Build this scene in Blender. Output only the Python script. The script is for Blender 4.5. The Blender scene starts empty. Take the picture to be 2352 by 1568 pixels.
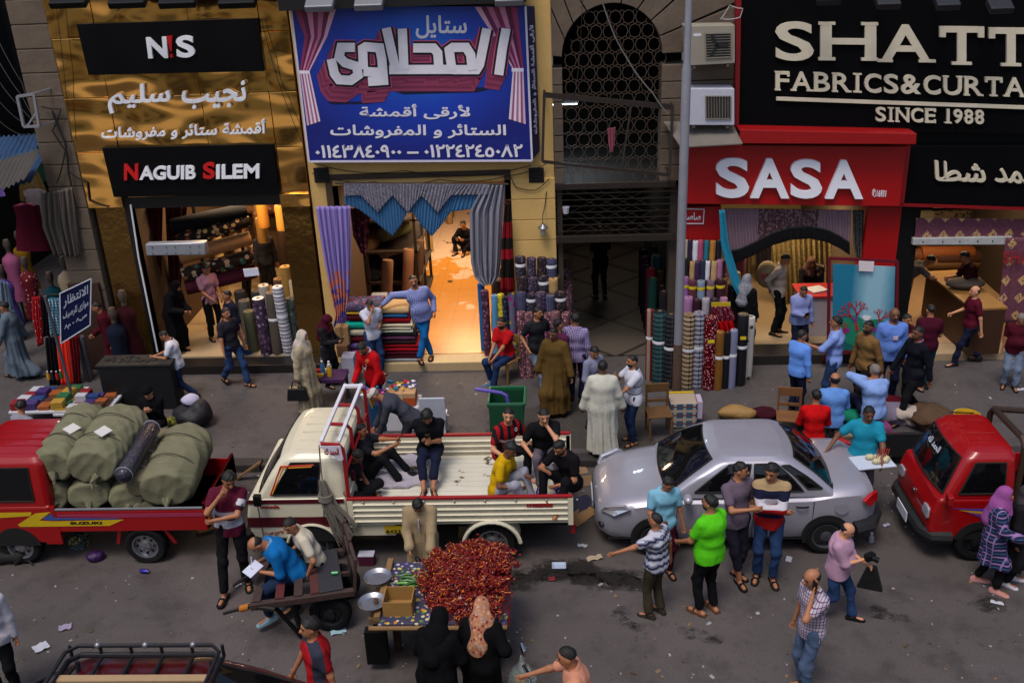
import bpy,math,random,unicodedata
import numpy as np
from mathutils import Matrix,Vector
from mathutils.bvhtree import BVHTree
R = math.radians
random.seed(7); rng = np.random.default_rng(7)
S = bpy.context.scene; COL = S.collection
CAM = np.array([0.0,-18.1,8.5]); PITCH,ROLL,YAW,FPX = R(23.7),R(-2.4),R(-3.0),2290.0
_fw = np.array([math.sin(YAW)*math.cos(PITCH),math.cos(YAW)*math.cos(PITCH),-math.sin(PITCH)])
_ri = np.array([math.cos(YAW),-math.sin(YAW),0.0]); _up = np.cross(_ri,_fw)
RI = math.cos(ROLL)*_ri + math.sin(ROLL)*_up; UP = -math.sin(ROLL)*_ri + math.cos(ROLL)*_up
cd = bpy.data.cameras.new('camera'); cam = bpy.data.objects.new('camera',cd); COL.objects.link(cam)
cd.sensor_width = 36; cd.lens = 36*FPX/2352; cd.clip_end = 400
cam.matrix_world = Matrix(((RI[0],UP[0],-_fw[0],CAM[0]),(RI[1],UP[1],-_fw[1],CAM[1]),(RI[2],UP[2],-_fw[2],CAM[2]),(0,0,0,1)))
S.camera = cam
w = bpy.data.worlds.new("World"); S.world = w; w.use_nodes = True
nt = w.node_tree; sky = nt.nodes.new('ShaderNodeTexSky'); sky.sky_type = 'NISHITA'; sky.sun_disc = False
SUN_EL,SUN_AZ = 66,205
sky.sun_elevation = R(SUN_EL); sky.sun_rotation = R(SUN_AZ); sky.air_density = 1.0; sky.dust_density = 3.0
nt.links.new(sky.outputs[0],nt.nodes['Background'].inputs[0]); nt.nodes['Background'].inputs[1].default_value = 0.082
sl = bpy.data.lights.new('sun','SUN'); sl.energy = 1.1; sl.angle = R(20); sl.color = (1.0,0.93,0.86)
sun = bpy.data.objects.new('sun',sl); COL.objects.link(sun)
_d = Vector((math.sin(R(SUN_AZ))*math.cos(R(SUN_EL)),math.cos(R(SUN_AZ))*math.cos(R(SUN_EL)),math.sin(R(SUN_EL))))
sun.rotation_euler = _d.to_track_quat('Z','Y').to_euler()
S.view_settings.view_transform = 'Standard'; S.view_settings.look = 'None'; S.view_settings.exposure = 0.9; S.view_settings.gamma = 1
S.render.engine = 'CYCLES'; S.cycles.use_denoising = True; S.cycles.max_bounces = 5; S.cycles.diffuse_bounces = 3; S.cycles.sample_clamp_indirect = 4
def ray(u,v): return _fw + RI*((u-1176)/FPX) - UP*((v-784)/FPX)
def Zp(u,v,z=0.0): d = ray(u,v); return CAM + d*((z-CAM[2])/d[2])
def Yp(u,v,y=0.0): d = ray(u,v); return CAM + d*((y-CAM[1])/d[1])
PAVE = 0.13
def lin(h):
    if not isinstance(h,str): return tuple(h)
    c = [int(h[i:i+2],16)/255 for i in (0,2,4)]
    return tuple(x/12.92 if x <= .04045 else ((x+.055)/1.055)**2.4 for x in c)
MC = {}
def _new(name):
    m = bpy.data.materials.new(name); m.use_nodes = True
    return m,m.node_tree,m.node_tree.nodes['Principled BSDF']
def N(nt,t,**k):
    n = nt.nodes.new('ShaderNode'+t)
    for a,b in k.items(): setattr(n,a,b)
    return n
def mix(nt,fac,a,b,mode='MIX'):
    n = N(nt,'Mix',data_type='RGBA',blend_type=mode)
    for s,x in ((0,fac),(6,a),(7,b)):
        if hasattr(x,'links') or hasattr(x,'is_linked'): nt.links.new(x,n.inputs[s])
        else: n.inputs[s].default_value = x if s == 0 else (*lin(x),1)
    return n.outputs[2]
def math_(nt,op,a,b=0.0,c=None):
    n = N(nt,'Math',operation=op)
    for i,x in enumerate((a,b) + ((c,) if c is not None else ())):
        if hasattr(x,'is_linked'): nt.links.new(x,n.inputs[i])
        else: n.inputs[i].default_value = x
    return n.outputs[0]
def noise(nt,sc,det=4,co=None,rough=.6):
    n = N(nt,'TexNoise'); n.inputs['Scale'].default_value = sc; n.inputs['Detail'].default_value = det; n.inputs['Roughness'].default_value = rough
    nt.links.new(co or coord(nt),n.inputs['Vector']); return n.outputs[0]
def coord(nt):
    for n in nt.nodes:
        if n.bl_idname == 'ShaderNodeTexCoord': return n.outputs['Object']
    return N(nt,'TexCoord').outputs['Object']
def xyz(nt):
    n = N(nt,'SeparateXYZ'); nt.links.new(coord(nt),n.inputs[0]); return n.outputs
def ramp(nt,fac,stops,const=False):
    n = N(nt,'ValToRGB'); e = n.color_ramp.elements
    if const: n.color_ramp.interpolation = 'CONSTANT'
    while len(e) < len(stops): e.new(.5)
    for q,(p,c) in zip(e,stops): q.position = p; q.color = (*lin(c),1)
    nt.links.new(fac,n.inputs[0]); return n.outputs[0]
def fin(m,nt,b,col,rough=.6,metal=0.,bump=None,nz=None,coat=0,emit=None,spec=.5):
    if nz:
        f = noise(nt,nz[0]); f = math_(nt,'MULTIPLY_ADD',f,2*nz[1],1-nz[1])
        g = N(nt,'CombineColor'); [nt.links.new(f,g.inputs[i]) for i in range(3)]
        col = mix(nt,1.0,col,g.outputs[0],'MULTIPLY')
    if hasattr(col,'is_linked'): nt.links.new(col,b.inputs['Base Color'])
    else: b.inputs['Base Color'].default_value = (*lin(col),1)
    b.inputs['Roughness'].default_value = rough; b.inputs['Metallic'].default_value = metal
    b.inputs['Coat Weight'].default_value = coat; b.inputs['Specular IOR Level'].default_value = spec
    if bump:
        n = N(nt,'Bump'); n.inputs['Strength'].default_value = bump[1]; n.inputs['Distance'].default_value = bump[2] if len(bump) > 2 else .02
        nt.links.new(noise(nt,bump[0]),n.inputs['Height']); nt.links.new(n.outputs[0],b.inputs['Normal'])
    if emit: b.inputs['Emission Color'].default_value = (*lin(emit[0]),1); b.inputs['Emission Strength'].default_value = emit[1]
    return m
def M(c,rough=.65,metal=0.,nz=(9,.12),bump=None,coat=0,emit=None,name=None,spec=.4):
    k = ('M',c if isinstance(c,str) else tuple(c),rough,metal,nz,bump,coat,emit)
    if k not in MC:
        m,nt,b = _new(name or 'plain_'+str(c)); MC[k] = fin(m,nt,b,c,rough,metal,bump,nz,coat,emit,spec)
    return MC[k]
def cloth(c,rough=.9): return M(c,rough,nz=(4,.16),bump=(9,.38,.035),spec=.08)
def paint(c): return M(c,.32,nz=(3,.1),coat=.35,bump=(60,.03))
def lines_mat(base,line,px=.05,pz=.05,wx=.2,wz=.2,line2=None,rough=.85,wavy=0):
    k = ('L',base,line,px,pz,wx,wz,line2,wavy)
    if k in MC: return MC[k]
    m,nt,b = _new('pattern_cloth'); s = xyz(nt); col = None; X = math_(nt,'ADD',s[0],math_(nt,'MULTIPLY',s[1],.8)); Zc = s[2]
    if wavy: Zc = math_(nt,'MULTIPLY_ADD',math_(nt,'ABSOLUTE',math_(nt,'SUBTRACT',math_(nt,'FRACT',math_(nt,'DIVIDE',X,.07)),.5)),wavy,Zc)
    cur = mix(nt,0.0,base,base)
    if px: cur = mix(nt,math_(nt,'LESS_THAN',math_(nt,'FRACT',math_(nt,'DIVIDE',X,px)),wx),cur,line)
    if pz: cur = mix(nt,math_(nt,'LESS_THAN',math_(nt,'FRACT',math_(nt,'DIVIDE',Zc,pz)),wz),cur,line)
    if line2 and pz: cur = mix(nt,math_(nt,'LESS_THAN',math_(nt,'FRACT',math_(nt,'ADD',math_(nt,'DIVIDE',Zc,pz),.45)),wz*.6),cur,line2)
    MC[k] = fin(m,nt,b,cur,rough,nz=(5,.1),bump=(14,.35,.03),spec=.15); return MC[k]
def bands_mat(stops,period=1.0,axis=2,off=0.,rough=.85):
    k = ('B',tuple(stops),period,axis,off)
    if k in MC: return MC[k]
    m,nt,b = _new('banded_cloth'); s = xyz(nt)
    f = math_(nt,'FRACT',math_(nt,'DIVIDE',math_(nt,'ADD',s[axis],off),period))
    MC[k] = fin(m,nt,b,ramp(nt,f,stops,True),rough,nz=(5,.1),bump=(14,.35,.03),spec=.15); return MC[k]
def floral(base,cols,sc=14,rough=.8,thr=.42):
    k = ('F',base,tuple(cols),sc,thr)
    if k in MC: return MC[k]
    m,nt,b = _new('flowered_cloth'); v = N(nt,'TexVoronoi'); v.inputs['Scale'].default_value = sc; nt.links.new(coord(nt),v.inputs['Vector'])
    h = N(nt,'SeparateColor'); nt.links.new(v.outputs['Color'],h.inputs[0])
    pick = ramp(nt,h.outputs[0],[(i/len(cols),c) for i,c in enumerate(cols)],True)
    d = math_(nt,'ADD',v.outputs['Distance'],math_(nt,'MULTIPLY',noise(nt,sc*3),.25))
    MC[k] = fin(m,nt,b,mix(nt,math_(nt,'LESS_THAN',d,thr+.12),base,pick),rough,nz=(6,.15),bump=(14,.3,.02),spec=.2); return MC[k]
GLASS = M('0A0B0D',.05,nz=None,spec=.5,name='dark_glass'); BLACK = M('09090A',.6,spec=.2); RUBBER = M('101012',.9,bump=(40,.2),spec=.2); STEEL = M('A8A8AC',.35,.9); CHROME = M('C8C8CC',.18,1.0,nz=None)
WM = {}
def _tag(o,label=None,cat=None,group=None,kind=None):
    for k,v in (('label',label),('category',cat),('group',group),('kind',kind)):
        if v: o[k] = v
    return o
def T(name,label,cat,loc=(0,0,0),rz=0.,group=None):
    o = bpy.data.objects.new(name,None); COL.objects.link(o); o.empty_display_size = .1
    o.location = loc; o.rotation_euler = (0,0,rz)
    WM[o.name] = Matrix.Translation(Vector(loc)) @ Matrix.Rotation(rz,4,'Z')
    return _tag(o,label,cat,group)
def link_mesh(name,V,F,mats,mi=None,parent=None,smooth=True,world=True,bevel=0,seg=2,sharp=None):
    V = np.asarray(V,float); org = Vector((0,0,0))
    if parent is not None:
        if world and len(V):
            iv = np.array(WM[parent.name].inverted()); V = V @ iv[:3,:3].T + iv[:3,3]
    elif world and len(V):
        lo,hi = V.min(0),V.max(0); c = np.array([(lo[0]+hi[0])/2,(lo[1]+hi[1])/2,lo[2]]); org = Vector(c); V = V-c
    me = bpy.data.meshes.new(name); me.from_pydata(V.tolist(),[],[list(map(int,f)) for f in F]);
    for m in (mats if isinstance(mats,(list,tuple)) else [mats]): me.materials.append(m)
    if mi is not None: me.polygons.foreach_set('material_index',np.asarray(mi,np.int32))
    if smooth: me.polygons.foreach_set('use_smooth',np.ones(len(me.polygons),bool))
    if smooth and sharp: me.set_sharp_from_angle(angle=R(sharp))
    me.update(); o = bpy.data.objects.new(name,me); COL.objects.link(o)
    if parent is not None: o.parent = parent; WM[o.name] = WM[parent.name]
    else: o.location = org; WM[o.name] = Matrix.Translation(org)
    if bevel:
        b = o.modifiers.new('bevel','BEVEL'); b.width = bevel; b.segments = seg; b.limit_method = 'ANGLE'; b.angle_limit = R(40)
    return o
def ortho(d):
    d = np.asarray(d,float); d = d/np.linalg.norm(d); a = np.array([0,0,1.]) if abs(d[2]) < .9 else np.array([1.,0,0])
    x = np.cross(a,d); x /= np.linalg.norm(x); return x,np.cross(d,x),d
class MB:
    """collects shapes into one mesh; mats are chosen per shape with .m"""
    def __init__(s,*mats): s.V = []; s.F = []; s.I = []; s.m = 0; s.mats = list(mats)
    def add(s,V,F):
        n = len(s.V); s.V.extend([tuple(map(float,p)) for p in V]); s.F.extend([[i+n for i in f] for f in F]); s.I.extend([s.m]*len(F)); return s
    def box(s,x0,x1,y0,y1,z0,z1):
        return s.add([(x,y,z) for x in (x0,x1) for y in (y0,y1) for z in (z0,z1)],[(0,1,3,2),(4,6,7,5),(0,4,5,1),(2,3,7,6),(0,2,6,4),(1,5,7,3)])
    def obox(s,c,sx,sy,sz,rz=0.,rx=0.,ry=0.):
        m = Matrix.Rotation(rz,3,'Z') @ Matrix.Rotation(ry,3,'Y') @ Matrix.Rotation(rx,3,'X')
        V = [np.array(m @ Vector((x*sx/2,y*sy/2,z*sz/2)))+np.array(c) for x in (-1,1) for y in (-1,1) for z in (-1,1)]
        return s.add(V,[(0,1,3,2),(4,6,7,5),(0,4,5,1),(2,3,7,6),(0,2,6,4),(1,5,7,3)])
    def beam(s,a,b,wd,ht,up=(0,0,1)):
        a,b = np.array(a,float),np.array(b,float); d = (b-a)/np.linalg.norm(b-a); x = np.cross(d,up); x /= np.linalg.norm(x); y = np.cross(x,d)
        V = [p+x*i*wd/2+y*j*ht/2 for p in (a,b) for i,j in ((-1,-1),(1,-1),(1,1),(-1,1))]
        return s.add(V,[(3,2,1,0),(4,5,6,7),(0,1,5,4),(1,2,6,5),(2,3,7,6),(3,0,4,7)])
    def rings(s,rr,caps=True,closed=True):
        n = len(rr[0]); V = [p for r in rr for p in r]; F = []
        for i in range(len(rr)-1):
            for j in range(n if closed else n-1):
                k = (j+1) % n; F.append((i*n+j,i*n+k,(i+1)*n+k,(i+1)*n+j))
        if caps: F.append(tuple(range(n))[::-1]); F.append(tuple(range((len(rr)-1)*n,len(rr)*n)))
        return s.add(V,F)
    def tube(s,pts,r,n=8,sq=1.,caps=True):
        pts = [np.array(p,float) for p in pts]; rs = r if hasattr(r,'__len__') else [r]*len(pts); rr = []; x = None
        for i,p in enumerate(pts):
            d = pts[min(i+1,len(pts)-1)]-pts[max(i-1,0)]; L = np.linalg.norm(d); d = d/(L or 1)
            if x is None: x,y,_ = ortho(d)
            else:
                x = x-d*np.dot(x,d); x /= np.linalg.norm(x); y = np.cross(d,x)
            rr.append([p+rs[i]*(x*math.cos(t)+y*sq*math.sin(t)) for t in np.linspace(0,2*math.pi,n,endpoint=False)])
        return s.rings(rr,caps)
    def lathe(s,c,prof,n=20,ax=(0,0,1),caps=True):
        x,y,d = ortho(ax); c = np.array(c,float)
        return s.rings([[c+d*h+r*(x*math.cos(t)+y*math.sin(t)) for t in np.linspace(0,2*math.pi,n,endpoint=False)] for r,h in prof],caps)
    def ell(s,c,r,n=10,m=7,rot=None):
        r = np.array(r if hasattr(r,'__len__') else (r,r,r),float); rr = []
        for i in range(m+1):
            a = math.pi*(.04+.92*i/m)-math.pi/2; P = np.array([(math.cos(a)*math.cos(t),math.cos(a)*math.sin(t),math.sin(a)) for t in np.linspace(0,2*math.pi,n,endpoint=False)])*r
            if rot is not None: P = P @ np.array(rot).T
            rr.append(P+np.array(c))
        return s.rings(rr)
    def prism(s,pts,d):
        """polygon of 3D points extruded by vector d"""
        P = [np.array(p,float) for p in pts]; d = np.array(d,float); n = len(P)
        return s.add(P+[p+d for p in P],[tuple(range(n))[::-1],tuple(range(n,2*n))]+[(i,(i+1) % n,n+(i+1) % n,n+i) for i in range(n)])
    def grid(s,G):
        h,w_ = len(G),len(G[0]); return s.add([p for r in G for p in r],[(i*w_+j,i*w_+j+1,(i+1)*w_+j+1,(i+1)*w_+j) for i in range(h-1) for j in range(w_-1)])
    def build(s,name,mats=None,parent=None,smooth=True,bevel=0,sharp=35,world=True,label=None,cat=None,group=None,kind=None,seg=2):
        o = link_mesh(name,s.V,s.F,mats or s.mats,s.I if (not mats or isinstance(mats,(list,tuple))) else None,parent,smooth,world,bevel,seg,sharp)
        return _tag(o,label,cat,group,kind)
def dup(o,loc=None,rz=None,label=None,group=None,parent=None):
    c = o.copy(); COL.objects.link(c)
    if parent is not None: c.parent = parent; WM[c.name] = WM[parent.name]
    if loc is not None: c.location = loc
    if rz is not None: c.rotation_euler = (0,0,rz)
    if parent is None: WM[c.name] = Matrix.Translation(c.location) @ c.rotation_euler.to_matrix().to_4x4()
    if label: c['label'] = label
    if group: c['group'] = group
    for ch in o.children: dup(ch,parent=c)
    return c
def lerp(a,b,t): return np.array(a,float)*(1-t)+np.array(b,float)*t
def bil(q,s,t): return lerp(lerp(q[0],q[1],s),lerp(q[3],q[2],s),t)
_AR = {}
for _c in range(0xFE80,0xFEFD):
    d_ = unicodedata.decomposition(chr(_c)).split()
    if d_: _AR.setdefault(''.join(chr(int(x,16)) for x in d_[1:]),{})[d_[0][1:-1]] = chr(_c)
def arabic(t):
    """joined letter shapes in visual order"""
    t = t.replace('لا','\uE000').replace('لأ','\uE001'); _AR['\uE000'] = _AR['لا']; _AR['\uE001'] = _AR['لأ']; out = []
    for i,c in enumerate(t):
        if c not in _AR: out.append(c); continue
        f = _AR[c]; p = i > 0 and t[i-1] in _AR and 'initial' in _AR[t[i-1]]; n = i+1 < len(t) and t[i+1] in _AR and 'initial' in f and 'final' in _AR[t[i+1]]
        out.append(f['medial' if p and n and 'medial' in f else 'final' if p and 'final' in f else 'initial' if n and 'initial' in f else 'isolated'])
    return ''.join(reversed(out))
def glyphs(body,bold=0.0,ext=0.0):
    cu = bpy.data.curves.new('lettering','FONT'); cu.body = body; cu.size = 1; cu.offset = bold; cu.extrude = ext; cu.resolution_u = 4
    o = bpy.data.objects.new('lettering',cu); me = o.to_mesh()
    V = np.array([v.co[:] for v in me.vertices]); F = [list(p.vertices) for p in me.polygons]; o.to_mesh_clear(); bpy.data.objects.remove(o); bpy.data.curves.remove(cu)
    return V,F
def glyph_row(t,bold):
    dot = glyphs('.')[0][:,0].max(); x = 0.; VV,FF = [],[]
    for i,c in enumerate(t):
        adv = glyphs(c+'.')[0][:,0].max()-dot
        if c != ' ':
            V,F = glyphs(c,bold,.5+.005*(i % 3)); FF += [[a+sum(map(len,VV)) for a in f] for f in F]; VV.append(V+np.array([x,0,0]))
        x += adv
    A_ = np.vstack(VV); n = len(A_); B_ = A_*[1,1,1.02]+[.026,0,0]; C_ = A_*[1,1,1.04]+[.013,.022,0]; return np.vstack([A_,B_,C_]),FF+[[i+k*n for i in f] for k in (1,2) for f in FF]
def word(mb,body,q,depth=.03,bold=.012,ar=False,shear=0.):
    """letters fitted into the quad q (TL, TR, BR, BL, 3D); they stand proud of it by depth"""
    V,F = (glyph_row(arabic(body) if body[0] not in '٠٨' else body,min(bold,.012 if body[0] in '٠٨' else .008)) if ar or body[0] in '٠٨' else glyphs(body,bold,.5))
    lo,hi = V.min(0),V.max(0); U = (V-lo)/(hi-lo+1e-9); q = [np.array(p,float) for p in q]
    n = np.cross(q[1]-q[0],q[3]-q[0]); n = n/np.linalg.norm(n)
    if np.dot(n,CAM-q[0]) < 0: n = -n
    mb.add([bil(q,u[0]+shear*(.5-u[1])*-1,1-u[1])+n*depth*u[2] for u in U],F)
def pxq(tl,tr,br,bl,y=0.): return [Yp(*p,y) for p in (tl,tr,br,bl)]
def px(u0,v0,u1,v1,y=0.,sl=0.): return pxq((u0,v0),(u1,v0+sl*(u1-u0)),(u1,v1+sl*(u1-u0)),(u0,v1),y)
def serif_word(mb,body,q,depth=.05,widths=None,gap=.16):
    W = {'I': .42,'1': .5,'T': .85,'S': .72,'E': .74,'F': .7,'H': 1.0,'A': .98,'N': .95,'U': .92,'R': .9,'B': .8,'C': .85,'&': 1.0,' ': .35,'9': .62,'8': .62,'2': .6}
    tot = sum(W.get(c,.8) for c in body)+gap*(len(body)-1); x = 0.; q = [np.array(p,float) for p in q]
    n = np.cross(q[1]-q[0],q[3]-q[0]); n = n/np.linalg.norm(n); n = n if np.dot(n,CAM-q[0]) > 0 else -n
    for c in body:
        wd = W.get(c,.8)
        if c != ' ':
            sub = [bil(q,(x+a*wd)/tot,b) for a,b in ((0,0),(1,0),(1,1),(0,1))]
            word(mb,c,sub if c not in 'I1' else [bil(sub,a,b) for a,b in ((.3,0),(.7,0),(.7,1),(.3,1))],depth,.012 if c not in 'SC8&9' else .02)
            t = .075; sw = .15/wd; bx = []
            L,Rr = .13/wd*.9,1-.13/wd*.9
            if c in 'HN': bx = [(L,0,sw),(L,1,sw),(Rr,0,sw)] + ([(Rr,1,sw)] if c == 'H' else [])
            elif c == 'A': bx = [(.08,1,sw),(.92,1,sw*1.1)]
            elif c == 'T': bx = [(.5,1,sw*1.3)]
            elif c == 'U': bx = [(L,0,sw),(Rr,0,sw)]
            elif c in 'FRBE': bx = [(L,0,sw),(L,1,sw)] + ([(.92,1,sw*.8)] if c == 'R' else [])
            elif c in 'I1': bx = [(.5,1,.5)] + ([(.5,0,.5)] if c == 'I' else [])
            for cx,cy,hw in bx:
                y0,y1 = (0,t) if cy == 0 else (1-t,1)
                P = [bil(sub,a,b) for a,b in ((cx-hw,y0),(cx+hw,y0),(cx+hw,y1),(cx-hw,y1))]
                mb.prism(P,n*(depth+.003))
            for ex in ({'T': [(.06,0,.28),(.94,0,.28)],'E': [(.93,0,.24),(.93,.76,1)],'F': [(.93,0,.26)]}.get(c,[])):
                P = [bil(sub,a,b) for a,b in ((ex[0]-.06/wd,ex[1]),(ex[0]+.06/wd,ex[1]),(ex[0]+.06/wd,ex[2]),(ex[0]-.06/wd,ex[2]))]
                mb.prism(P,n*(depth+.005))
        x += wd+gap
def ribbon(pts,wd):
    """a flat stroke of width wd along 2D points -> outline polygon pieces (quads)"""
    pts = [np.array(p,float) for p in pts]; L,Rr = [],[]
    for i,p in enumerate(pts):
        a = pts[i]-pts[i-1] if i else pts[1]-pts[0]; b = pts[i+1]-pts[i] if i+1 < len(pts) else a
        a = a/np.linalg.norm(a); b = b/np.linalg.norm(b); n = np.array([-(a+b)[1],(a+b)[0]]); k = np.linalg.norm(n); n = n/(k or 1); c = max(.55,abs(np.dot(n,[-a[1],a[0]])))
        e = (-a if i == 0 else b*0)*0
        L.append(p+n*wd/2/c+e); Rr.append(p-n*wd/2/c+e)
    return [(L[i],L[i+1],Rr[i+1],Rr[i]) for i in range(len(pts)-1)]
def pane(q,r=.12,n=4,bulge=0.,off=0.,thick=.01,hint=None):
    """quad with rounded corners as a thin slab -> (V, F)"""
    pts = []
    for (cx,cy,a0) in ((r,r,180),(1-r,r,270),(1-r,1-r,0),(r,1-r,90)):
        for k in range(n+1):
            a = R(a0+90*k/n); pts.append((cx+r*math.cos(a),cy+r*math.sin(a)))
    q = [np.array(p,float) for p in q]; nn = np.cross(q[1]-q[0],q[3]-q[0]); nn = nn/np.linalg.norm(nn)
    if hint is not None and np.dot(nn,hint) < 0: nn = -nn
    P = [bil(q,s,t)+nn*off for s,t in pts]; c = bil(q,.5,.5)+nn*(off+bulge); m = len(P)
    Vv = P+[p-nn*thick for p in P]+[c]
    return Vv,[(i,(i+1) % m,2*m) for i in range(m)]+[((i+1) % m,i,m+i,m+(i+1) % m) for i in range(m)]
def asphalt(name,c1,c2,c3,sc=1.0):
    m,nt,b = _new(name); big = noise(nt,.35*sc,5); mid = noise(nt,2.2*sc,6); fine = noise(nt,90,2); sp = N(nt,'TexVoronoi'); sp.inputs['Scale'].default_value = 26; nt.links.new(coord(nt),sp.inputs['Vector'])
    c = mix(nt,ramp(nt,big,[(.35,'000000'),(.65,'FFFFFF')]),c1,c2)
    c = mix(nt,ramp(nt,mid,[(.50,'000000'),(.72,'CCCCCC')]),c,c3); c = mix(nt,ramp(nt,noise(nt,5.5*sc,8,None,.75),[(.58,'000000'),(.66,'AAAAAA')]),c,'262324'); c = mix(nt,ramp(nt,noise(nt,9,8,None,.8),[(.60,'000000'),(.72,'777777')]),c,'8E8684')
    c = mix(nt,.6,c,ramp(nt,fine,[(.3,'060606'),(.75,'D8D0D0')]),'OVERLAY')
    c = mix(nt,math_(nt,'LESS_THAN',sp.outputs['Distance'],.045),c,'8A8383')
    fin(m,nt,b,c,.82,bump=(70,.35,.01),spec=.3); return m
ASPH = asphalt('road_asphalt','4F4A48','5E5857','363130'); PAVM = asphalt('pavement_asphalt','4C4849','5A5656','383435',1.3)
mb = MB(ASPH); mb.box(-70,70,-90,-3.8,-.3,0); mb.build('road',bevel=0,smooth=False,kind='structure')
mb = MB(PAVM); mb.box(-70,70,-3.75,60,-.2,PAVE); mb.build('pavement',smooth=False,kind='structure')
mb = MB(M('B4AA98',.8,nz=(1.5,.2))); mb.box(-70,70,-31,-17.5,-.1,.12); mb.build('far_reflector_pavement',smooth=False,kind='structure')  # pale ground added out of view so the gold panels reflect something bright
kb = MB(M('2A2726',.8,bump=(20,.4)))
x = -40.
while x < 40: kb.box(x,x+.98,-3.95,-3.70,-.1,.137+.006*math.sin(x*3)); x += 1.0
kb.build('kerb',smooth=False,bevel=.015,kind='structure')
STN,stn_,stb_ = _new('wet_stain'); fin(STN,stn_,stb_,'241F1C',.7,nz=(6,.4)); stn_.links.new(ramp(stn_,math_(stn_,'ADD',math_(stn_,'MULTIPLY',noise(stn_,5,8),.75),math_(stn_,'MULTIPLY',noise(stn_,22,4),.3)),[(.42,'000000'),(.68,'C8C8C8')]),stb_.inputs['Alpha'])
st = MB(STN)
random.seed(3)
for (u0,v0,u1,v1,n,r0) in ((1160,1335,1340,1300,26,.17),(1300,1320,1470,1330,26,.2),(1580,1455,1640,1470,10,.06),(1420,1410,1460,1440,6,.08),(2010,1400,2080,1425,8,.09),(2250,1380,2300,1395,7,.1)):
    for k in range(n):
        t = random.random(); c = Zp(u0+(u1-u0)*t+random.uniform(-14,14),v0+(v1-v0)*t+random.uniform(-12,12),.0025+.00011*len(st.F) % .004)
        r = r0*random.uniform(.4,1.3); a0 = random.random()*6
        st.add([(c[0]+r*(1+.3*math.sin(5*a+a0))*math.cos(a)*1.25,c[1]+r*(1+.25*math.sin(3*a+a0))*math.sin(a),.002+.00013*(len(st.F) % 60)) for a in np.linspace(0,2*math.pi,18,endpoint=False)],[tuple(range(18))])
st.build('road_wet_stain',smooth=False,kind='structure')
hx = MB(M('38332F',.85,bump=(30,.3)))
for i in range(10):
    for j in range(5):
        c = np.array([-1.15+i*.285,-3.55+j*.33+(i % 2)*.165]); hx.prism([(c[0]+.178*math.cos(R(60*k)),c[1]+.178*math.sin(R(60*k)),PAVE-.02) for k in range(6)],(0,0,.026+.003*random.random()))
hx.build('pavement_hexagon_paving',smooth=False,bevel=.006,kind='structure')
GOLD,gnt,gb = _new('gold_cladding'); fin(GOLD,gnt,gb,'DDAA60',.10,1.0)
_n = N(gnt,'Bump'); _n.inputs['Strength'].default_value = .30; _n.inputs['Distance'].default_value = .4
_mp = N(gnt,'Mapping'); _mp.inputs['Scale'].default_value = (.9,.9,1.6); gnt.links.new(coord(gnt),_mp.inputs[0]); gnt.links.new(noise(gnt,.8,1,_mp.outputs[0],.4),_n.inputs['Height']); gnt.links.new(_n.outputs[0],gb.inputs['Normal'])
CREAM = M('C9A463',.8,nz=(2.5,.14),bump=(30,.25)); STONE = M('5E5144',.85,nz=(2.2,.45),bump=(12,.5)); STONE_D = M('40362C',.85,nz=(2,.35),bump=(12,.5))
RED = M('9E050A',.45,nz=(2,.08),bump=(40,.08)); DRED = M('7A0A12',.4); SIGNBLK = M('060608',.5,nz=(1.5,.3),spec=.12); DARKIN = M('17120F',.8)
IRON = M('2C241E',.7,.3,bump=(40,.3)); WHITE = M('E8E8EC',.5,nz=None); CREAMLET = M('C9BFA9',.4)
def room(p,x0,x1,y1,z0,z1,floor,wall,ceil=DARKIN,y0=.02,back=None):
    mb = MB(floor); mb.box(x0,x1,y0,y1,z0-.1,z0); mb.build('floor',parent=p,smooth=False)
    for a in (x0-.12,x1): mb = MB(wall); mb.box(a,a+.12,y0,y1+.1,z0,z1); mb.build('interior_wall',parent=p,smooth=False)
    mb = MB(back or wall); mb.box(x0,x1,y1,y1+.1,z0,z1); mb.build('back_wall',parent=p,smooth=False)
    mb = MB(ceil); mb.box(x0-.12,x1+.12,y0,y1+.1,z1,z1+.1); mb.build('ceiling',parent=p,smooth=False)
def lamp(name,label,c,sx,sy,power,col,energy_obj=True,down=True,e=6.):
    mb = MB(M('E8E8EA',.4,nz=None)); mb.box(c[0]-sx/2-.03,c[0]+sx/2+.03,c[1]-sy/2-.03,c[1]+sy/2+.03,c[2]+.02,c[2]+.07)
    t = T(name,label,'ceiling light',(c[0],c[1],c[2])); mb.build('housing',parent=t,bevel=.008)
    mb = MB(M(col,.5,nz=None,emit=(col,e))); mb.box(c[0]-sx/2,c[0]+sx/2,c[1]-sy/2,c[1]+sy/2,c[2],c[2]+.018); mb.build('diffuser',parent=t,smooth=False)
    l = bpy.data.lights.new('lamp_glow','AREA'); l.shape = 'RECTANGLE'; l.size = sx; l.size_y = sy; l.energy = power; l.color = lin(col)
    o = bpy.data.objects.new('lamp_glow',l); COL.objects.link(o); o.location = (c[0],c[1],c[2]-.03)
    return t
g = T('gold_shop_building','shop building clad in wavy gold mirror panels with a wide window full of fabrics','building',(-6.7,0,PAVE))
mb = MB(GOLD)
xs = [-8.93,-8.1,-6.4,-5.15,-4.64]; zs = [3.68,4.55,5.55,6.6,7.7]
for i in range(4):
    for j in range(4):
        if i == 0 and j == 0: continue
        mb.box(xs[i]+.004,xs[i+1]-.004,-.0-.012*((i+j) % 2),.1,zs[j]+.004,zs[j+1]-.004)
mb.box(-8.90,-8.22,-.03,.1,3.5,4.546); mb.box(-5.2,-4.64,-.04,.1,3.42,3.676)
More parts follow.
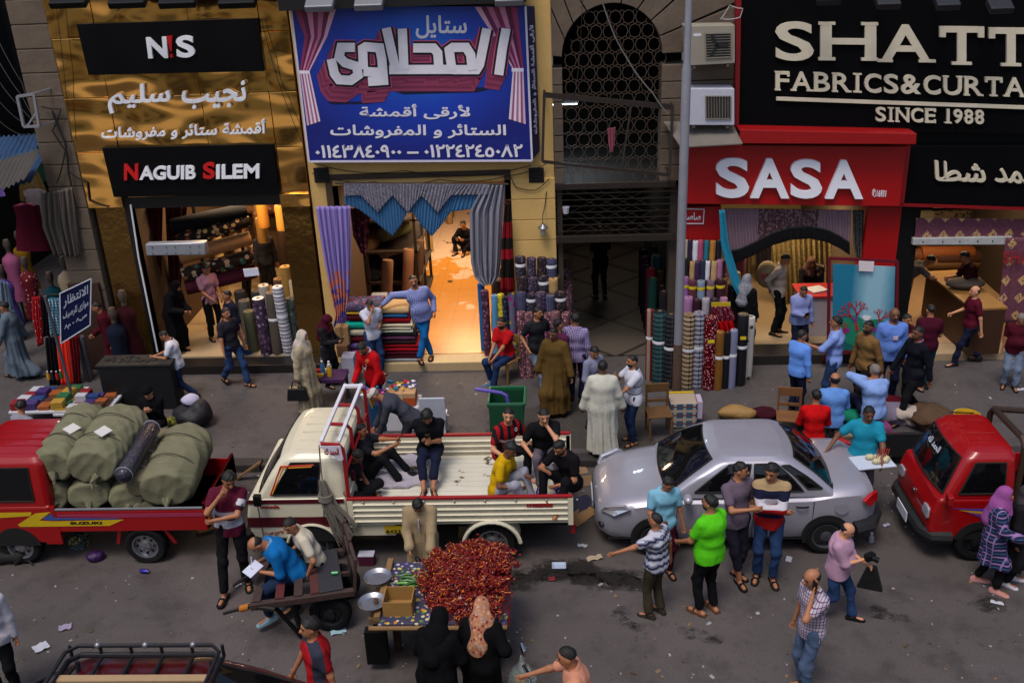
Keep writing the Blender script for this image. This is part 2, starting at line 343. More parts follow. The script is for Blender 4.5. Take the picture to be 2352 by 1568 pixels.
mb.build('cladding',parent=g,smooth=False,bevel=.008); mb = MB(DARKIN); mb.box(-8.92,-4.65,.105,.4,3.86,7.7); mb.build('light_leak_block',parent=g,smooth=False)  # unseen slab added behind the panels, stops lamp light leaking through the seams
mb = MB(M('8A6A3A',.22,.9,bump=(1.5,.5,.1))); mb.box(-8.85,-8.2,.12,.5,.13,3.5); mb.build('pillar',parent=g,smooth=False,bevel=.01); mb = MB(mb.mats[0]); mb.box(-5.22,-4.68,.05,.5,.13,3.42); mb.build('pillar',parent=g,smooth=False,bevel=.01)
mb = MB(M('141110',.5)); mb.box(-8.25,-5.2,.05,.35,3.45,3.7); mb.box(-8.25,-8.15,.06,.3,.3,3.45); mb.build('window_frame',parent=g,smooth=False)
mb = MB(M('1E1B1B',.3,bump=(30,.1))); mb.box(-8.3,-4.66,-.38,.03,.1,.31); mb.build('plinth',parent=g,smooth=False,bevel=.012)
room(g,-8.15,-5.22,5.5,.31,3.75,M('A08C70',.4),M('3E2C1E',.7),back=M('4A3624',.7),ceil=M('2E241A',.8),y0=.1)
mb = MB(STONE); z = .13
while z < 7.6:
    h = .42; mb.box(-9.62,-8.94,.02,.6,z+.012,z+h); z += h
mb.m = 0; mb.box(-9.6,-8.95,.06,.6,.13,7.7); mb.build('stone_pilaster',parent=g,smooth=False,bevel=.015)
mb = MB(M('3A2419',.7,nz=(3,.4),bump=(10,.5))); mb.box(-9.64,-9.02,-.06,.02,.14,2.0); mb.build('rusty_panel',parent=g,smooth=False,bevel=.01)
mb = MB(M('201A16',.8)); mb.box(-9.6,-4.64,.6,8,3.9,7.7); mb.box(-9.6,-8.3,.62,8,.13,3.9); mb.build('wall',parent=g,smooth=False)
lamp('shop_ceiling_light','warm ceiling light inside the gold clad fabric shop',(-6.6,1.6,3.6),1.6,.3,62,'FFD29C'); lamp('shop_ceiling_light','warm ceiling light at the back of the gold clad fabric shop',(-6.4,3.9,3.6),1.4,.3,55,'FFD29C')
mb = MB(M('9CA0A8',.4,.5)); P_ = pxq((333,561),(470,557),(473,586),(336,588),-.2); mb.prism(P_,(0,.18,0)); t = T('air_curtain_unit','long grey metal air curtain box across the gold shop window','air curtain',P_[3]); mb.build('housing',parent=t,bevel=.02)
mb = MB(BLACK); [mb.ell(bil(P_,s_,q_)+np.array([0,-.005,0]),.012,6,4) for s_ in (.12,.35,.5,.75,.9) for q_ in (.3,.8)]; mb.build('bolt',parent=t)
mb = MB(M('C8CDD6',.35)); a_,b_ = Yp(318,590,-.05),Yp(362,808,-.3); mb.tube([Yp(300,470,-.02),a_,b_],.018,8); mb.build('glint_mullion',label='thin white metal pole leaning down the gold shop window edge',cat='pole')  # window frame mullion; its white light reflection is put into the colour
def board(name,label,q,mat,thick,frame=None,fw=.03):
    q = [np.array(p) for p in q]; t = T(name,label,'sign',(q[0]+q[2])/2); mb = MB(mat); mb.prism(q,(0,thick,0)); mb.build('board',parent=t,smooth=False,bevel=.006)
    if frame:
        mb = MB(frame); ys = np.array([0,-.012,0])
        for i in range(4): mb.beam(q[i]+ys,q[(i+1) % 4]+ys,fw,.03 + .002*(i % 2),up=(0,1,0))
        mb.build('frame',parent=t,smooth=False)
    return t
def letters(t,name,mat,items,depth=.05,**k):
    mb = MB(mat)
    for body,q,kw in items: word(mb,body,q,depth,**{**k,**kw})
    return mb.build(name,parent=t,smooth=False)
y = -.10
t = board('black_shop_sign','glossy black sign reading NIS high on gold cladding',pxq((175,56),(591,42),(606,164),(203,173),y),SIGNBLK,.09)
letters(t,'white_letters',WHITE,[('N',pxq((337,86),(384,84),(388,133),(343,134),y),{}),('S',pxq((405,82),(446,81),(451,131),(408,133),y),{})],bold=.03)
mb = MB(M('B30F12',.4)); mb.prism(pxq((384,83),(397,82),(396,118),(393,118),y-.001),(0,-.05,0)); mb.prism(pxq((392,124),(397,123),(400,131),(393,132),y-.001),(0,-.05,0)); mb.build('red_mark',parent=t,smooth=False)
t = T('gold_shop_lettering','white Arabic lettering standing on the gold wall between two black signs','sign',Yp(410,260,-.02))
letters(t,'large_letters',WHITE,[('نجيب',pxq((420,190),(567,184),(567,246),(420,250),-.03),{'ar': True}),('سليم',pxq((251,196),(394,189),(394,254),(251,260),-.03),{'ar': True})],bold=.035,depth=.07)
letters(t,'small_letters',WHITE,[('أقمشة ستائر و مفروشات',pxq((235,285),(611,273),(611,313),(235,324),-.03),{'ar': True})],bold=.03,depth=.05)
t = board('black_shop_sign','glossy black sign with a shop name over the fabric window',pxq((234,340),(627,331),(642,445),(261,453),y),SIGNBLK,.09)
nq = lambda u0,u1,big: pxq((u0,(376 if big else 382)-.02*(u0-287)),(u1,(376 if big else 382)-.02*(u1-287)),(u1,413-.015*(u1-287)),(u0,413-.015*(u0-287)),y)
letters(t,'white_letters',WHITE,[('AGUIB',nq(322,451,0),{}),('ILEM',nq(498,597,0),{})],bold=.03)
letters(t,'red_letters',M('C2181B',.4),[('N',nq(287,319,1),{}),('S',nq(468,495,1),{})],bold=.03)
def flood(label,u,v,s,y,mat,tilt=.5):
    c = Yp(u,v,y); t = T('flood_lamp',label,'flood lamp',c); mb = MB(mat)
    mb.obox(c,s*1.25,.3,.12,rx=tilt); mb.build('lamp_head',parent=t,bevel=.02,smooth=False); mb = MB(mat); mb.beam(c+np.array([0,.05,.05]),c+np.array([0,.85,.25]),.04,.04); mb.build('arm',parent=t,smooth=False)
for u,l in ((160,'leftmost'),(295,'second from left'),(410,'third from left'),(547,'rightmost')): flood('black flood lamp over the NIS sign, %s of four' % l,u,2,.5,-.75,BLACK)
c = T('cream_shop_building','cream rendered building with an open curtain shop under a blue banner','building',(-2.3,0,PAVE))
mb = MB(CREAM); mb.box(-4.62,-.04,.04,.5,3.78,7.7); mb.box(-4.62,-4.2,.04,.5,.13,3.78); z = .13
for k in range(9):
    h = .4 if k else .5; mb.box(-.96,-.03,.0,.5,z+.008,z+h-.008); z += h
mb.box(-.94,-.05,.02,.5,.13,3.78); mb.build('wall',parent=c,smooth=False,bevel=.008)
OCHRE,ont,ob = _new('painted_floor'); _s = xyz(ont)
_c = mix(ont,noise(ont,1.2,6),'A66A26','C68838'); _c = mix(ont,ramp(ont,math_(ont,'ADD',noise(ont,.55,6),math_(ont,'MULTIPLY',_s[1],.035)),[(.675,'000000'),(.685,'FFFFFF')]),_c,'C6A68C')
_c = mix(ont,ramp(ont,noise(ont,2.0,8),[(.345,'FFFFFF'),(.36,'000000')]),_c,'3A2C22')
_l = math_(ont,'MAXIMUM',math_(ont,'LESS_THAN',math_(ont,'FRACT',math_(ont,'DIVIDE',_s[0],.45)),.014),math_(ont,'LESS_THAN',math_(ont,'FRACT',math_(ont,'DIVIDE',_s[1],.45)),.014))
fin(OCHRE,ont,ob,mix(ont,math_(ont,'MULTIPLY',_l,.8),_c,'6A4420'),.3,bump=(60,.1))
room(c,-4.2,-.97,10.5,.31,3.9,OCHRE,M('4A3626',.8),back=M('6A4A2C',.8),ceil=M('3A2E24',.8),y0=.0)
mb = MB(M('A8926E',.6,bump=(20,.2))); mb.box(-4.2,-.5,-.42,.0,.1,.306); mb.build('step',parent=c,smooth=False,bevel=.015)
for u,v in ((739,402),(1232,402)): mb = MB(M('17130F',.8)); P_ = Yp(u,v,.01); mb.box(P_[0]-.14,P_[0]+.14,-.015,.0,P_[2]-.14,P_[2]+.14); [mb.box(P_[0]-.12,P_[0]+.12,-.035,-.018,P_[2]-.1+k*.06,P_[2]-.08+k*.06) for k in range(4)]; mb.build('vent',parent=c,smooth=False)
pass
lamp('shop_ceiling_light','warm ceiling light inside the shop with the ochre floor',(-2.4,2.0,3.7),1.4,.3,85,'FFDCB0'); lamp('shop_ceiling_light','warm ceiling light deep inside the shop with the ochre floor',(-2.4,6.0,3.7),1.4,.3,120,'FFDCB0')
BL = -.28; V2 = lambda zx,zy: (588+zx/2.942,zy/2.942)
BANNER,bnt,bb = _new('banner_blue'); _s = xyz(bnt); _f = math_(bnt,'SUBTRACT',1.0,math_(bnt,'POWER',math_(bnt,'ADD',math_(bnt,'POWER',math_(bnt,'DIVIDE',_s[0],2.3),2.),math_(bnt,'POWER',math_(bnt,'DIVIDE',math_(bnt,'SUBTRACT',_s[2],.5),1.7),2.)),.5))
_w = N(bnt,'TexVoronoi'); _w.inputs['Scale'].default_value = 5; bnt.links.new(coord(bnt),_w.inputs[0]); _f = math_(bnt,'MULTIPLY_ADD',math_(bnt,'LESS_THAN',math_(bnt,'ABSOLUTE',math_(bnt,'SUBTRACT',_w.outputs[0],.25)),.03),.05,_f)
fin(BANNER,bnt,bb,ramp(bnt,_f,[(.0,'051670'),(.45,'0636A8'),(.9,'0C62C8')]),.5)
bq = pxq((668,15),(1207,15),(1222,369),(710,371),BL)
t = T('blue_banner_sign','big printed blue shop banner with drawn curtains and white Arabic lettering','sign',(bq[0]+bq[2])/2)
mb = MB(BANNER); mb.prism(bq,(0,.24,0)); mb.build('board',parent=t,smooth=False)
mb = MB(M('C9C3D6',.5)); n_ = np.array([0,-.006,0]); [mb.beam(bq[i]+n_,bq[(i+1) % 4]+n_,.035,.014 + .003*(i % 2),up=(0,1,0)) for i in (1,2,3)]; mb.build('frame',parent=t,smooth=False)
mb = MB(M('11183F',.5)); sp_ = [bq[1],Yp(1228,15,-.05),Yp(1240,347,-.05),bq[2]]; mb.prism(sp_,(-.05,.1,0)); mb.build('side_board',parent=t,smooth=False)
letters(t,'side_letters',M('B7B4C8',.5),[('لأرقى أقمشة الستائر و المفروشات',[bil(sp_,a,b) for a,b in ((.25,.85),(.25,.12),(.8,.12),(.8,.85))],{'ar': True})],depth=.01)
def strokes(name,mat,lists,wd,lay,dx=0,dy=0):
    mb = MB(mat); k = 0
    for pts in lists:
        for q in ribbon([(p[0]+dx,p[1]+dy) for p in pts],wd):
            P3 = [Yp(*V2(*p),BL-lay-.0008*(k % 9)) for p in q]; k += 1; mb.prism(P3,(0,.001,0))
    return mb.build(name,parent=t,smooth=False)
LOGO = [[(668,322),(575,322),(562,385),(600,425),(680,450),(690,510),(640,545),(560,540),(530,500),(508,400)],[(726,470),(720,330),(740,318),(835,325),(850,400),(862,545),(758,552)],[(726,485),(855,490)],
        [(880,190),(945,475)],[(988,195),(1000,470)],[(900,472),(1330,470)],[(1062,326),(1200,326),(1228,360),(1236,470)],[(1325,480),(1305,340),(1330,322),(1420,322),(1450,370),(1462,475)],[(1330,472),(1490,472),(1510,440),(1560,195)],[(1690,195),(1665,330),(1640,508)]]
for q in range(5): strokes('lettering_depth',M('6E2340' if q % 2 else '843251',.6),LOGO,104,.006+.0002*q,-46+9*q,95-18*q)
strokes('lettering_outline',M('C4547E',.5),LOGO,104,.017); strokes('lettering_border',M('17090F',.6),LOGO,92,.027); strokes('lettering',M('D8D4DC',.5),LOGO,62,.037)
mb = MB(M('D8D4DC',.5)); wa = lambda zx0,zy0,zx1,zy1,sl=0.: pxq(V2(zx0,zy0),V2(zx1,zy0+sl),V2(zx1,zy1+sl),V2(zx0,zy1),BL)
for b_,q_,kw in (('ستايل',wa(1080,105,1425,262),{'bold': .03}),('لأرقى أقمشة',wa(700,705,1448,806),{'bold': .035}),('الستائر و المفروشات',wa(503,840,1690,935),{'bold': .035})): word(mb,b_,q_,.012,ar=True,**kw)
word(mb,'٠١١٤٣٨٤٠٩٠٠ – ٠١٢٢٤٢٤٥٠٨٢',wa(402,975,1802,1068,-6),.012,bold=.03); mb.build('small_lettering',parent=t,smooth=False)
def polyz(name,mat,pts,lay,par=None): mb = MB(mat); mb.prism([Yp(*V2(*p),BL-lay) for p in pts],(0,.001,0)); return mb.build(name,parent=par or t,smooth=False)
cols = ['8E2C56','5A1838','C77DA0','7A2248','B4688E','6A1C40','D6A6C0']
for k in range(7):
    f0,f1 = k/7,(k+1)/7
    polyz('drawn_curtain',M(cols[k],.5),[(255+290*f0,52),(255+290*f1,52),(330+210*f1-60*f1,250),(297+66*f1,480),(297+66*f0,480),(330+210*f0-60*f0,250)],.004+.0004*k)
    polyz('drawn_curtain',M(['C9A7BD','8E4A6E','DCC9D6','A76A8C','E0D4DC','94507A','D8C4D2'][k],.5),[(297+66*f0,490),(297+66*f1,490),(345+90*f1,850-30*f1),(345+90*f0,850-30*f0)],.004+.0004*k)
    polyz('drawn_curtain',M(cols[6-k],.5),[(1478+285*f0,48),(1478+285*f1,48),(1735+72*f1,470),(1735+72*f0,470),(1640+150*f0,300)],.004+.0004*k)
    polyz('drawn_curtain',M(['D8C4D2','94507A','E0D4DC','A76A8C','DCC9D6','8E4A6E','C9A7BD'][k],.5),[(1735+72*f0,480),(1735+72*f1,480),(1708+115*f1,805+35*f1),(1708+115*f0,805+35*f0)],.004+.0004*k)
polyz('drawn_shadow',M('050B33',.6),[(870,600),(1640,590),(1500,625),(1000,640)],.003); polyz('drawn_shadow',M('050B33',.6),[(480,690),(840,685),(760,703),(520,708)],.0035)
for a_ in ((291,478,362,500),(1728,462,1808,486)): polyz('drawn_tieback',M('E4DCE8',.5),[(a_[0],a_[1]),(a_[2],a_[1]),(a_[2],a_[3]),(a_[0],a_[3])],.009)
mb = MB(M('0C0A0C',.8)); mb.box(-4.62,-.45,-.6,.04,6.98,7.7); mb.build('eave_box',label='dark boxed eave above the blue banner',cat='eave')
for u,v,l in ((735,10,'above the pink drawn curtain on the blue banner'),(848,7,'above the middle of the blue banner'),(1170,-4,'above the right end of the blue banner')): flood('grey flood lamp ' + l,u,v,.38,-.8,M('77787E',.5,.3))
s = T('stone_arch_building','old stone building with a grilled arch over a dark fabric passage','building',(1.05,0,PAVE))
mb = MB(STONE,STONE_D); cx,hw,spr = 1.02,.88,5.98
for k in range(14):
    z0 = 3.7+.3*k
    for (x0,x1) in ((-.03,cx-hw),(cx+hw,3.2)):
        if z0 < spr-.2: mb.box(x0,x1,.0,.5,z0+.008,min(z0+.292,spr))
for k in range(9):
    a0,a1 = math.pi*k/9+.012,math.pi*(k+1)/9-.012; arc = [(cx+hw*math.cos(a),.0,spr+hw*math.sin(a)) for a in np.linspace(a0,a1,5)]
    out = [(max(-.03,min(3.2,cx+2.4*math.cos(a))),.0,min(7.75,spr+2.4*math.sin(a))) for a in (a1,a0)]
    if out[0][2] != out[1][2] and out[0][0] != out[1][0]: out.insert(1,(out[0][0] if out[0][0] in (-.03,3.2) else out[1][0],.0,7.75))
    mb.prism(arc+out,(0,.5,0))
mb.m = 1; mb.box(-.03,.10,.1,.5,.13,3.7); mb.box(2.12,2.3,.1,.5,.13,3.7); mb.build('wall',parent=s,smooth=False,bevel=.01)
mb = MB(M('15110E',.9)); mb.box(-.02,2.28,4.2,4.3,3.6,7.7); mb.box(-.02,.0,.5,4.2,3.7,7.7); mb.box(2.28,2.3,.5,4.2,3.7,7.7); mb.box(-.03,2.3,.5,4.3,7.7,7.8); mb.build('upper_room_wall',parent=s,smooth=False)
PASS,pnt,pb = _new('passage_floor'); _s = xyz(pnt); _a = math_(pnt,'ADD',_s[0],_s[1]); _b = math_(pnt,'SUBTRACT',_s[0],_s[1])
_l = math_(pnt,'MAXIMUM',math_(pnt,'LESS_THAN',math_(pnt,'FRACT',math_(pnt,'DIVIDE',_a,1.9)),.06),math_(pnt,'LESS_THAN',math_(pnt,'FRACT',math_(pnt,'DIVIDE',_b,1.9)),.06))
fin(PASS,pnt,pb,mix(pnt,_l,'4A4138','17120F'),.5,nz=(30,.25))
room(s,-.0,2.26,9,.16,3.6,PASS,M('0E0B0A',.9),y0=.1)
mb = MB(IRON)
for z,d in ((3.66,.06),(2.64,.07)): mb.box(-.03,2.2,-.06,.02,z-d,z+d)
mb.build('iron_beam',parent=s,smooth=False,bevel=.01)
mb = MB(IRON)
for k in range(-6,14):
    for sg in (1,-1):
        x0 = .0+k*.31; pts = [(x0+sg*t_*.62*.5*3.2*(.98/.98) if False else x0+sg*t_*1.7,-.02+.012*sg,2.72+t_*.86) for t_ in (0,.5,1)]
        pts = [p for p in pts if -.02 <= p[0] <= 2.2]
        if len(pts) > 1: mb.beam(pts[0],pts[-1],.012,.012)
[mb.box(-.02,2.2,-.052,-.038,z,z+.014) for z in np.arange(2.8,3.6,.12)]
mb.build('shutter_lattice',parent=s,smooth=False)
mb = MB(M('4A3D32',.7,.2))
for i in range(9):
    for j in range(13):
        c0 = np.array([.18+i*.225+(.1125 if j % 2 else 0),-.01+.05,3.8+j*.235]);
        if not (.14 < c0[0] < 1.92) or (c0[2] > spr and (c0[0]-cx)**2+(c0[2]-spr)**2 > .82**2): continue
        ring = [c0+np.array([.105*(1+.18*(k % 2))*math.cos(R(22.5*k)),0,.118*(1+.18*(k % 2))*math.sin(R(22.5*k))]) for k in range(0,16,2)]
        for k in range(8): mb.beam(ring[k],ring[(k+1) % 8],.011,.011,up=(0,1,0))
        for k in (1,3,5,7): mb.beam(ring[k],c0+(ring[k]-c0)*1.45,.009,.009,up=(0,1,0))
mb.build('star_grille',parent=s,smooth=False)
t = T('iron_awning_frame','bare rusty iron awning frame leaning over the passage grille','awning frame',Yp(1400,320,-.4)); mb = MB(IRON); f4 = [Yp(1250,218,-.35),Yp(1545,246,-.35),Yp(1538,402,-.5),Yp(1246,371,-.5)]
for i in range(4): mb.beam(f4[i],f4[(i+1) % 4],.09 if i == 0 else .05,.05,up=(0,1,0))
mb.beam(bil(f4,.68,0),bil(f4,.62,1),.03,.03,up=(0,1,0)); mb.beam(f4[0],f4[0]+np.array([0,.4,0]),.04,.04); mb.beam(f4[1],f4[1]+np.array([0,.4,0]),.04,.04); mb.beam(f4[2]+np.array([0,0,.02]),f4[2]+np.array([.0,.55,.02]),.04,.04); mb.build('frame',parent=t,smooth=False)
lamp('shop_tube_light','small white tube light behind the star grille',Yp(1283,240,1.2)+np.array([.1,0,0]),.5,.12,14,'DDF2FF',e=12); lamp('shop_tube_light','dim white tube light deep in the passage ceiling',(1.2,5.0,3.4),1.2,.1,7,'E8DCCB')
r = T('red_shop_building','red fronted curtain shop with a tasselled valance','building',(4.3,0,PAVE))
mb = MB(RED); mb.box(2.30,3.05,-.02,.4,.13,3.2); mb.build('pier',parent=r,smooth=False,bevel=.01); mb = MB(RED); mb.box(5.74,6.36,-.03,.4,.13,3.12); mb.build('pier',parent=r,smooth=False,bevel=.01)
room(r,3.05,5.76,5.0,.33,3.2,M('8F7A5E',.45),M('5A4A38',.8),back=M('8C7A50',.8),ceil=M('2E2620',.8),y0=.1)
mb = MB(M('211D1B',.5)); mb.box(3.0,5.76,-.45,.1,.1,.33); mb.build('step',parent=r,smooth=False,bevel=.015)
mb = MB(M('241D19',.8)); mb.box(2.3,6.36,.4,6,3.3,4.7); mb.build('wall',parent=r,smooth=False)
lamp('shop_ceiling_light','warm ceiling light inside the red fronted curtain shop',(4.4,1.8,3.1),1.4,.3,38,'FFE0B4')
sq_ = pxq((1566,332),(2082,337),(2066,474),(1566,468),-.3)
t = board('red_shop_sign','wide red sign with white SASA lettering',sq_,RED,.28)
letters(t,'white_letters',M('E6E6EE',.45,nz=None),[(ch,pxq((u0,360+.02*(u0-1640)),(u1,360+.02*(u1-1640)),(u1,452+.008*(u1-1640)),(u0,452+.008*(u0-1640)),-.3),{}) for ch,u0,u1 in (('S',1643,1719),('A',1722,1811),('S',1814,1886),('A',1893,1980))],bold=.028,depth=.08)
letters(t,'phone_number',WHITE,[('✆16931',pxq((2003,434),(2036,435),(2034,454),(2003,453),-.3),{})],depth=.006,bold=.02)
mb = MB(M('8E080C',.45)); lq = pxq((1700,298),(2106,307),(2104,332),(1700,330),-.62); mb.prism([lq[0],lq[1],lq[2],lq[3]],(0,.05,0)); mb.prism([lq[0]+np.array([0,.052,0]),lq[1]+np.array([0,.052,0]),lq[1]+np.array([0,.62,0]),lq[0]+np.array([0,.62,0])],(0,0,-.04)); mb.build('red_canopy',label='narrow red metal canopy ledge above the SASA sign',cat='canopy',smooth=False,bevel=.01)
t = board('small_red_sign','small red plate with white Arabic lettering on the red pier',pxq((1569,479),(1617,480),(1615,513),(1571,513),-.03),M('AA0A10',.45),.02,WHITE,.012)
letters(t,'white_letters',WHITE,[('صاصا',pxq((1575,487),(1611,488),(1609,506),(1576,505),-.03),{'ar': True})],depth=.006,bold=.03)
k = T('black_shop_building','black fronted fabric shop behind and beside the red shop','building',(8.0,0,PAVE))
mb = MB(M('09090A',.6,spec=.1)); mb.box(6.37,6.72,-.0,.5,.13,3.1); mb.box(9.6,12,0,.5,.13,3.1); mb.box(3.2,12,.05,.5,4.62,7.7); mb.box(6.37,12,.06,.5,3.1,4.62); mb.build('wall',parent=k,smooth=False)
room(k,6.75,9.6,5,.28,3.1,M('A08060',.45),M('33261B',.8),back=M('4A3622',.8),ceil=M('241C16',.8),y0=.1)
mb = MB(M('9A8468',.6)); mb.box(6.7,9.7,-.4,.1,.1,.28); mb.build('step',parent=k,smooth=False,bevel=.015)
lamp('shop_ceiling_light','warm ceiling light inside the black fronted fabric shop',(8.0,2.2,3.0),1.4,.3,34,'FFE0B4')
y = -.2
t = board('black_fabric_sign','huge black sign with cream FABRICS and CURTAINS lettering, cut by the picture edge',pxq((1702,-60),(2600,-60),(2600,312),(1695,298),y),M('070709',.75,nz=(1.2,.25),spec=.06),.2,None)
mb = MB(CREAMLET); sl = .028
for bdy,u0,u1,v0,v1 in (('S',1780,1868,49,139),('H',1883,2011,50,138),('A',2022,2137,56,142),('T',2157,2257,60,148),('T',2270,2370,63,151),('A',2385,2500,66,154),('FABRICS&CURTAINS',1780,2466,163,207),('SINCE 1988',2010,2258,245,278)):
    s_ = .027 if len(bdy) > 2 else .01; serif_word(mb,bdy,pxq((u0,v0),(u1,v0+s_*(u1-u0)),(u1,v1+s_*(u1-u0)),(u0,v1),y),.05,gap=.14)
mb.prism(pxq((1782,222),(2600,251),(2600,259),(1782,230),y),(0,-.05,0)); mb.build('cream_letters',parent=t,smooth=False)
mb = MB(DRED); mb.prism(pxq((1692,-60),(1704,-60),(1697,300),(1688,300),y-.03),(0,.2,0)); mb.build('edge_strip',parent=t,smooth=False)
t = board('black_fabric_sign','lower black sign with cream Arabic lettering beside the SASA sign',pxq((2084,336),(2600,336),(2600,482),(2072,470),y),M('070709',.75,nz=(1.2,.25),spec=.06),.2,None)
mb = MB(CREAMLET); word(mb,'شطا',pxq((2145,368),(2262,372),(2262,418),(2145,414),y),.05,bold=.03,ar=True); word(mb,'محمد',pxq((2284,385),(2420,388),(2420,424),(2284,418),y),.05,bold=.03,ar=True); mb.build('cream_letters',parent=t,smooth=False)
mb = MB(DRED); mb.prism(pxq((2064,468),(2600,486),(2600,492),(2064,474),y-.05),(0,.2,0)); mb.prism(pxq((2080,336),(2092,336),(2076,470),(2066,470),y-.05),(0,.2,0)); mb.build('edge_strip',parent=t,smooth=False)
for u,v,l in ((1905,2,'first'),(2042,12,'second'),(2178,14,'third'),(2300,22,'fourth')): flood('dark flood lamp above the big black sign, %s from the left' % l,u-4,v-8,.3,-.8,M('2A2A2E',.5,.3))
a = T('market_shed','dark market shed with ragged blue corrugated awning at the street corner','building',(-10.8,2,PAVE))
mb = MB(M('120F0E',.9)); mb.box(-14,-9.0,8,8.2,.1,7.8); mb.box(-14.2,-14,-.5,8,.1,7.8); mb.box(-9.62,-9.55,.6,8,.1,7.8); mb.build('wall',parent=a,smooth=False)
cor = M('1A385A',.55,.2,nz=(2,.5))
for i,(u0,v0,u1,v1,yy,dz) in enumerate(((-60,330,105,318,1.2,.8),(-60,372,112,360,.5,.8),(-60,400,100,352,-.1,.6))):
    A_,B_ = Yp(u0,v0,yy),Yp(u1,v1,yy); mb = MB(cor if i < 2 else M('3C3835',.8,nz=(2,.4))); G = []
    for q in range(5): G.append([lerp(A_,B_,f/60)+np.array([0,-.8+.2*q,-.3+.1*q*1.0+.025*math.sin(f*1.5)+.03*math.sin(i+f*.21)*(4-q)/4]) for f in range(61)])
    mb.grid(G); mb.build('awning_sheet',parent=a,sharp=180)
lamp('shop_tube_light','small white tube light under the blue awning',Yp(47,413,1.5),.16,.1,8,'E8EEFF',e=20)
t = T('window_frame','small white wooden frame projecting from the stone corner','window frame',Yp(65,250,-.3)); mb = MB(M('77777B',.7)); f4 = [Yp(40,222,-.3),Yp(78,216,-.3),Yp(90,290,-.3),Yp(55,291,-.3)]
for i in range(4): mb.beam(f4[i],f4[(i+1) % 4],.045,.045+.004*(i % 2),up=(0,1,0))
mb.beam(bil(f4,.2,1),bil(f4,1,.55),.03,.03,up=(0,1,0)); mb.beam(f4[1],f4[1]+np.array([.25,.5,.05]),.03,.03); mb.beam(f4[2],f4[2]+np.array([.25,.5,.02]),.03,.03); mb.build('frame',parent=t,smooth=False)
o_ = T('opposite_building','ochre apartment building across the street, mirrored in the gold panels','building',(0,-31,0)); mb = MB(M('E0D0AC',.8,nz=(1,.3))); mb.box(-30,30,-34,-31,0,11); mb.build('wall',parent=o_,smooth=False)
for k in range(16): mb = MB(M(('B8A888','6A1A14','C8C0B0','3A3A44','B0803A','D0C8B8')[k % 6],.6)); mb.box(-28+k*3.5,-25.2+k*3.5,-30.95,-30.5,3.0+.3*(k % 3),4.3+.2*(k % 2)); mb.build('reflection_panel',parent=o_,smooth=False)  # unseen coloured panels added to streak the reflections in the gold cladding
mb = MB(M('1A1614',.3))
for i in range(14):
    for j in range(3): mb.box(-28+i*4,-26.2+i*4,-30.98,-30.9,1.2+j*3.4,2.8+j*3.4)
mb.build('window',parent=o_,smooth=False)
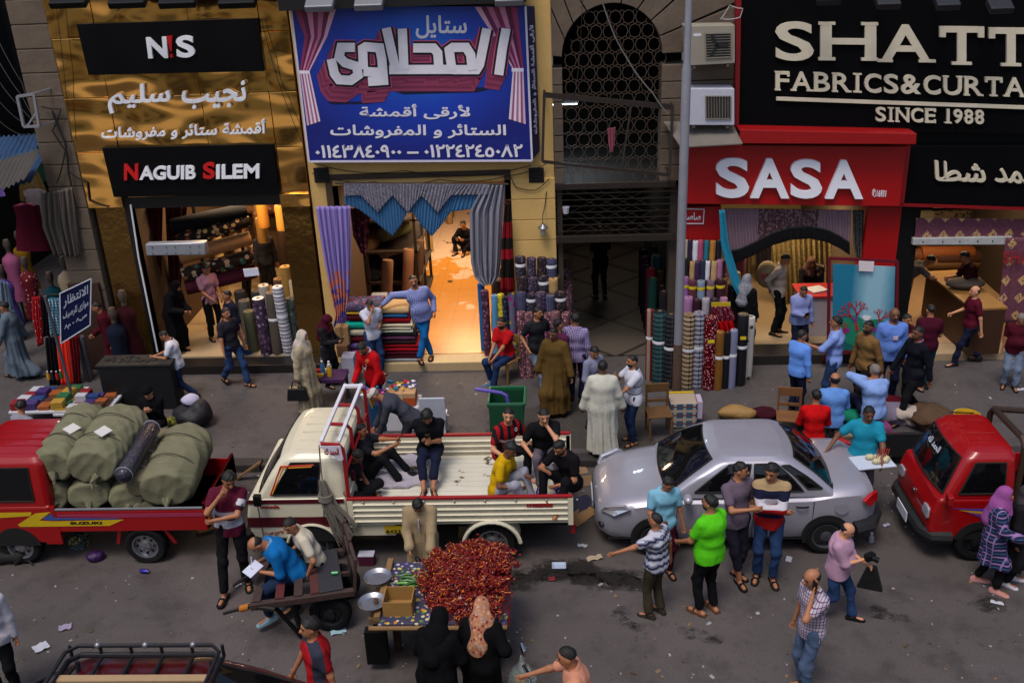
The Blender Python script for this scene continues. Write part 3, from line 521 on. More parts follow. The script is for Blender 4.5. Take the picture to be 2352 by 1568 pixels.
class Field:
    def __init__(s,lo,hi,vox):
        s.lo = np.array(lo,float); s.v = vox; s.n = np.maximum(4,np.ceil((np.array(hi)-s.lo)/vox).astype(int)+1)
        s.F = np.full(s.n,1.0,np.float32); s.ax = [(s.lo[i]+vox*np.arange(s.n[i])).astype(np.float32) for i in range(3)]
    def sub(s,lo,hi):
        a = np.clip(np.floor((np.array(lo)-s.lo)/s.v).astype(int),0,s.n-1); b = np.clip(np.ceil((np.array(hi)-s.lo)/s.v).astype(int)+1,1,s.n)
        sl = tuple(slice(a[i],max(a[i]+1,b[i])) for i in range(3)); X = [s.ax[i][sl[i]].reshape([-1 if j == i else 1 for j in range(3)]) for i in range(3)]
        return sl,X
    def join(s,sl,d,k):
        f = s.F[sl]
        if k > 0: h = np.maximum(k-np.abs(f-d),0)/k; s.F[sl] = np.minimum(f,d)-h*h*k*.25
        else: s.F[sl] = np.minimum(f,d)
    def cap(s,a,b,ra,rb,k=.03,n=None,q=1.):
        """tapered capsule a-b; n, q: thickness along direction n is q times as large"""
        a,b = np.asarray(a,np.float32),np.asarray(b,np.float32); r = max(ra,rb)*max(1,q)+k+s.v*2
        sl,X = s.sub(np.minimum(a,b)-r,np.maximum(a,b)+r)
        P = [X[i]-a[i] for i in range(3)]; d = b-a
        if n is not None:
            n = np.asarray(n,np.float32)/np.linalg.norm(n); g = (1/q-1)*(P[0]*n[0]+P[1]*n[1]+P[2]*n[2]); P = [P[i]+g*n[i] for i in range(3)]; d = d+(1/q-1)*np.dot(d,n)*n
        L = float(np.dot(d,d))+1e-9; t = np.clip((P[0]*d[0]+P[1]*d[1]+P[2]*d[2])/L,0,1)
        D = np.sqrt((P[0]-t*d[0])**2+(P[1]-t*d[1])**2+(P[2]-t*d[2])**2)-(ra+(rb-ra)*t); s.join(sl,D*min(1,q if n is not None else 1),k); return s
    def ell(s,c,r,rot=np.eye(3),k=.02):
        c = np.asarray(c); r = np.asarray(r,float); m = max(r)+k+s.v*2; sl,X = s.sub(c-m,c+m); P = [X[i]-c[i] for i in range(3)]
        q = [sum(P[i]*rot[i,j] for i in range(3))/r[j] for j in range(3)]; D = (np.sqrt(q[0]**2+q[1]**2+q[2]**2)-1)*min(r); s.join(sl,D.astype(np.float32),k); return s
    def cut(s,p,n,soft=0):
        """remove what lies on the side n points to"""
        X = [s.ax[i].reshape([-1 if j == i else 1 for j in range(3)]) for i in range(3)]
        s.F = np.maximum(s.F,sum((X[i]-p[i])*n[i] for i in range(3)).astype(np.float32)); return s
    def cutell(s,c,r,rot=np.eye(3)):
        c = np.asarray(c); X = [s.ax[i].reshape([-1 if j == i else 1 for j in range(3)]) for i in range(3)]; P = [X[i]-c[i] for i in range(3)]
        q = [sum(P[i]*rot[i,j] for i in range(3))/r[j] for j in range(3)]; s.F = np.maximum(s.F,-((np.sqrt(q[0]**2+q[1]**2+q[2]**2)-1)*min(r)).astype(np.float32)); return s
    def wrinkle(s,amp,sc=22,seed=0,zf=.75):
        g = np.random.default_rng(seed); X = [s.ax[i].reshape([-1 if j == i else 1 for j in range(3)]) for i in range(3)]; W = 0
        for _ in range(3):
            d = g.normal(size=3)*[1,1,zf]; d = d/np.linalg.norm(d)*sc*g.uniform(.6,1.5); ph = g.uniform(0,6); e = g.normal(size=3)*5*[1,1,min(1,zf*1.4)]
            q_ = np.sin((X[0]*d[0]+X[1]*d[1]+X[2]*d[2])*.5+ph+1.5*np.sin(X[0]*e[0]+X[1]*e[1]+X[2]*e[2])); W = W+2*np.abs(q_)-1.2
        s.F = s.F+(amp/2*W).astype(np.float32); return s
    def mesh(s):
        F = np.pad(s.F,1,constant_values=1.); org = s.lo-s.v; n = F.shape; I = F < 0
        if not I.any(): return None
        c = np.zeros(tuple(x-1 for x in n),np.int8)
        for dx in (0,1):
            for dy in (0,1):
                for dz in (0,1): c += I[dx:n[0]-1+dx,dy:n[1]-1+dy,dz:n[2]-1+dz]
        act = (c > 0) & (c < 8); idx = np.full(act.shape,-1,np.int64); cells = np.argwhere(act); idx[act] = np.arange(len(cells))
        sm = np.zeros((len(cells),3)); ct = np.zeros(len(cells))
        O = [(0,0,0),(1,0,0),(0,1,0),(0,0,1),(1,1,0),(1,0,1),(0,1,1),(1,1,1)]
        for i,a in enumerate(O):
            for b in O:
                if sum(abs(a[q]-b[q]) for q in range(3)) != 1 or b < a: continue
                fa = F[cells[:,0]+a[0],cells[:,1]+a[1],cells[:,2]+a[2]]; fb = F[cells[:,0]+b[0],cells[:,1]+b[1],cells[:,2]+b[2]]
                m = (fa < 0) != (fb < 0); t = np.where(m,fa/(fa-fb+1e-12),0); p = np.array(a)+t[:,None]*(np.array(b)-np.array(a)); sm[m] += p[m]; ct[m] += 1
        V = org+(cells+sm/ct[:,None])*s.v; Q = []
        for ax in range(3):
            o = [(1,0,0),(0,1,0),(0,0,1)][ax]; u,w_ = [(1,2),(2,0),(0,1)][ax]
            A = I[tuple(slice(0,n[i]-o[i]) for i in range(3))]; Bq = I[tuple(slice(o[i],n[i]) for i in range(3))]
            E = np.argwhere(A != Bq); E = E[(E[:,u] > 0) & (E[:,w_] > 0)]; up = A[E[:,0],E[:,1],E[:,2]]
            def at(du,dw):
                G = E.copy(); G[:,u] -= du; G[:,w_] -= dw; return idx[G[:,0],G[:,1],G[:,2]]
            q = np.stack([at(1,1),at(0,1),at(0,0),at(1,0)],1); q[~up] = q[~up][:,::-1]; Q.append(q)
        return V,np.concatenate(Q)
def np_mesh(name,V,Q,mats,parent,mi=None):
    me = bpy.data.meshes.new(name); me.vertices.add(len(V)); me.vertices.foreach_set('co',np.asarray(V,np.float32).ravel()); me.loops.add(Q.size); me.loops.foreach_set('vertex_index',Q.ravel().astype(np.int32))
    me.polygons.add(len(Q)); me.polygons.foreach_set('loop_start',np.arange(0,Q.size,4,dtype=np.int32)); me.polygons.foreach_set('use_smooth',np.ones(len(Q),bool))
    for m in (mats if isinstance(mats,list) else [mats]): me.materials.append(m)
    if mi is not None: me.polygons.foreach_set('material_index',mi)
    me.update(); me.validate(); o = bpy.data.objects.new(name,me); COL.objects.link(o)
    if parent is not None: o.parent = parent; WM[o.name] = WM[parent.name]
    return o
SKIN = {'m': M('9A6647',.55,nz=(20,.08)),'d': M('6B4430',.55,nz=(20,.08)),'l': M('B98262',.55,nz=(20,.08))}
HAIR = M('0D0A09',.55,nz=(60,.3),bump=(120,.4)); GREY = M('6E6762',.7,nz=(60,.25),bump=(120,.4)); EYE = M('1A1210',.3,nz=None); LIP = M('6E3A30',.6,nz=None)
def v3(*a): return np.array(a,float)
def rot(ax,a): return np.array(Matrix.Rotation(R(a),3,ax))
def ik(a,t,l1,l2,pole):
    d = t-a; L = np.linalg.norm(d); L2 = min(max(L,abs(l1-l2)+.02),(l1+l2)*.998); d = d/(L or 1); t = a+d*L2
    x = (l1*l1-l2*l2+L2*L2)/(2*L2); h = math.sqrt(max(0,l1*l1-x*x)); p = pole-d*np.dot(pole,d); p = p/(np.linalg.norm(p) or 1); return a+d*x+p*h,t
POSES = {
 'stand': dict(),'walk': dict(lf=(-.09,.24,0),rf=(.09,-.30,.06),l=(-.27,-.12,.84),r=(.27,.2,.88),hip=(0,-.02,.90)),
 'walk2': dict(lf=(-.09,-.30,.06),rf=(.09,.24,0),l=(-.27,.2,.88),r=(.27,-.12,.84),hip=(0,-.02,.90)),
 'phone': dict(r=(.07,.32,1.14),l=(-.16,.26,1.05),head=(0,-32)),
 'ear': dict(r=(.15,.08,1.50),pr=(1,.1,-.3),head=(0,-10)),'cross': dict(r=(-.13,.19,1.16),l=(.13,.21,1.2),pr=(1,.2,-.4),pl=(-1,.2,-.4)),
 'face': dict(r=(.03,.18,1.50),pr=(.7,.3,-1)),'behind': dict(r=(.08,-.16,.98),l=(-.08,-.18,.96)),
 'sit': dict(hip=(0,0,.52),lf=(-.12,.42,0),rf=(.12,.42,0),l=(-.12,.36,.60),r=(.12,.36,.60),lean=(6,0,0)),
 'floor': dict(hip=(0,0,.12),lf=(-.12,.52,0),rf=(.12,.50,0),l=(-.13,.42,.42),r=(.13,.42,.42),lean=(14,0,0)),
 'cross_legged': dict(hip=(0,0,.12),lf=(.16,.26,.03),rf=(-.16,.30,.03),kl=(-1,.4,.3),kr=(1,.4,.3),l=(-.12,.28,.22),r=(.12,.28,.22),lean=(14,0,0))}
def person(label,u,v,face,z=PAVE,h=1.74,fat=1.,pose='stand',top=None,bot=None,shoe='1C1A1A',skin='m',hair='short',beard=None,mous=False,group=None,fv=None,sleeve='short',kind='shirt',bare=False,cover=None,vox=.0125,belly=0.,seed=0,hem=.80,at=None,collar=None,yfix=None,**ov):
    q = dict(l=(-.25,.03,.82),r=(.25,.03,.82),lf=(-.10,.03,0),rf=(.10,-.03,0),hip=(0,0,.935),lean=(0,0,0),head=(0,0),pl=(-.5,-1,-.2),pr=(.5,-1,-.2),kl=(-.12,1,.1),kr=(.12,1,.1)); q.update(POSES[pose]); q.update(ov)
    if fv is not None: h = min(1.88,max(1.5,(Yp(u,v,Zp(u,fv,z)[1])[2]-z)/q.get('hk',1.0)))
    s = h/1.74
    hip = v3(*q['hip'])*s; Lm = rot('Z',q['lean'][2]) @ rot('Y',q['lean'][1]) @ rot('X',-q['lean'][0])
    up,fw,rt = Lm @ v3(0,0,1),Lm @ v3(0,1,0),Lm @ v3(1,0,0)
    waist = hip+(up*.6+v3(0,0,.4))*.17*s; chest = waist+up*.21*s; neck = chest+up*.155*s+fw*.005; sw = .168*s*(.9+.1*fat)
    Hm = Lm @ rot('Z',-q['head'][0]) @ rot('X',q['head'][1]); hd = neck+up*.06*s+(Hm @ v3(0,.025,.085))*s*1.05; hu,hf,hr = Hm @ v3(0,0,1),Hm @ v3(0,1,0),Hm @ v3(1,0,0)
    sh = {-1: neck-up*.072*s-rt*sw,1: neck-up*.072*s+rt*sw}; J = {}
    for sd,hk,fk,ph,pk in ((-1,'l','lf','pl','kl'),(1,'r','rf','pr','kr')):
        el,wr = ik(sh[sd],v3(*q[hk])*s,.285*s,.255*s,Lm @ v3(*q[ph])); hp = hip+rot('Z',q['lean'][2]) @ v3(sd*.092*s,0,-.02*s)
        kn,an = ik(hp,v3(*q[fk])*s+v3(0,0,.085*s),.43*s,.415*s,v3(*q[pk])); J[sd] = (el,wr,hp,kn,an)
    htop = hd+hu*.118*s; rz = R(face+180); Rz = rot('Z',face+180)
    if at is not None: base = v3(*at)
    elif fv is not None: g_ = Zp(u,fv,z); yy = g_[1]; hp_ = Yp(u,v,yy); base = v3(hp_[0],yy,z)-Rz @ v3(htop[0],0,0)
    else: wp = Zp(u,v,z+htop[2]); base = v3(wp[0],wp[1],z)-Rz @ v3(htop[0],htop[1],0)
    root = T('person',label,'person',base,rz,group); f = fat; seed = seed or int(u*7+v) % 997
    pts = np.array([hd,hip,waist,chest,neck]+[p for sd in (-1,1) for p in J[sd]]); lo,hi = pts.min(0)-.24*max(1,f),pts.max(0)+.24*max(1,f); lo[2] = min(pts[:,2].min()-.09,lo[2]+.14)
    def torso(B,e=0.,k=.05):
        B.cap(hip-rt*.055*s,hip+rt*.055*s,.105*s*f+e,.105*s*f+e,k); B.cap(waist-rt*.045*s,waist+rt*.045*s,.098*s*f+e,.098*s*f+e,k);
        if belly: B.ell(waist+fw*.06*s-up*.03*s,(.15*s*f+e,.09+belly+e,.16*s+e),Lm,k)
        B.cap(chest-rt*.075*s,chest+rt*.075*s,.108*s*f+e,.108*s*f+e,k,fw,.95); B.cap(waist,chest,.10*s*f+e,.115*s*f+e,k,rt,1.2)
        [B.cap(neck-up*.03*s+rt*j*.03*s,sh[j]-rt*j*.015*s,.052*s+e,.050*s+e,.03) for j in (-1,1)]; B.cap(neck-up*.06*s,chest,.085*s*f+e,.1*s*f+e,k)
    def arm(B,sd,e=0.,frac=2.,k=.025):
        el,wr = J[sd][:2]; B.cap(sh[sd],lerp(sh[sd],el,min(1,frac)),(.052*s)*f**.5+e,(.052-.012*min(1,frac))*s*f**.5+e,k)
        if frac > 1: B.cap(el,lerp(el,wr,frac-1),.040*s*f**.5+e,(.040-.013*(frac-1))*s+e,k)
    def leg(B,sd,e=0.,frac=2.,k=.04,flare=0.):
        _,_,hp,kn,an = J[sd][:5]; B.cap(hp,kn,.086*s*f**.7+e,.058*s+e,k);
        if frac > 1: B.cap(kn,lerp(kn,an,frac-1),.056*s+e,.056*s-(.016*s-flare)*(frac-1)+e,k)
    def head(B,e=0.,k=.015):
        B.ell(hd+hu*.028*s-hf*.008*s,(.076*s+e,.094*s+e,.090*s+e),Hm,k); B.ell(hd-hu*.035*s+hf*.018*s,(.060*s+e,.068*s+e,.074*s+e),Hm,.03)
    B = Field(lo,hi,vox); torso(B,-.008); B.cap(neck-up*.07*s,hd-hu*.03*s-hf*.02*s,.058*s*f**.3,.050*s*f**.3,.03); head(B); B.ell(hd+hf*.096*s-hu*.012*s,(.016*s,.022*s,.022*s),Hm,.014)
    for sd in (-1,1):
        B.ell(hd+hr*sd*.078*s-hf*.012*s,(.010,.022,.032),Hm,.008); arm(B,sd,-.004); leg(B,sd,-.006)
        el,wr,hp,kn,an = J[sd]; d = wr-el; d = d/np.linalg.norm(d); B.cap(wr,wr+d*.075*s,.026*s,.030*s,.015,np.cross(d,up+v3(.01,.02,0)),.6)
        fd = rot('Z',q['lean'][2]-sd*12) @ v3(0,1,0); fd = fd if q.get('toe') is None else v3(*q['toe'])/np.linalg.norm(q['toe']); tz = v3(0,0,1); hz = an-tz*.055*s if an[2] < .25 or pose in ('floor','sit') else an-tz*.05*s
        J[sd] += (fd,hz); B.cap(hz-fd*.05*s,hz+fd*.145*s-tz*.006,.034*s,.026*s,.03);
    V,Q = B.mesh(); mi = np.zeros(len(Q),np.int32); ex = MB();
    def pt(a,b,c): return hd+hr*a*s+hf*b*s+hu*c*s
    if cover != 'niqab':
        for sd in (-1,1):
            ex.m = 1; ex.ell(pt(sd*.031,.077,.014),(.013*s,.008*s,.007*s),6,4,Hm); ex.m = 2; ex.tube([pt(sd*.012,.086,.032),pt(sd*.03,.083,.037),pt(sd*.05,.068,.03)],.006*s,5)
        ex.m = 3; ex.ell(pt(0,.083,-.052),(.024*s,.008*s,.007*s),6,4,Hm)
    ex.m = 0; curl = q.get('curl',.55)
    for sd in (-1,1):
        el,wr = J[sd][:2]; d = (wr-el)/np.linalg.norm(wr-el); n = np.cross(d,up+v3(.01,.02,0)); n /= np.linalg.norm(n); a = np.cross(d,n); pd = -sd*n; tip = wr+d*.085*s
        for i,L in enumerate((.062,.072,.067,.052)):
            b0 = tip+a*(.027-.018*i)*s*1.05; m1 = b0+(d*(1-.3*curl)+pd*.5*curl)*L*.55*s; m2 = m1+(d*(1-1.1*curl)+pd*curl)*L*.5*s; ex.tube([b0-d*.015,b0,m1,m2],[.0095*s,.0095*s,.0085*s,.006*s],5)
        tb = wr+d*.03*s+a*.027*s; t1 = tb+(a*.6+d*.6+pd*.3)*.038*s; ex.tube([tb-a*.01,tb,t1,t1+(d*.9+pd*.25)*.028*s],[.012*s,.012*s,.010*s,.007*s],5)
    F4 = np.array([fc if len(fc) == 4 else fc[:4] for fc in ex.F]); nq = len(V); V = np.vstack([V,np.array(ex.V)]); Q = np.vstack([Q,F4+nq]); mi = np.concatenate([mi,np.array(ex.I,np.int32)])
    hm = {'grey': GREY,'bald_grey': GREY}.get(hair,HAIR); body = np_mesh('body',V,Q,[SKIN[skin],EYE,hm,LIP],root,mi); out = {'root': root,'J': J,'hd': hd,'Hm': Hm,'hip': hip,'chest': chest,'waist': waist,'fw': fw,'up': up,'rt': rt,'s': s,'sh': sh}
    def piece(name,fn,mat,vx=None,wr_=0.,lo_=None,hi_=None):
        Fd = Field(lo if lo_ is None else lo_,hi if hi_ is None else hi_,vx or vox*1.1); fn(Fd)
        r_ = Fd.mesh()
        if r_ is None: return None
        out[name] = r_; return np_mesh(name,r_[0],r_[1],mat if not isinstance(mat,str) else cloth(mat),root)
    hl,hh = hd-.30,hd+.26
    if hair in ('short','grey','full','receding'):
        e = .006 if hair != 'full' else .015; a_ = {'receding': -.012}.get(hair,.004)
        def fh(B): head(B,e,.01); n = -hu*.86+hf*.52; B.cut(hd+hu*(.042-a_)*s+hf*.008*s,n/np.linalg.norm(n)); B.cut(hd-hu*.055*s,-hu); B.wrinkle(.004,90,seed)
        piece('hair',fh,hm,.008,lo_=hl,hi_=hh)
    elif hair in ('bald','bald_grey'):
        def fh(B): head(B,.007,.01); n = -hu*.45+hf*.9; B.cut(hd+hu*.01*s-hf*.03*s,n/np.linalg.norm(n)); B.cut(hd+hu*.055*s,hu); B.cut(hd-hu*.055*s,-hu)
        piece('hair',fh,hm,.009,lo_=hl,hi_=hh)
    if beard:
        def fb(B): B.ell(hd-hu*.040*s+hf*.018*s,(.064*s,.073*s,.078*s),Hm,.02); B.cut(hd-hu*.036*s,hu*.95-hf*.35); B.cut(hd-hf*.012*s,-hf); B.cutell(hd+hf*.095*s-hu*.05*s,(.022,.02,.012),Hm)
        piece('beard',fb,hm,.009,lo_=hl,hi_=hh)
    if mous or beard:
        mb = MB(); mb.tube([pt(-.034,.078,-.044),pt(-.012,.089,-.036),pt(.012,.089,-.036),pt(.034,.078,-.044)],[.004,.008,.008,.004],6); mb.build('moustache',hm,root,world=False)
    fr = {'short': .62,'long': 1.93,'none': 0,'elbow': 1.05,'half': 1.5}[sleeve]; loose = q.get('loose',.014)
    if top is not None:
        def ft(B):
            torso(B,loose); hz_ = hip+up*(-.105)*s
            B.cap(hip+up*.02*s,hip-up*.16*s,.112*s*f+loose,.116*s*f+loose,.05,rt,1.38)
            if hem < .8: B.cap(hip,hip-up*(.9-hem)*s,.12*s*f+loose,.13*s*f+loose,.05,rt,1.3); hz_ = hip-up*(.935-hem)*s
            B.cap(neck-up*.06*s,neck-up*.015*s,.062*s+loose*.5,.055*s+loose*.5,.03); B.wrinkle(.011,22,seed,.5)
            B.cut(hz_,-up); B.cut(neck+up*.022*s,up+fw*.35)
            for sd in (-1,1):
                if fr: arm(B,sd,loose+.004,fr,.03)
        if kind in ('shirt',): piece('shirt',ft,top)
        elif kind in ('jacket',): piece('jacket',ft,top)
        elif kind in ('galabeya','abaya'):
            zb = q.get('skirt',.10)
            def fg(B):
                torso(B,loose+.008,.06); ft_ = {sd: J[sd][4] for sd in (-1,1)}
                for sd in (-1,1):
                    arm(B,sd,loose+.016,1.9,.03); el,wr = J[sd][:2]; B.cap(lerp(el,wr,.5),lerp(el,wr,.92),.05,.066,.03); J_ = J[sd]
                    B.cap(J_[2],J_[3],.125*s*f,.115*s,.08); B.cap(J_[3],J_[4],.115*s,.135*s,.08)
                fm = lerp(J[-1][4],J[1][4],.5); B.cap(chest-up*.05*s,fm,.135*s*f,.19*s,.06,rt,1.25)
                B.cap(neck-up*.06*s,neck-up*.01*s,.066*s,.058*s,.03)
                X = [B.ax[i].reshape([-1 if j == i else 1 for j in range(3)]) for i in range(3)]; th = np.arctan2(X[1]-hip[1],X[0]-hip[0]); amp = np.clip((hip[2]+.30-X[2])/1.0,0,.9)*.018
                B.F = B.F+(amp*(np.sin(th*9+seed+3*X[2])+.5*np.sin(th*17+1+seed))).astype(np.float32)
                B.wrinkle(.005,20,seed,.15); B.cut(v3(0,0,min(J[-1][4][2],J[1][4][2])+zb-.085),v3(0,0,-1)) if pose not in ('sit','floor') else None; B.cut(neck+up*.03*s,up+fw*.3)
            lo[2] = min(lo[2],0); piece(kind,fg,top,vox*1.15)
    if bot is not None:
        frb = q.get('leglen',1.9)
        def fp(B):
            B.cap(hip-rt*.055*s,hip+rt*.055*s,.105*s*f+.006,.105*s*f+.006,.05)
            for sd in (-1,1): leg(B,sd,.010,frb,.04,q.get('flare',.012))
            B.wrinkle(.011,26,seed+5)
            if pose not in ('sit','floor','cross_legged'): B.cut(hip+up*.09*s,up)
        piece('trousers',fp,bot)
    if shoe is not None and not bare:
        for sd in (-1,1):
            fd,hz = J[sd][5],J[sd][6]; mb = MB(); x_ = np.cross(fd,v3(0,0,1)); mat = cloth(shoe) if isinstance(shoe,str) else shoe
            if q.get('sandal'):
                prof = [(-.095,.036),(-.05,.044),(.03,.042),(.11,.052),(.165,.046),(.195,.02)]; P = [hz+fd*a*s+x_*w_*s for a,w_ in prof]+[hz+fd*a*s-x_*w_*s for a,w_ in prof[::-1]]
                mb.prism([p-v3(0,0,.036*s) for p in P],(0,0,.02)); mb.tube([hz+fd*.085*s+x_*.046*s-v3(0,0,.025),hz+fd*.08*s+x_*.02*s+v3(0,0,.026),hz+fd*.08*s-x_*.02*s+v3(0,0,.026),hz+fd*.085*s-x_*.046*s-v3(0,0,.025)],.016,6); mb.tube([hz-fd*.02*s+x_*.042*s-v3(0,0,.02),hz+fd*.02*s+v3(0,0,.045),hz-fd*.02*s-x_*.042*s-v3(0,0,.02)],.011,6)
            else:
                rr = []
                for a,w_,hh_ in ((-.092,.028,.05),(-.06,.042,.085),(0,.042,.085),(.06,.046,.06),(.12,.050,.045),(.17,.042,.036),(.195,.018,.022)): c_ = hz+fd*a*s-v3(0,0,.036*s); rr.append([c_+x_*w_*s*math.cos(t)*(1.0)+v3(0,0,max(0,math.sin(t))**.8*hh_*s) for t in np.linspace(0,2*math.pi,12,endpoint=False)])
                mb.rings(rr)
            mb.build('sandal' if q.get('sandal') else 'shoe',mat,root,world=False)
    if cover in ('hijab','niqab'):
        cm = q['cmat']
        def fc(B):
            head(B,.016,.02); B.cap(hd-hu*.02-hf*.02,neck-up*.02*s,.085*s,.10*s,.05); B.cap(neck-up*.03*s-rt*.09*s,neck-up*.03*s+rt*.09*s,.078*s,.078*s,.06); B.cap(neck,chest+fw*.06+up*.03,.10*s,.10*s,.06)
            if q.get('drape'): B.cap(neck-fw*.04,chest-fw*.10*s-up*.12*s,.11*s,.13*s,.08)
            B.wrinkle(.010,26,seed)
            if cover == 'hijab': B.cutell(hd+hf*.105*s-hu*.012*s,(.056*s,.06*s,.078*s),Hm)
            else: B.cutell(hd+hf*.11*s+hu*.012*s,(.05*s,.05*s,.016*s),Hm)
        piece('headscarf',fc,cm,.0115,lo_=hd-v3(.36,.36,.6),hi_=hd+.3)
    if cover == 'cap':
        def fc(B): head(B,.018,.02); B.cut(hd+hu*.045*s,-hu); B.cut(hd+hu*.115*s,hu)
        piece('cap',fc,q['cmat'],.0115,lo_=hl,hi_=hh)
    if cover == 'scarf_cap':
        def fc(B): head(B,.022,.02); B.cut(hd+hu*.02*s,-hu*.9+hf*.3)
        piece('cap',fc,q['cmat'],.0115,lo_=hl,hi_=hh)
    if collar is not None and top is not None:
        mb = MB(); n_ = neck+up*.022*s; rr = [[n_+(rt*math.cos(a)*1.08+fw*math.sin(a))*r_*s+up*z_*s-fw*.012-up*.35*.06*math.sin(a)*s for a in np.linspace(0,2*math.pi,16,endpoint=False)] for r_,z_ in ((.078,-.022),(.066,.012),(.060,.012),(.062,-.02))]; mb.rings(rr,caps=False); mb.build('collar',cloth(collar),root,world=False)
    return out
def held(mb,name,label,cat,P,sd,**k): pass
def wpos(P,sd=1,d=(0,0,0),key='hand'):
    """world point at a person's wrist plus offset in the person's frame"""
    el,wr = P['J'][sd][:2]; dd = (wr-el)/np.linalg.norm(wr-el); p = wr+dd*.09*P['s']+v3(*d); return np.array(WM[P['root'].name] @ Vector(p))
def decal(P,piece,body,c,w_,hgt,mat,name='lettering',dirv=(0,1,0),ar=False,bold=.03,upv=(0,0,1)):
    """writing printed on a garment: projected onto it along dirv (person's frame)"""
    V,Q = P[piece]; T_ = BVHTree.FromPolygons(V.tolist(),Q.tolist()); d = v3(*dirv); d = d/np.linalg.norm(d); x = np.cross(v3(*upv),d); x /= np.linalg.norm(x); y = np.cross(d,x)
    G,F = glyphs(arabic(body) if ar else body,bold,0); lo,hi = G.min(0),G.max(0); U = (G-lo)/(hi-lo+1e-9); pts = []
    for a in U:
        p = v3(*c)+x*(.5-a[0])*-w_+y*(a[1]-.5)*hgt; hit = T_.ray_cast(Vector(p+d*.6),Vector(-d)); pts.append((np.array(hit[0]) if hit[0] is not None else p)+d*.004)
    return link_mesh(name,np.array(pts),F,mat,None,P['root'],False,False)
def drape(name,label,cat,rows,y,folds,amp,mat,n=90,m=24,group=None,parent=None,ph=0.,dy=0.):
    """hanging cloth through pixel polylines (top to bottom) on the upright plane y, with folds"""
    Rw = []
    for r in rows:
        r = np.array(r,float); L = np.r_[0,np.cumsum(np.hypot(*np.diff(r,axis=0).T))]; t = np.linspace(0,L[-1],n); Rw.append(np.stack([np.interp(t,L,r[:,0]),np.interp(t,L,r[:,1])],1))
    G = []
    for i in range(m):
        t = i/(m-1)*(len(Rw)-1); k = min(int(t),len(Rw)-2); f = t-k; row = []
        for j in range(n):
            u,v = Rw[k][j]*(1-f)+Rw[k+1][j]*f; p = Yp(u,v,y); s = j/(n-1); a = amp*(.55+.45*i/m)
            row.append(p+np.array([0,-a*math.sin(2*math.pi*folds*s+ph+.5*math.sin(3*s+i*.12))-.3*a*math.sin(2*math.pi*folds*2.3*s+1+i*.1)-dy*i/m,0]))
        G.append(row)
    mb = MB(mat); mb.grid(G); o = mb.build(name,sharp=180,label=label,cat=cat,group=group,parent=parent); md = o.modifiers.new('thickness','SOLIDIFY'); md.thickness = .006; return o
TAPE = M('D9D9DE',.4,nz=None); CORE = M('7A5A3C',.8); YTAG = M('C9B21E',.5,nz=None)
def roll(label,base,r,h,mat,band=None,tilt=(0,0),group=None,end=None,tag=None):
    t = T('fabric_roll',label,'fabric roll',base,0,group); d = np.array([tilt[0],tilt[1],1.]); d /= np.linalg.norm(d); b = np.array(base,float); rr = random.uniform
    mb = MB(mat); mb.lathe(b,[(r*.96,0),(r,.02),(r*1.02,h*.3),(r*.985,h*.55),(r*1.01,h*.8),(r,h-.02),(r*.93,h)],16,d); mb.build('fabric',parent=t,sharp=50)
    mb = MB(end or mat); mb.lathe(b,[(r*.9,h+.002),(r*.88,h+.006),(r*.6,h+.004),(r*.55,h+.008),(r*.3,h+.005)],14,d); mb.build('roll_end',parent=t,sharp=40)
    mb = MB(CORE); mb.lathe(b,[(r*.28,h+.006),(r*.28,h+.014),(r*.2,h+.014),(r*.2,h+.008)],10,d); mb.build('core_tube',parent=t)
    if band: mb = MB(band); z = h*rr(.5,.6); mb.lathe(b,[(r*1.025,z),(r*1.045,z+.01),(r*1.045,z+.05),(r*1.025,z+.06)],16,d,caps=False); mb.build('tape_band',parent=t)
    if tag: mb = MB(tag); c = b+d*h*.7+np.array([0,-r*1.03,0]); mb.box(c[0]-r*.5,c[0]+r*.5,c[1]-.006,c[1]+.004,c[2]-.03,c[2]+.03); mb.build('paper_tag',parent=t,smooth=False)
    return t
def rollpx(label,u,vt,vb,r,y,mat,**k):
    A_,B_ = Yp(u,vt,y),Yp(u,vb,y); return roll(label,(A_[0]+random.uniform(-.012,.012),y+random.uniform(-.02,.02),B_[2]),r*random.uniform(.9,1.08),A_[2]-B_[2]+random.uniform(-.02,.03),mat,tilt=(random.uniform(-.03,.03),random.uniform(-.02,.03)),**k)
FL = [floral('2A2430',['4E4658','6A6070','1A1620'],22),floral('3C3244',['6E6278','241E2C'],26),floral('2C2226',['5A4A50','181214'],24),lines_mat('2A2A40','545470',.03,.03,.3,.3),floral('5E3A44',['9A6A74','3A2028','B08A90'],20),floral('6A4A50',['A87A80','4A2A30'],20)]
TAN = M('A88656',.8); g_ = 'patterned fabric rolls stacked by the cream pier'
def rack(name,label,x0,x1,tiers):
    t = T(name,label,'display rack',((x0+x1)/2,tiers[0][0],PAVE)); mb = MB(M('3A2A1E',.7))
    for y,z in tiers: mb.box(x0,x1,y-.1,y+.1,z-.035,z-.002); [mb.box(x-.02,x+.02,y-.08,y+.08,PAVE,z-.037) for x in (x0+.03,x1-.03)]
    mb.build('shelf',parent=t,smooth=False); return t
def zt(v,y,u=1230): return Yp(u,v,y)[2]
rack('display_rack','stepped wooden rack of dark patterned rolls by the cream pier',Yp(1186,640,-.25)[0],Yp(1286,640,-.25)[0],[(-.25,zt(635,-.25)),(-.40,zt(670,-.40)),(-.55,zt(712,-.55))])
nm = ['first','second','third','fourth','fifth']
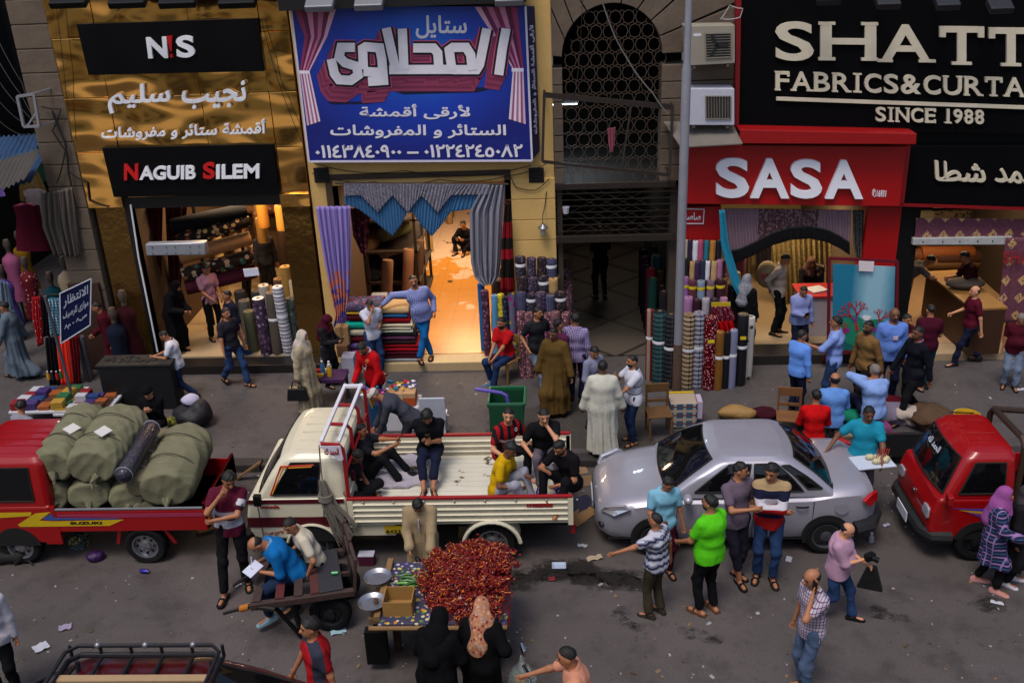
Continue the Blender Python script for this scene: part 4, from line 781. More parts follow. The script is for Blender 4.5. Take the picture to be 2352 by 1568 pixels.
for ti,(us,vt,vb,y,ms,r,nmz) in enumerate((((1196,1220,1243,1266),591,635,-.25,(FL[0],FL[1],FL[2],FL[3]),.098,'top'),((1200,1224,1248,1270),635,670,-.40,(FL[2],FL[1],FL[0],TAN),.098,'second'),((1195,1219,1241,1263,1288),672,712,-.55,(FL[3],FL[0],FL[1],FL[3],FL[2]),.098,'third'))):
    for i,u in enumerate(us): rollpx('%s fabric roll, %s from the left in the %s tier by the cream pier' % ('tan' if ms[i] is TAN else 'dark patterned',nm[i],nmz),u,vt+(3*i % 5),vb,r,y,ms[i],band=TAPE if (i+ti) % 3 == 0 else None,group=g_)
for i,u in enumerate((1197,1212,1256,1278,1299,1318)): rollpx('tall dusty pink fabric roll on the pavement before the cream pier, %s from left' % (nm+['sixth'])[i],u,716+(i % 3)*3,872-i*2,.09,-.78,FL[4+i % 2],group='tall pink rolls before the cream pier',tag=M('C2408A',.6) if i % 2 else None)
for i in range(9): roll('brown patterned fabric roll along the left passage wall, %s from the street' % ['first','second','third','fourth','fifth','sixth','seventh','eighth','ninth'][i],(.16+.03*(i % 2),.45+.24*i,.17),.1,1.25+.1*math.sin(i*2),[FL[5],FL[4],FL[2],M('6E4A36',.8)][i % 4],group='rolls along the left passage wall')
pc = ['1E1B20','14342F','2B1A22','5A1420','3A2A18','1A1A2C','123A3A','242424','6E6A70','3A1830','2A2018']
for i in range(12):
    h = [1.25,1.45,1.2,1.5,1.35,1.3,1.5,1.25,1.4,1.3,1.45,1.3][i]; roll('%s fabric roll along the right passage wall, number %s from the street' % (['dark','green','plum','crimson','brown','navy','teal','charcoal','grey','purple','umber','dull'][i],['one','two','three','four','five','six','seven','eight','nine','ten','eleven','twelve'][i]),(2.06-.2*(i % 2),.28+.22*i,.17),.095,h,cloth(pc[i % 11]),group='rolls along the right passage wall',tag=YTAG if i % 5 == 3 else None)
for u,vt,mat,l in ((1115,668,floral('4A2438',['7A5468','2A1020'],16),'purple flowered'),(1133,676,M('4A86B0',.8,bump=(40,.3)),'pale blue'),(1151,674,floral('B8A21C',['6E6A14','D8C83A'],18),'yellow flowered'),(1163,680,floral('1C2030',['44506A'],20),'dark speckled'),(1176,668,floral('5E6078',['C09A1C','8A2C78','3A4A8A'],7),'grey roll with big yellow spots'),(1106,650,cloth('1C5C96'),'plain blue')): rollpx('%s fabric roll, right side of the ochre floored shop' % l,u,vt,818,.075,-.12 if vt > 655 else .12,mat)
for u,vt,mat,l,r,e in ((569,712,M('55563E',.85),'olive',.125,None),(594,684,floral('3A2C3E',['6A4A5E','8A7A92','241824'],12),'purple flowered',.12,M('C9C4C4',.8)),(618,672,M('4A4038',.85),'brown',.12,M('5A5048',.8)),(644,655,bands_mat([(0,'C9C6CC'),(.35,'17171C'),(.5,'C9C6CC'),(.6,'3A4A6A'),(.68,'C9C6CC'),(.85,'17171C')],.16),'black and white striped',.12,M('C9C4C4',.8)),(663,686,floral('46504A',['7A7A70','2A2C2C'],12),'grey green',.09,None),(682,684,bands_mat([(0,'2E86B8'),(.3,'D0D4D8'),(.45,'17171C'),(.55,'2E86B8'),(.8,'17171C')],.22),'blue striped',.085,None)): rollpx('%s fabric roll standing in the gold shop window' % l,u,vt,812,r,.35 if e is None else .2,mat,end=e,band=TAPE if l[0] == 'b' else None)
for i,(u,v) in enumerate(((560,690),(605,655),(640,640),(672,640),(590,668),(550,668),(655,612),(690,618))):
    A_ = Yp(u,v,.75+.22*(i % 3)); roll('%s fabric roll behind the window row of the gold shop, %s' % (['grey','white ended','brown','cream','dark','charcoal','ochre','fawn'][i],['first','second','third','fourth','fifth','sixth','seventh','eighth'][i]),(A_[0],A_[1],.31),.12,A_[2]-.31,M(['5A5650','B0A898','6A4E36','C8B48A','3A3634','35322F','9A7434','A08A6A'][i],.85),end=M(['5A5650','C9C4C0','8A6A4A','D8C8A0','4A4644','4A4644','B08A44','B09A7A'][i],.8))
for a_,b_,mat,l,r in (((392,520),(566,482),cloth('14161C'),'black',.15),((406,556),(572,504),floral('1E1614',['A88A5C','7A3A2A','C0A070','2E2A22'],9),'flowered',.15),((412,592),(576,546),M('9A6E42',.7),'tan',.15),((418,632),(582,586),floral('2A1E1A',['B09A78','3E6A64','8A5A3E'],8),'teal flowered',.15),((426,662),(588,622),cloth('4A1E2A'),'maroon',.15)):
    A_,B_ = Yp(*a_,1.0),Yp(*b_,1.6); t = T('fabric_roll','large %s fabric roll lying aslant inside the gold shop window' % l,'fabric roll',A_); d = B_-A_; L = np.linalg.norm(d); mb = MB(mat); mb.lathe(A_,[(r*.9,0),(r,.03),(r*1.02,L*.5),(r,L-.03),(r*.9,L)],18,d); mb.build('fabric',parent=t,sharp=50); mb = MB(CORE); mb.lathe(A_,[(r*.4,-.01),(r*.4,.0)],10,d); mb.build('core_tube',parent=t)
t = T('roll_rack','dark iron rack holding slanted rolls inside the gold shop','rack',Yp(500,700,1.9)); mb = MB(BLACK)
for u in (395,480,575): q_ = Yp(u,690,1.75); mb.box(q_[0]-.03,q_[0]+.03,1.75,1.81,.31,3.4)
mb.build('upright',parent=t,smooth=False)
for i,(u,v,c_) in enumerate(((600,470,'B07A2C'),(640,480,'C89A44'),(668,470,'D0A850'),(590,515,'8A6A34'),(655,520,'6A5A2E'),(630,455,'C08A34'))): A_ = Yp(u,v,2.6); roll('%s fabric roll high on the back shelf of the gold shop, %s' % (['amber','gold','yellow','olive','dun','orange'][i],nm[i] if i < 5 else 'sixth'),(A_[0],2.6+.1*i,A_[2]-.5),.12,.55,M(c_,.7))
drape('curtain','tall maroon curtain with gold edge at the left of the gold shop window','curtain',[[(312,470),(375,470)],[(322,600),(370,600)],[(345,760),(372,760)]],.9,4,.05,cloth('3A0E12')); drape('curtain','second maroon curtain with pale lining inside the gold shop window','curtain',[[(380,470),(430,470)],[(385,560),(425,560)],[(390,660),(415,660)]],1.3,3,.05,floral('3A1014',['5A2A1E'],20))
mb = MB(M('C9CCDC',.6,nz=None)); mb.prism(pxq((558,618),(592,615),(596,632),(562,636),.25),(0,.01,0)); t = mb.build('paper_sign',label='small white paper notice above rolls in the gold shop window',cat='sign',smooth=False)
LILAC,lnt,lb = _new('lilac_curtain'); _s = xyz(lnt); fin(LILAC,lnt,lb,mix(lnt,math_(lnt,'MULTIPLY',math_(lnt,'LESS_THAN',_s[2],1.15),math_(lnt,'GREATER_THAN',noise(lnt,5,2),.5)),mix(lnt,math_(lnt,'LESS_THAN',_s[2],.78),'8A78B8','564A9A'),'C0705E'),.7,nz=(4,.1))
drape('curtain','lilac printed curtain tied near its foot at the left of the ochre floored shop','curtain',[[(726,474),(804,473)],[(736,540),(806,540)],[(748,610),(805,610)],[(762,680),(803,680)],[(772,718),(797,716)],[(766,750),(799,750)]],-.3,6,.05,LILAC,m=40)
drape('curtain','silver grey satin curtain gathered at the right of the ochre floored shop','curtain',[[(1112,424),(1160,424)],[(1079,485),(1156,485)],[(1082,600),(1151,600)],[(1090,636),(1146,636)],[(1110,654),(1132,652)]],-.08,5,.07,M('83828E',.35,nz=(4,.1)),m=40)
drape('cloth','red and black cloth hanging on the cream pier','cloth',[[(1160,465),(1172,465)],[(1152,560),(1178,560)],[(1150,668),(1180,672)]],-.2,2,.03,bands_mat([(0,'7A1018'),(.28,'17120F'),(.62,'8A141C'),(.8,'1C1614')],1.1))
drape('valance','blue pleated valance with two pointed swags over the shop entrance','valance',[[(792,423),(1125,424)],[(792,470),(820,478),(850,500),(874,520),(902,543),(922,515),(935,488),(948,487),(966,515),(992,543),(1015,515),(1036,486),(1080,480),(1124,468)]],-.05,44,.012,M('2F5E88',.7,nz=(9,.12)),n=400)
drape('valance','grey zigzag valance hung over the blue swags of the entrance','valance',[[(790,422),(1126,423)],[(791,450),(828,448),(850,470),(868,488),(884,468),(902,449),(920,470),(937,489),(950,470),(968,449),(988,470),(1006,489),(1020,468),(1036,448),(1124,446)]],-.10,44,.014,floral('75727E',['55525E','8A8692'],30),n=400)
mb = MB(M('4A3A2C',.6)); a_,b_ = Yp(770,421,-.08),Yp(1168,423,-.08); mb.tube([a_,b_],.02,8); mb.build('curtain_rail',label='thin wooden rail above the blue swagged valance',cat='curtain rail')
drape('curtain','dark floral cloth hanging inside the left of the ochre floored shop','cloth',[[(805,478),(850,478)],[(812,540),(846,545)],[(830,580),(842,585)]],.7,3,.05,floral('3A1420',['8A3A5A','5A2A3A'],12))
for i,(a_,b_,c_,r) in enumerate((((880,580),(936,560),'8A6A4E',.16),((884,604),(938,588),'14141C',.2),((878,540),(935,520),'6A6A40',.16))): A_,B_ = Yp(*a_,2.6),Yp(*b_,3.4); mb = MB(M(c_,.8)); mb.lathe(A_,[(r*.9,0),(r,.03),(r,np.linalg.norm(B_-A_)-.02),(r*.9,np.linalg.norm(B_-A_))],16,B_-A_); mb.build('fabric_roll',label='%s thick fabric roll lying on a shelf deep in the ochre floored shop' % ['brown','black','olive'][i],cat='fabric roll',sharp=50)
t = T('shelf_unit','dark shelf unit inside the ochre floored shop','shelf',(-3.9,2.6,.31)); mb = MB(M('2A1C12',.7))
for z in (.34,1.0,1.7,2.4): mb.box(-4.18,-3.0,2.2,4.4,z,z+.05)
for y in (2.2,3.3,4.35): mb.box(-4.17,-4.1,y,y+.05,.32,2.9); mb.box(-3.08,-3.02,y,y+.05,.32,2.9)
mb.build('frame',parent=t,smooth=False)
mb = MB(M('8E8C90',.5)); q_ = Yp(858,690,.35); mb.box(q_[0]-.1,q_[0]+.22,.3,.8,.31,1.35); mb.m = 0; mb.build('cabinet',label='small grey cabinet with pale top inside the ochre floored shop',cat='cabinet',smooth=False,bevel=.012)
for i,(y,x) in enumerate(((2.2,-3.7),(2.9,-3.6),(3.5,-3.7))): roll('brown carpet roll leaning in the dark left side of the ochre floored shop, %s' % nm[i],(x+.25*i,y-.9,.31),.12,1.5,M(['6E4A30','7A5238','4A3020'][i],.85),tilt=(.1,.15))
def folded(label,x0,x1,y0,y1,z0,z1,mat,group):
    mb = MB(mat); h = (z1-z0)/2; zc = (z0+z1)/2; rr = []
    for t in np.linspace(0,1,7):
        x = x0+(x1-x0)*t; e = .0 if 0 < t < 1 else .35
        rr.append([(x,(y0+y1)/2+(y1-y0)/2*math.copysign(abs(math.cos(a))**.35,math.cos(a))*(1-.03*e),zc+h*(1-e*.5)*math.copysign(abs(math.sin(a))**.6,math.sin(a))+.008*math.sin(5*t+a*2+x0*9)) for a in np.linspace(0,2*math.pi,20,endpoint=False)])
    mb.rings(rr); t_ = mb.build('folded_fabric',label=label,cat='folded fabric',group=group,sharp=60); return t_
xa,xb = Yp(870,760,-.25)[0],Yp(940,760,-.25)[0]; z = .31; cl = ['8A8A90','3A0E14','4A1020','8E0E1C','7A1018','2A1A1C','4E2A44','17171A','9AA08E','B0A48C','C2B69A','6E0C14','1E4E78','A88A64']; ln = ['silver patterned','dark wine','maroon','crimson','deep red','dark flowered','mauve','black','grey green','stone','cream','ruby','blue','beige']
for i,cc in enumerate(cl): h = [.07,.07,.07,.08,.07,.08,.09,.06,.06,.06,.07,.12,.07,.13][i]; folded('%s folded fabric in the tall pile at the shop entrance' % ln[i],xa-.03*math.sin(i),xb+.22-.016*i+.03*math.sin(i*2),-.36,.2,z,z+h,cloth(cc),'folded fabrics piled under the leaning man'); z += h+.003
PILE_TOP = z
xa,xb = Yp(804,760,-.25)[0],Yp(862,760,-.25)[0]; z = .31
for i,(cc,l) in enumerate((('5A1420','wine'),('8E3A7A','magenta'),('6E5A96','lilac'),('4A0E18','dark red'),('A89E8C','flowered cream'),('12907E','turquoise'),('3E0C14','oxblood'),('B08A2A','mustard'))): h = [.16,.13,.14,.13,.15,.16,.14,.06][i]; folded('%s folded fabric in the left pile beside the lilac curtain' % l,xa-.04*(i == 5),xb+.02*math.sin(i*3),-.4,.15,z,z+h,cloth(cc),'folded fabrics in the left pile'); z += h+.003
folded('rose flowered fabric bolt lying on top of the left pile',xa,xb+.2,-.42,.1,z,z+.17,floral('3A3A4E',['8A4A6A','5A6A9A','6A2A44'],14),None)
g2 = 'slim rolls in the upper tiers by the red pier'; SQ = floral('4A0610',['8E0A18','D8A8B0','2A0408'],40,.25)
def tier(us,vt,vb,y,r,cs,l,names):
    for i,u in enumerate(us): rollpx('%s slim fabric roll in the %s tier by the red pier' % (names[i],l),u,vt+(i*5 % 4)-(3 if i % 3 == 0 else 0),vb,r,y,M(cs[i],.55,nz=(6,.15)),group=g2,band=YTAG if l == 'third' else None)
tier((1572,1585,1598,1611,1624,1638,1652),554,597,-.12,.055,('C0AC90','2A1C34','D8D8E0','B04A6A','1E7488','B07A34','1E1E2A'),'top',('beige','dark purple','white','pink','teal','ochre','black'))
tier((1577,1590,1603,1614,1626,1639,1653),599,641,-.26,.058,('17171A','B08E60','3A2044','2A2E44','D8D8E0','B89468','A0688E'),'second',('black','tan','plum','navy','white','sand','pink'))
tier((1575,1591,1611,1632,1654),643,686,-.42,.078,('8A5A8E','5A2A34','7A8A9E','6E5A68','34101C'),'third',('orchid','maroon','blue grey','mauve','wine'))
tier((1579,1600,1622,1642,1662),686,722,-.56,.082,('A07098','34141E','A8A0A8','2A2230','9A6A86'),'fourth',('pale pink','dark wine','pale grey','dark','rose'))
rack('display_rack','stepped rack of slim coloured rolls against the red pier',Yp(1567,640,-.3)[0],Yp(1668,640,-.3)[0],[(-.12,zt(597,-.12,1610)),(-.26,zt(641,-.26,1610)),(-.42,zt(686,-.42,1610)),(-.56,zt(722,-.56,1610))])
PL = lambda a,b,c=None,p=.09: lines_mat(a,b,p,p,.22,.22,c)
for u,vt,vb,r,mat,l,bd in ((1491,712,872,.075,bands_mat([(0,'6E1420'),(.5,'8A7A6A')],.12,0),'red and beige striped',1),(1512,715,884,.125,PL('1E3A3E','3E5A5A','101E20'),'green tartan',1),(1537,722,888,.115,PL('1A1A1E','3A3A40','0E0E10'),'black tartan',1),(1578,722,889,.115,PL('9A8062','1C1814','C9B8A0'),'beige tartan',1),(1600,718,887,.115,PL('8A8A9A','22222E','B8B8C4'),'grey tartan',1),(1626,728,891,.12,SQ,'red sequinned',0),(1648,762,893,.08,M('9A6A30',.25,.5,bump=(30,.5)),'shiny gold',1),(1664,764,890,.07,cloth('1A1A20'),'slim black',1),(1679,758,889,.075,M('8E92B4',.3,.4,bump=(30,.4)),'silver blue',1),(1698,722,882,.105,M('141216',.5),'thick black',1),(1714,728,868,.10,floral('B8B4AE',['2A6A70','3A3A3A','B8B4AE','B8B4AE'],10),'white printed',0)):
    yb = Zp(u,vb,PAVE)[1]; A_ = Yp(u,vt,yb); B_ = Zp(u,vb,PAVE); roll('%s fabric roll standing in the front row before the red pier' % l,(B_[0],yb,PAVE),r,A_[2]-PAVE,mat,band=TAPE if bd else None,tag=YTAG if 'sequin' in l or 'thick' in l else None)
mb = MB(M('B89A1C',.5)); q_ = pxq((1634,695),(1678,694),(1678,703),(1634,704),-.75); mb.prism(q_,(0,.02,0)); t = T('fabric_pack','sequinned pink fabric pack with yellow header above the front row of rolls','fabric pack',q_[3]); mb.build('header_card',parent=t,smooth=False)
drape('sheet',None,None,[[(1634,704),(1678,703)],[(1632,735),(1690,735)]],-.75,5,.03,floral('6A1A2A',['C0A0B0','17101A','A02A4A'],40,.3),parent=t); drape('cloth','shiny red sequin cloth bunched over the front row of rolls','cloth',[[(1640,738),(1684,736)],[(1646,768),(1692,766)]],-.85,4,.05,M('B80C14',.25,bump=(40,.8)))
t = drape('cloth','long turquoise cloth hanging from the red pier past the rolls','cloth',[[(1652,482),(1664,482)],[(1656,560),(1674,560)],[(1680,650),(1702,650)],[(1700,690),(1722,688)]],-.35,1,.03,M('1A7C9A',.6));
VAL,vnt,vb_ = _new('pleated_valance'); _s = xyz(vnt); fin(VAL,vnt,vb_,mix(vnt,math_(vnt,'MULTIPLY',math_(vnt,'LESS_THAN',math_(vnt,'ABSOLUTE',_s[0]),.55),math_(vnt,'GREATER_THAN',noise(vnt,16,3),.47)),'7E6470','4A2A2A'),.7)
bc = [(1672,588),(1700,582),(1735,566),(1775,545),(1815,533),(1860,530),(1900,538),(1930,553),(1952,568)]
drape('valance','dusty pink pleated valance arching over the red shop entrance','valance',[[(1664,478),(1956,482)],bc],-.03,40,.016,VAL,n=360)
drape('fringe','black beaded fringe along the arched edge of the pink valance','fringe',[[(p[0],p[1]-12) for p in bc],[(p[0],p[1]+18) for p in bc]],-.06,60,.012,M('0C0A0C',.5),n=360,m=8)
drape('curtain','gold lace curtain at the back of the red shop','curtain',[[(1770,520),(1965,520)],[(1780,640),(1960,640)],[(1785,720),(1955,720)]],2.2,16,.05,floral('8E7C4E',['6A5C36','A8966A'],30),n=200)
drape('curtain','dark sheer curtain at the right side of the red shop entrance','curtain',[[(1958,482),(1985,482)],[(1960,560),(1982,560)],[(1968,600),(1978,602)]],.1,3,.04,floral('4A4644',['6A6664'],20))
t = T('counter','pale counter with a red cloth inside the red shop','counter',(5.2,.9,.33)); mb = MB(M('9A9096',.5)); q_ = Yp(1880,700,.5); mb.box(q_[0]-.35,q_[0]+.45,.45,1.1,.33,1.15); mb.build('body',parent=t,smooth=False,bevel=.01); mb = MB(M('A01414',.7)); mb.box(q_[0]-.4,q_[0]+.5,.4,1.15,1.153,1.2); mb.build('red_cloth',parent=t,smooth=False,bevel=.01); mb = MB(M('C8C8CC',.6)); mb.obox((q_[0],.75,1.215),.35,.3,.02,.4); mb.build('paper_tray',parent=t,smooth=False)
t = T('sack','beige woven sack hanging over the counter of the red shop','sack',Yp(1760,620,.7)); mb = MB(M('8A7658',.85)); c_ = Yp(1762,630,.7); mb.ell(c_,(.22,.2,.28),12,9); mb.build('bag',parent=t); mb = MB(M('8E1418',.6)); word(mb,'SASA',[c_+np.array(o) for o in ((-.15,-.2,.1),(.15,-.2,.1),(.15,-.2,-.03),(-.15,-.2,-.03))],.012); mb.build('red_letters',parent=t,smooth=False)
t = T('display_stand','tall framed display stand with a turquoise undersea print','display stand',Zp(1975,826,PAVE)); PQ = pxq((1905,594),(2062,601),(2058,812),(1903,808),-.75)
mb = MB(M('5E0C1E',.5)); [mb.beam(PQ[i]+np.array([0,.02,0]),PQ[(i+1) % 4]+np.array([0,.02,0]),.05,.05+.003*(i % 2),up=(0,1,0)) for i in range(4)]; [mb.beam(p,(p[0],p[1]+.35*k,PAVE),.05,.05) for p in PQ[2:] for k in (0,1)]; mb.build('frame',parent=t,smooth=False)
SEA,snt,sb = _new('sea_print'); _s = xyz(snt); _a = math_(snt,'ABSOLUTE',math_(snt,'ADD',math_(snt,'SUBTRACT',_s[0],.02),math_(snt,'MULTIPLY',noise(snt,3),.12)))
_c = mix(snt,ramp(snt,_a,[(.12,'FFFFFF'),(.42,'000000')]),'0E6E8C','8AB4C4'); _c = mix(snt,ramp(snt,math_(snt,'ADD',_s[2],math_(snt,'MULTIPLY',noise(snt,6),.5)),[(.92,'FFFFFF'),(1.1,'000000')]),_c,'0A5A5E'); fin(SEA,snt,sb,_c,.6)
q2 = [bil(PQ,a,b)+np.array([0,-.02,0]) for a,b in ((.05,.05),(.96,.05),(.95,.97),(.06,.97))]; mb = MB(SEA); mb.prism(q2,(0,.012,0)); mb.build('printed_cloth',parent=t,smooth=False)
mb = MB(M('B01C1C',.6),M('157A5E',.6),M('7A2A7A',.6),M('C8A41C',.6),M('D8D8DC',.6)); random.seed(5)
def blob(mi,s_,t_,rx,ry,k): mb.m = mi; c_ = bil(q2,s_,t_)+np.array([0,-.004-.0012*k,0]); ex,ez = (q2[1]-q2[0]),(q2[3]-q2[0]); ph = random.random()*6; mb.prism([c_+ex*rx*math.cos(a)*(1+.18*math.sin(5*a+ph))+ez*ry*math.sin(a)*(1+.15*math.sin(3*a+ph)) for a in np.linspace(0,2*math.pi,22,endpoint=False)],(0,-.001,0))
for k,(mi,a,b,rx,ry) in enumerate(((1,.5,.82,.4,.14),(1,.3,.7,.2,.12),(1,.68,.68,.2,.06),(2,.62,.74,.12,.03),(2,.2,.76,.08,.03),(3,.45,.84,.05,.025),(3,.62,.9,.06,.03),(4,.55,.60,.07,.03))): blob(mi,a,b,rx,ry,k)
def coral(s_,t_,a,L,w_,dep):
    e = (s_+L*math.cos(a)*1.35,t_-L*math.sin(a)); mb.m = 0 if dep != 1 else 2; nn = np.array([0,-.012-.0009*(len(mb.F) % 9),0]); d_ = (w_*math.sin(a)*1.3,w_*math.cos(a)); mb.prism([bil(q2,s_+d_[0],t_+d_[1])+nn,bil(q2,e[0]+d_[0]*.6,e[1]+d_[1]*.6)+nn,bil(q2,e[0]-d_[0]*.6,e[1]-d_[1]*.6)+nn,bil(q2,s_-d_[0],t_-d_[1])+nn],(0,-.0005,0))
    if dep < 5: [coral(*e,a+b+random.uniform(-.2,.2),L*.76,w_*.7,dep+1) for b in (-.5,.45)]
coral(.40,.76,1.75,.11,.022,0); coral(.74,.70,1.35,.07,.014,1); coral(.2,.8,1.6,.05,.01,2); mb.build('coral_print',parent=t,smooth=False); mb = MB(M('D4C8CC',.6,nz=None)); mb.prism([p+np.array([0,-.05,0]) for p in pxq((1971,597),(2006,599),(2004,622),(1971,620),-.77)],(0,.01,0)); mb.build('price_card',parent=t,smooth=False)
DIA,dnt,db = _new('diamond_cloth'); _s = xyz(dnt); _u = math_(dnt,'ABSOLUTE',math_(dnt,'SUBTRACT',math_(dnt,'FRACT',math_(dnt,'DIVIDE',_s[0],.30)),.5)); _v = math_(dnt,'ABSOLUTE',math_(dnt,'SUBTRACT',math_(dnt,'FRACT',math_(dnt,'DIVIDE',_s[2],.36)),.5))
_d = math_(dnt,'ADD',_u,_v); _c = mix(dnt,math_(dnt,'LESS_THAN',_d,.30),'5A2C3C','B8925E'); _c = mix(dnt,math_(dnt,'LESS_THAN',_d,.06),_c,'4A1A2A'); fin(DIA,dnt,db,mix(dnt,math_(dnt,'GREATER_THAN',noise(dnt,30),.55),_c,'6A3848'),.8)
drape('valance','plum cloth with cream diamonds across the top of the black shop entrance','valance',[[(2104,500),(2420,504)],[(2100,550),(2420,556)]],-.02,8,.012,DIA); drape('curtain','plum cloth with cream diamonds and red letters hanging at the right of the black shop','curtain',[[(2310,545),(2420,545)],[(2300,640),(2420,640)],[(2288,740),(2420,742)]],-.12,3,.02,DIA)
mb = MB(M('8E1A20',.6)); serif_word(mb,'SHA',pxq((2304,578),(2366,578),(2364,604),(2303,604),-.19),.01); mb.build('lettering',smooth=False,label='dark red SHA lettering on the plum hanging cloth',cat='lettering')
t = T('shutter_bar','worn white metal shutter bar across the black shop entrance','shutter',Yp(2200,552,-.1)); q_ = pxq((2098,548),(2326,544),(2326,562),(2096,563),-.1); mb = MB(M('A2A2A2',.5,nz=(6,.4))); mb.prism(q_,(0,.1,0)); mb.build('housing',parent=t,bevel=.01,smooth=False); mb = MB(BLACK); [mb.ell(bil(q_,s_,.5)+np.array([0,-.006,0]),.014,6,4) for s_ in (.1,.3,.47,.65,.8,.95)]; mb.build('bolt',parent=t)
t = T('shop_counter','long dark wooden counter inside the black fronted shop','counter',(7.8,1.4,.28)); cq = [Zp(2128,628,1.2),Zp(2238,715,1.2)]; mb = MB(M('3A2214',.45)); d_ = cq[1]-cq[0]; n_ = np.array([-d_[1],d_[0],0]); n_ = n_/np.linalg.norm(n_)*.6; mb.prism([cq[0],cq[1],cq[1]+n_,cq[0]+n_],(0,0,-.9)); mb.build('body',parent=t,smooth=False); mb = MB(M('8A6434',.4)); mb.prism([p+np.array([0,0,.002]) for p in (cq[0]-n_*.05,cq[1]-n_*.05,cq[1]+n_*1.05,cq[0]+n_*1.05)],(0,0,.05)); mb.build('top',parent=t,smooth=False,bevel=.008)
mb = MB(M('4E443E',.9)); c_ = lerp(cq[0],cq[1],.5)+n_*.5+np.array([0,0,.16]); mb.ell(c_,(.38,.2,.11),14,8); mb.build('folded_fabric',label='rounded grey fabric bale on the dark counter of the black shop',cat='fabric bale')
for i,(u,v,c2) in enumerate(((2140,585,'6A3A1A'),(2175,580,'8A4A1E'),(2210,590,'4A2A18'),(2190,600,'7A5A3A'))): A_ = Yp(u,v,3.8); mb = MB(M(c2,.7)); mb.lathe(A_-np.array([.6,0,0]),[(.15,0),(.16,.03),(.16,1.2),(.15,1.23)],14,(1,.1,-.05)); mb.build('fabric_roll',label='%s fabric roll lying at the back of the black shop' % ['rust','orange brown','umber','fawn'][i],cat='fabric roll',sharp=50)
def ac_unit(label,q,y,vert,col):
    q = [np.array(p) for p in q]; t = T('air_conditioner',label,'air conditioner',(q[2]+q[3])/2); mb = MB(M(col,.5,nz=(3,.15))); mb.prism(q,(0,.42,0)); mb.build('casing',parent=t,smooth=False,bevel=.012)
    g4 = [bil(q,a,b)+np.array([0,-.004,0]) for a,b in ((.40,.2),(.92,.2),(.92,.82),(.40,.82))]; mb = MB(M('2A2624',.7)); mb.prism(g4,(0,-.006,0)); mb.build('vent',parent=t,smooth=False)
    mb = MB(M('7A7266',.6)); fr = [p+np.array([0,-.012,0]) for p in g4]; [mb.beam(fr[i],fr[(i+1) % 4],.018,.02 + .002*(i % 2),up=(0,1,0)) for i in range(4)]
    for k in range(1,9): a,b = ((k/9,0),(k/9,1)) if vert else ((0,k/9),(1,k/9)); mb.beam(bil(fr,*a),bil(fr,*b),.008,.012,up=(0,1,0))
    mb.build('grille',parent=t,smooth=False)
    if not vert: mb = MB(M('1A1816',.6)); c_ = bil(g4,.45,.5)+np.array([0,-.008,0]); mb.lathe(c_,[(.2,0),(.2,-.004),(.04,-.006)],24,(0,1,0)); [mb.beam(c_+np.array([0,-.012,0]),c_+np.array([.19*math.cos(a),-.012,.19*math.sin(a)]),.06,.006,up=(0,1,0)) for a in (0,2.1,4.2)]; mb.build('fan',parent=t,smooth=False)
    [MB(M('5A5048',.6,.4)).beam(p+np.array([dx,0,-.03]),p+np.array([dx,.6,-.03]),.05,.04).build('bracket',parent=t,smooth=False) for p,dx in ((q[3],.12),(q[2],-.12))]
    mb = MB(M('C9C9D2',.5,nz=None)); b4 = [bil(q,a,b)+np.array([0,-.005,0]) for a,b in ((.16,.19),(.33,.19),(.33,.27),(.16,.27))]; v_,f_ = pane(b4,.4,4,0,0,.004,(0,-1,0)); mb.add(v_,f_)
    if not vert: mb.build('badge',parent=t,smooth=False)
ac_unit('upper dusty air conditioner with round fan beside the lamp post',pxq((1572,60),(1688,58),(1688,146),(1578,152),-.55),-.55,False,'8E8678'); ac_unit('lower white air conditioner with ribbed vent above the SASA sign',pxq((1576,204),(1687,204),(1687,288),(1578,288),-.5),-.5,True,'B4B4C0')
mb = MB(M('6A635C',.8,nz=(3,.3))); q_ = pxq((1530,291),(1690,291),(1700,322),(1560,330),-.5); mb.prism([q_[0]+np.array([0,.45,.0]),q_[1]+np.array([0,.45,0]),q_[2]-np.array([0,.25,0]),q_[3]-np.array([0,.25,0])],(0,0,-.02)); mb.build('sheet_awning',label='sagging grey sheet awning under the lower air conditioner',cat='awning',smooth=False)
t = T('lamp_post','tall grey lamp post with a rusty foot on the pavement','lamp post',Zp(1553,930,PAVE)); b_ = Zp(1553,930,PAVE); mb = MB(M('84848C',.45,.2,nz=(4,.2))); mb.lathe(b_,[(.075,1.2),(.075,5.9),(.055,6.0),(.055,8.6)],16); mb.tube([b_+np.array([0,0,8.6]),b_+np.array([.02,-.3,9.0]),b_+np.array([.1,-1.5,9.3])],.05,10); mb.build('pole',parent=t,sharp=40); mb = MB(M('4A362A',.85,nz=(8,.5),bump=(30,.5))); mb.lathe(b_,[(.085,0),(.082,.05),(.079,1.2),(.076,1.21)],16); mb.build('rusty_foot',parent=t,sharp=40); mb = MB(M('77777C',.4)); mb.ell(b_+np.array([.12,-1.8,9.3]),(.13,.35,.09),12,8); mb.build('lamp_head',parent=t)
t = T('wall_lamp','small grey wall lamp hanging on the cream pier','wall lamp',Yp(1247,530,-.12)); mb = MB(M('77787C',.35,.6)); c_ = Yp(1247,520,-.14); mb.lathe(c_,[(.03,.05),(.1,-.02),(.1,-.035)],14); mb.build('shade',parent=t); mb = MB(M('A8A49A',.3)); mb.lathe(c_,[(.05,-.04),(.05,-.15),(.03,-.18)],12); mb.build('glass',parent=t); mb = MB(BLACK); mb.tube([c_+np.array([0,0,.05]),c_+np.array([0,.02,.2]),Yp(1252,470,-.02),Yp(1255,440,-.01)],.008,6); mb.build('cord',parent=t)
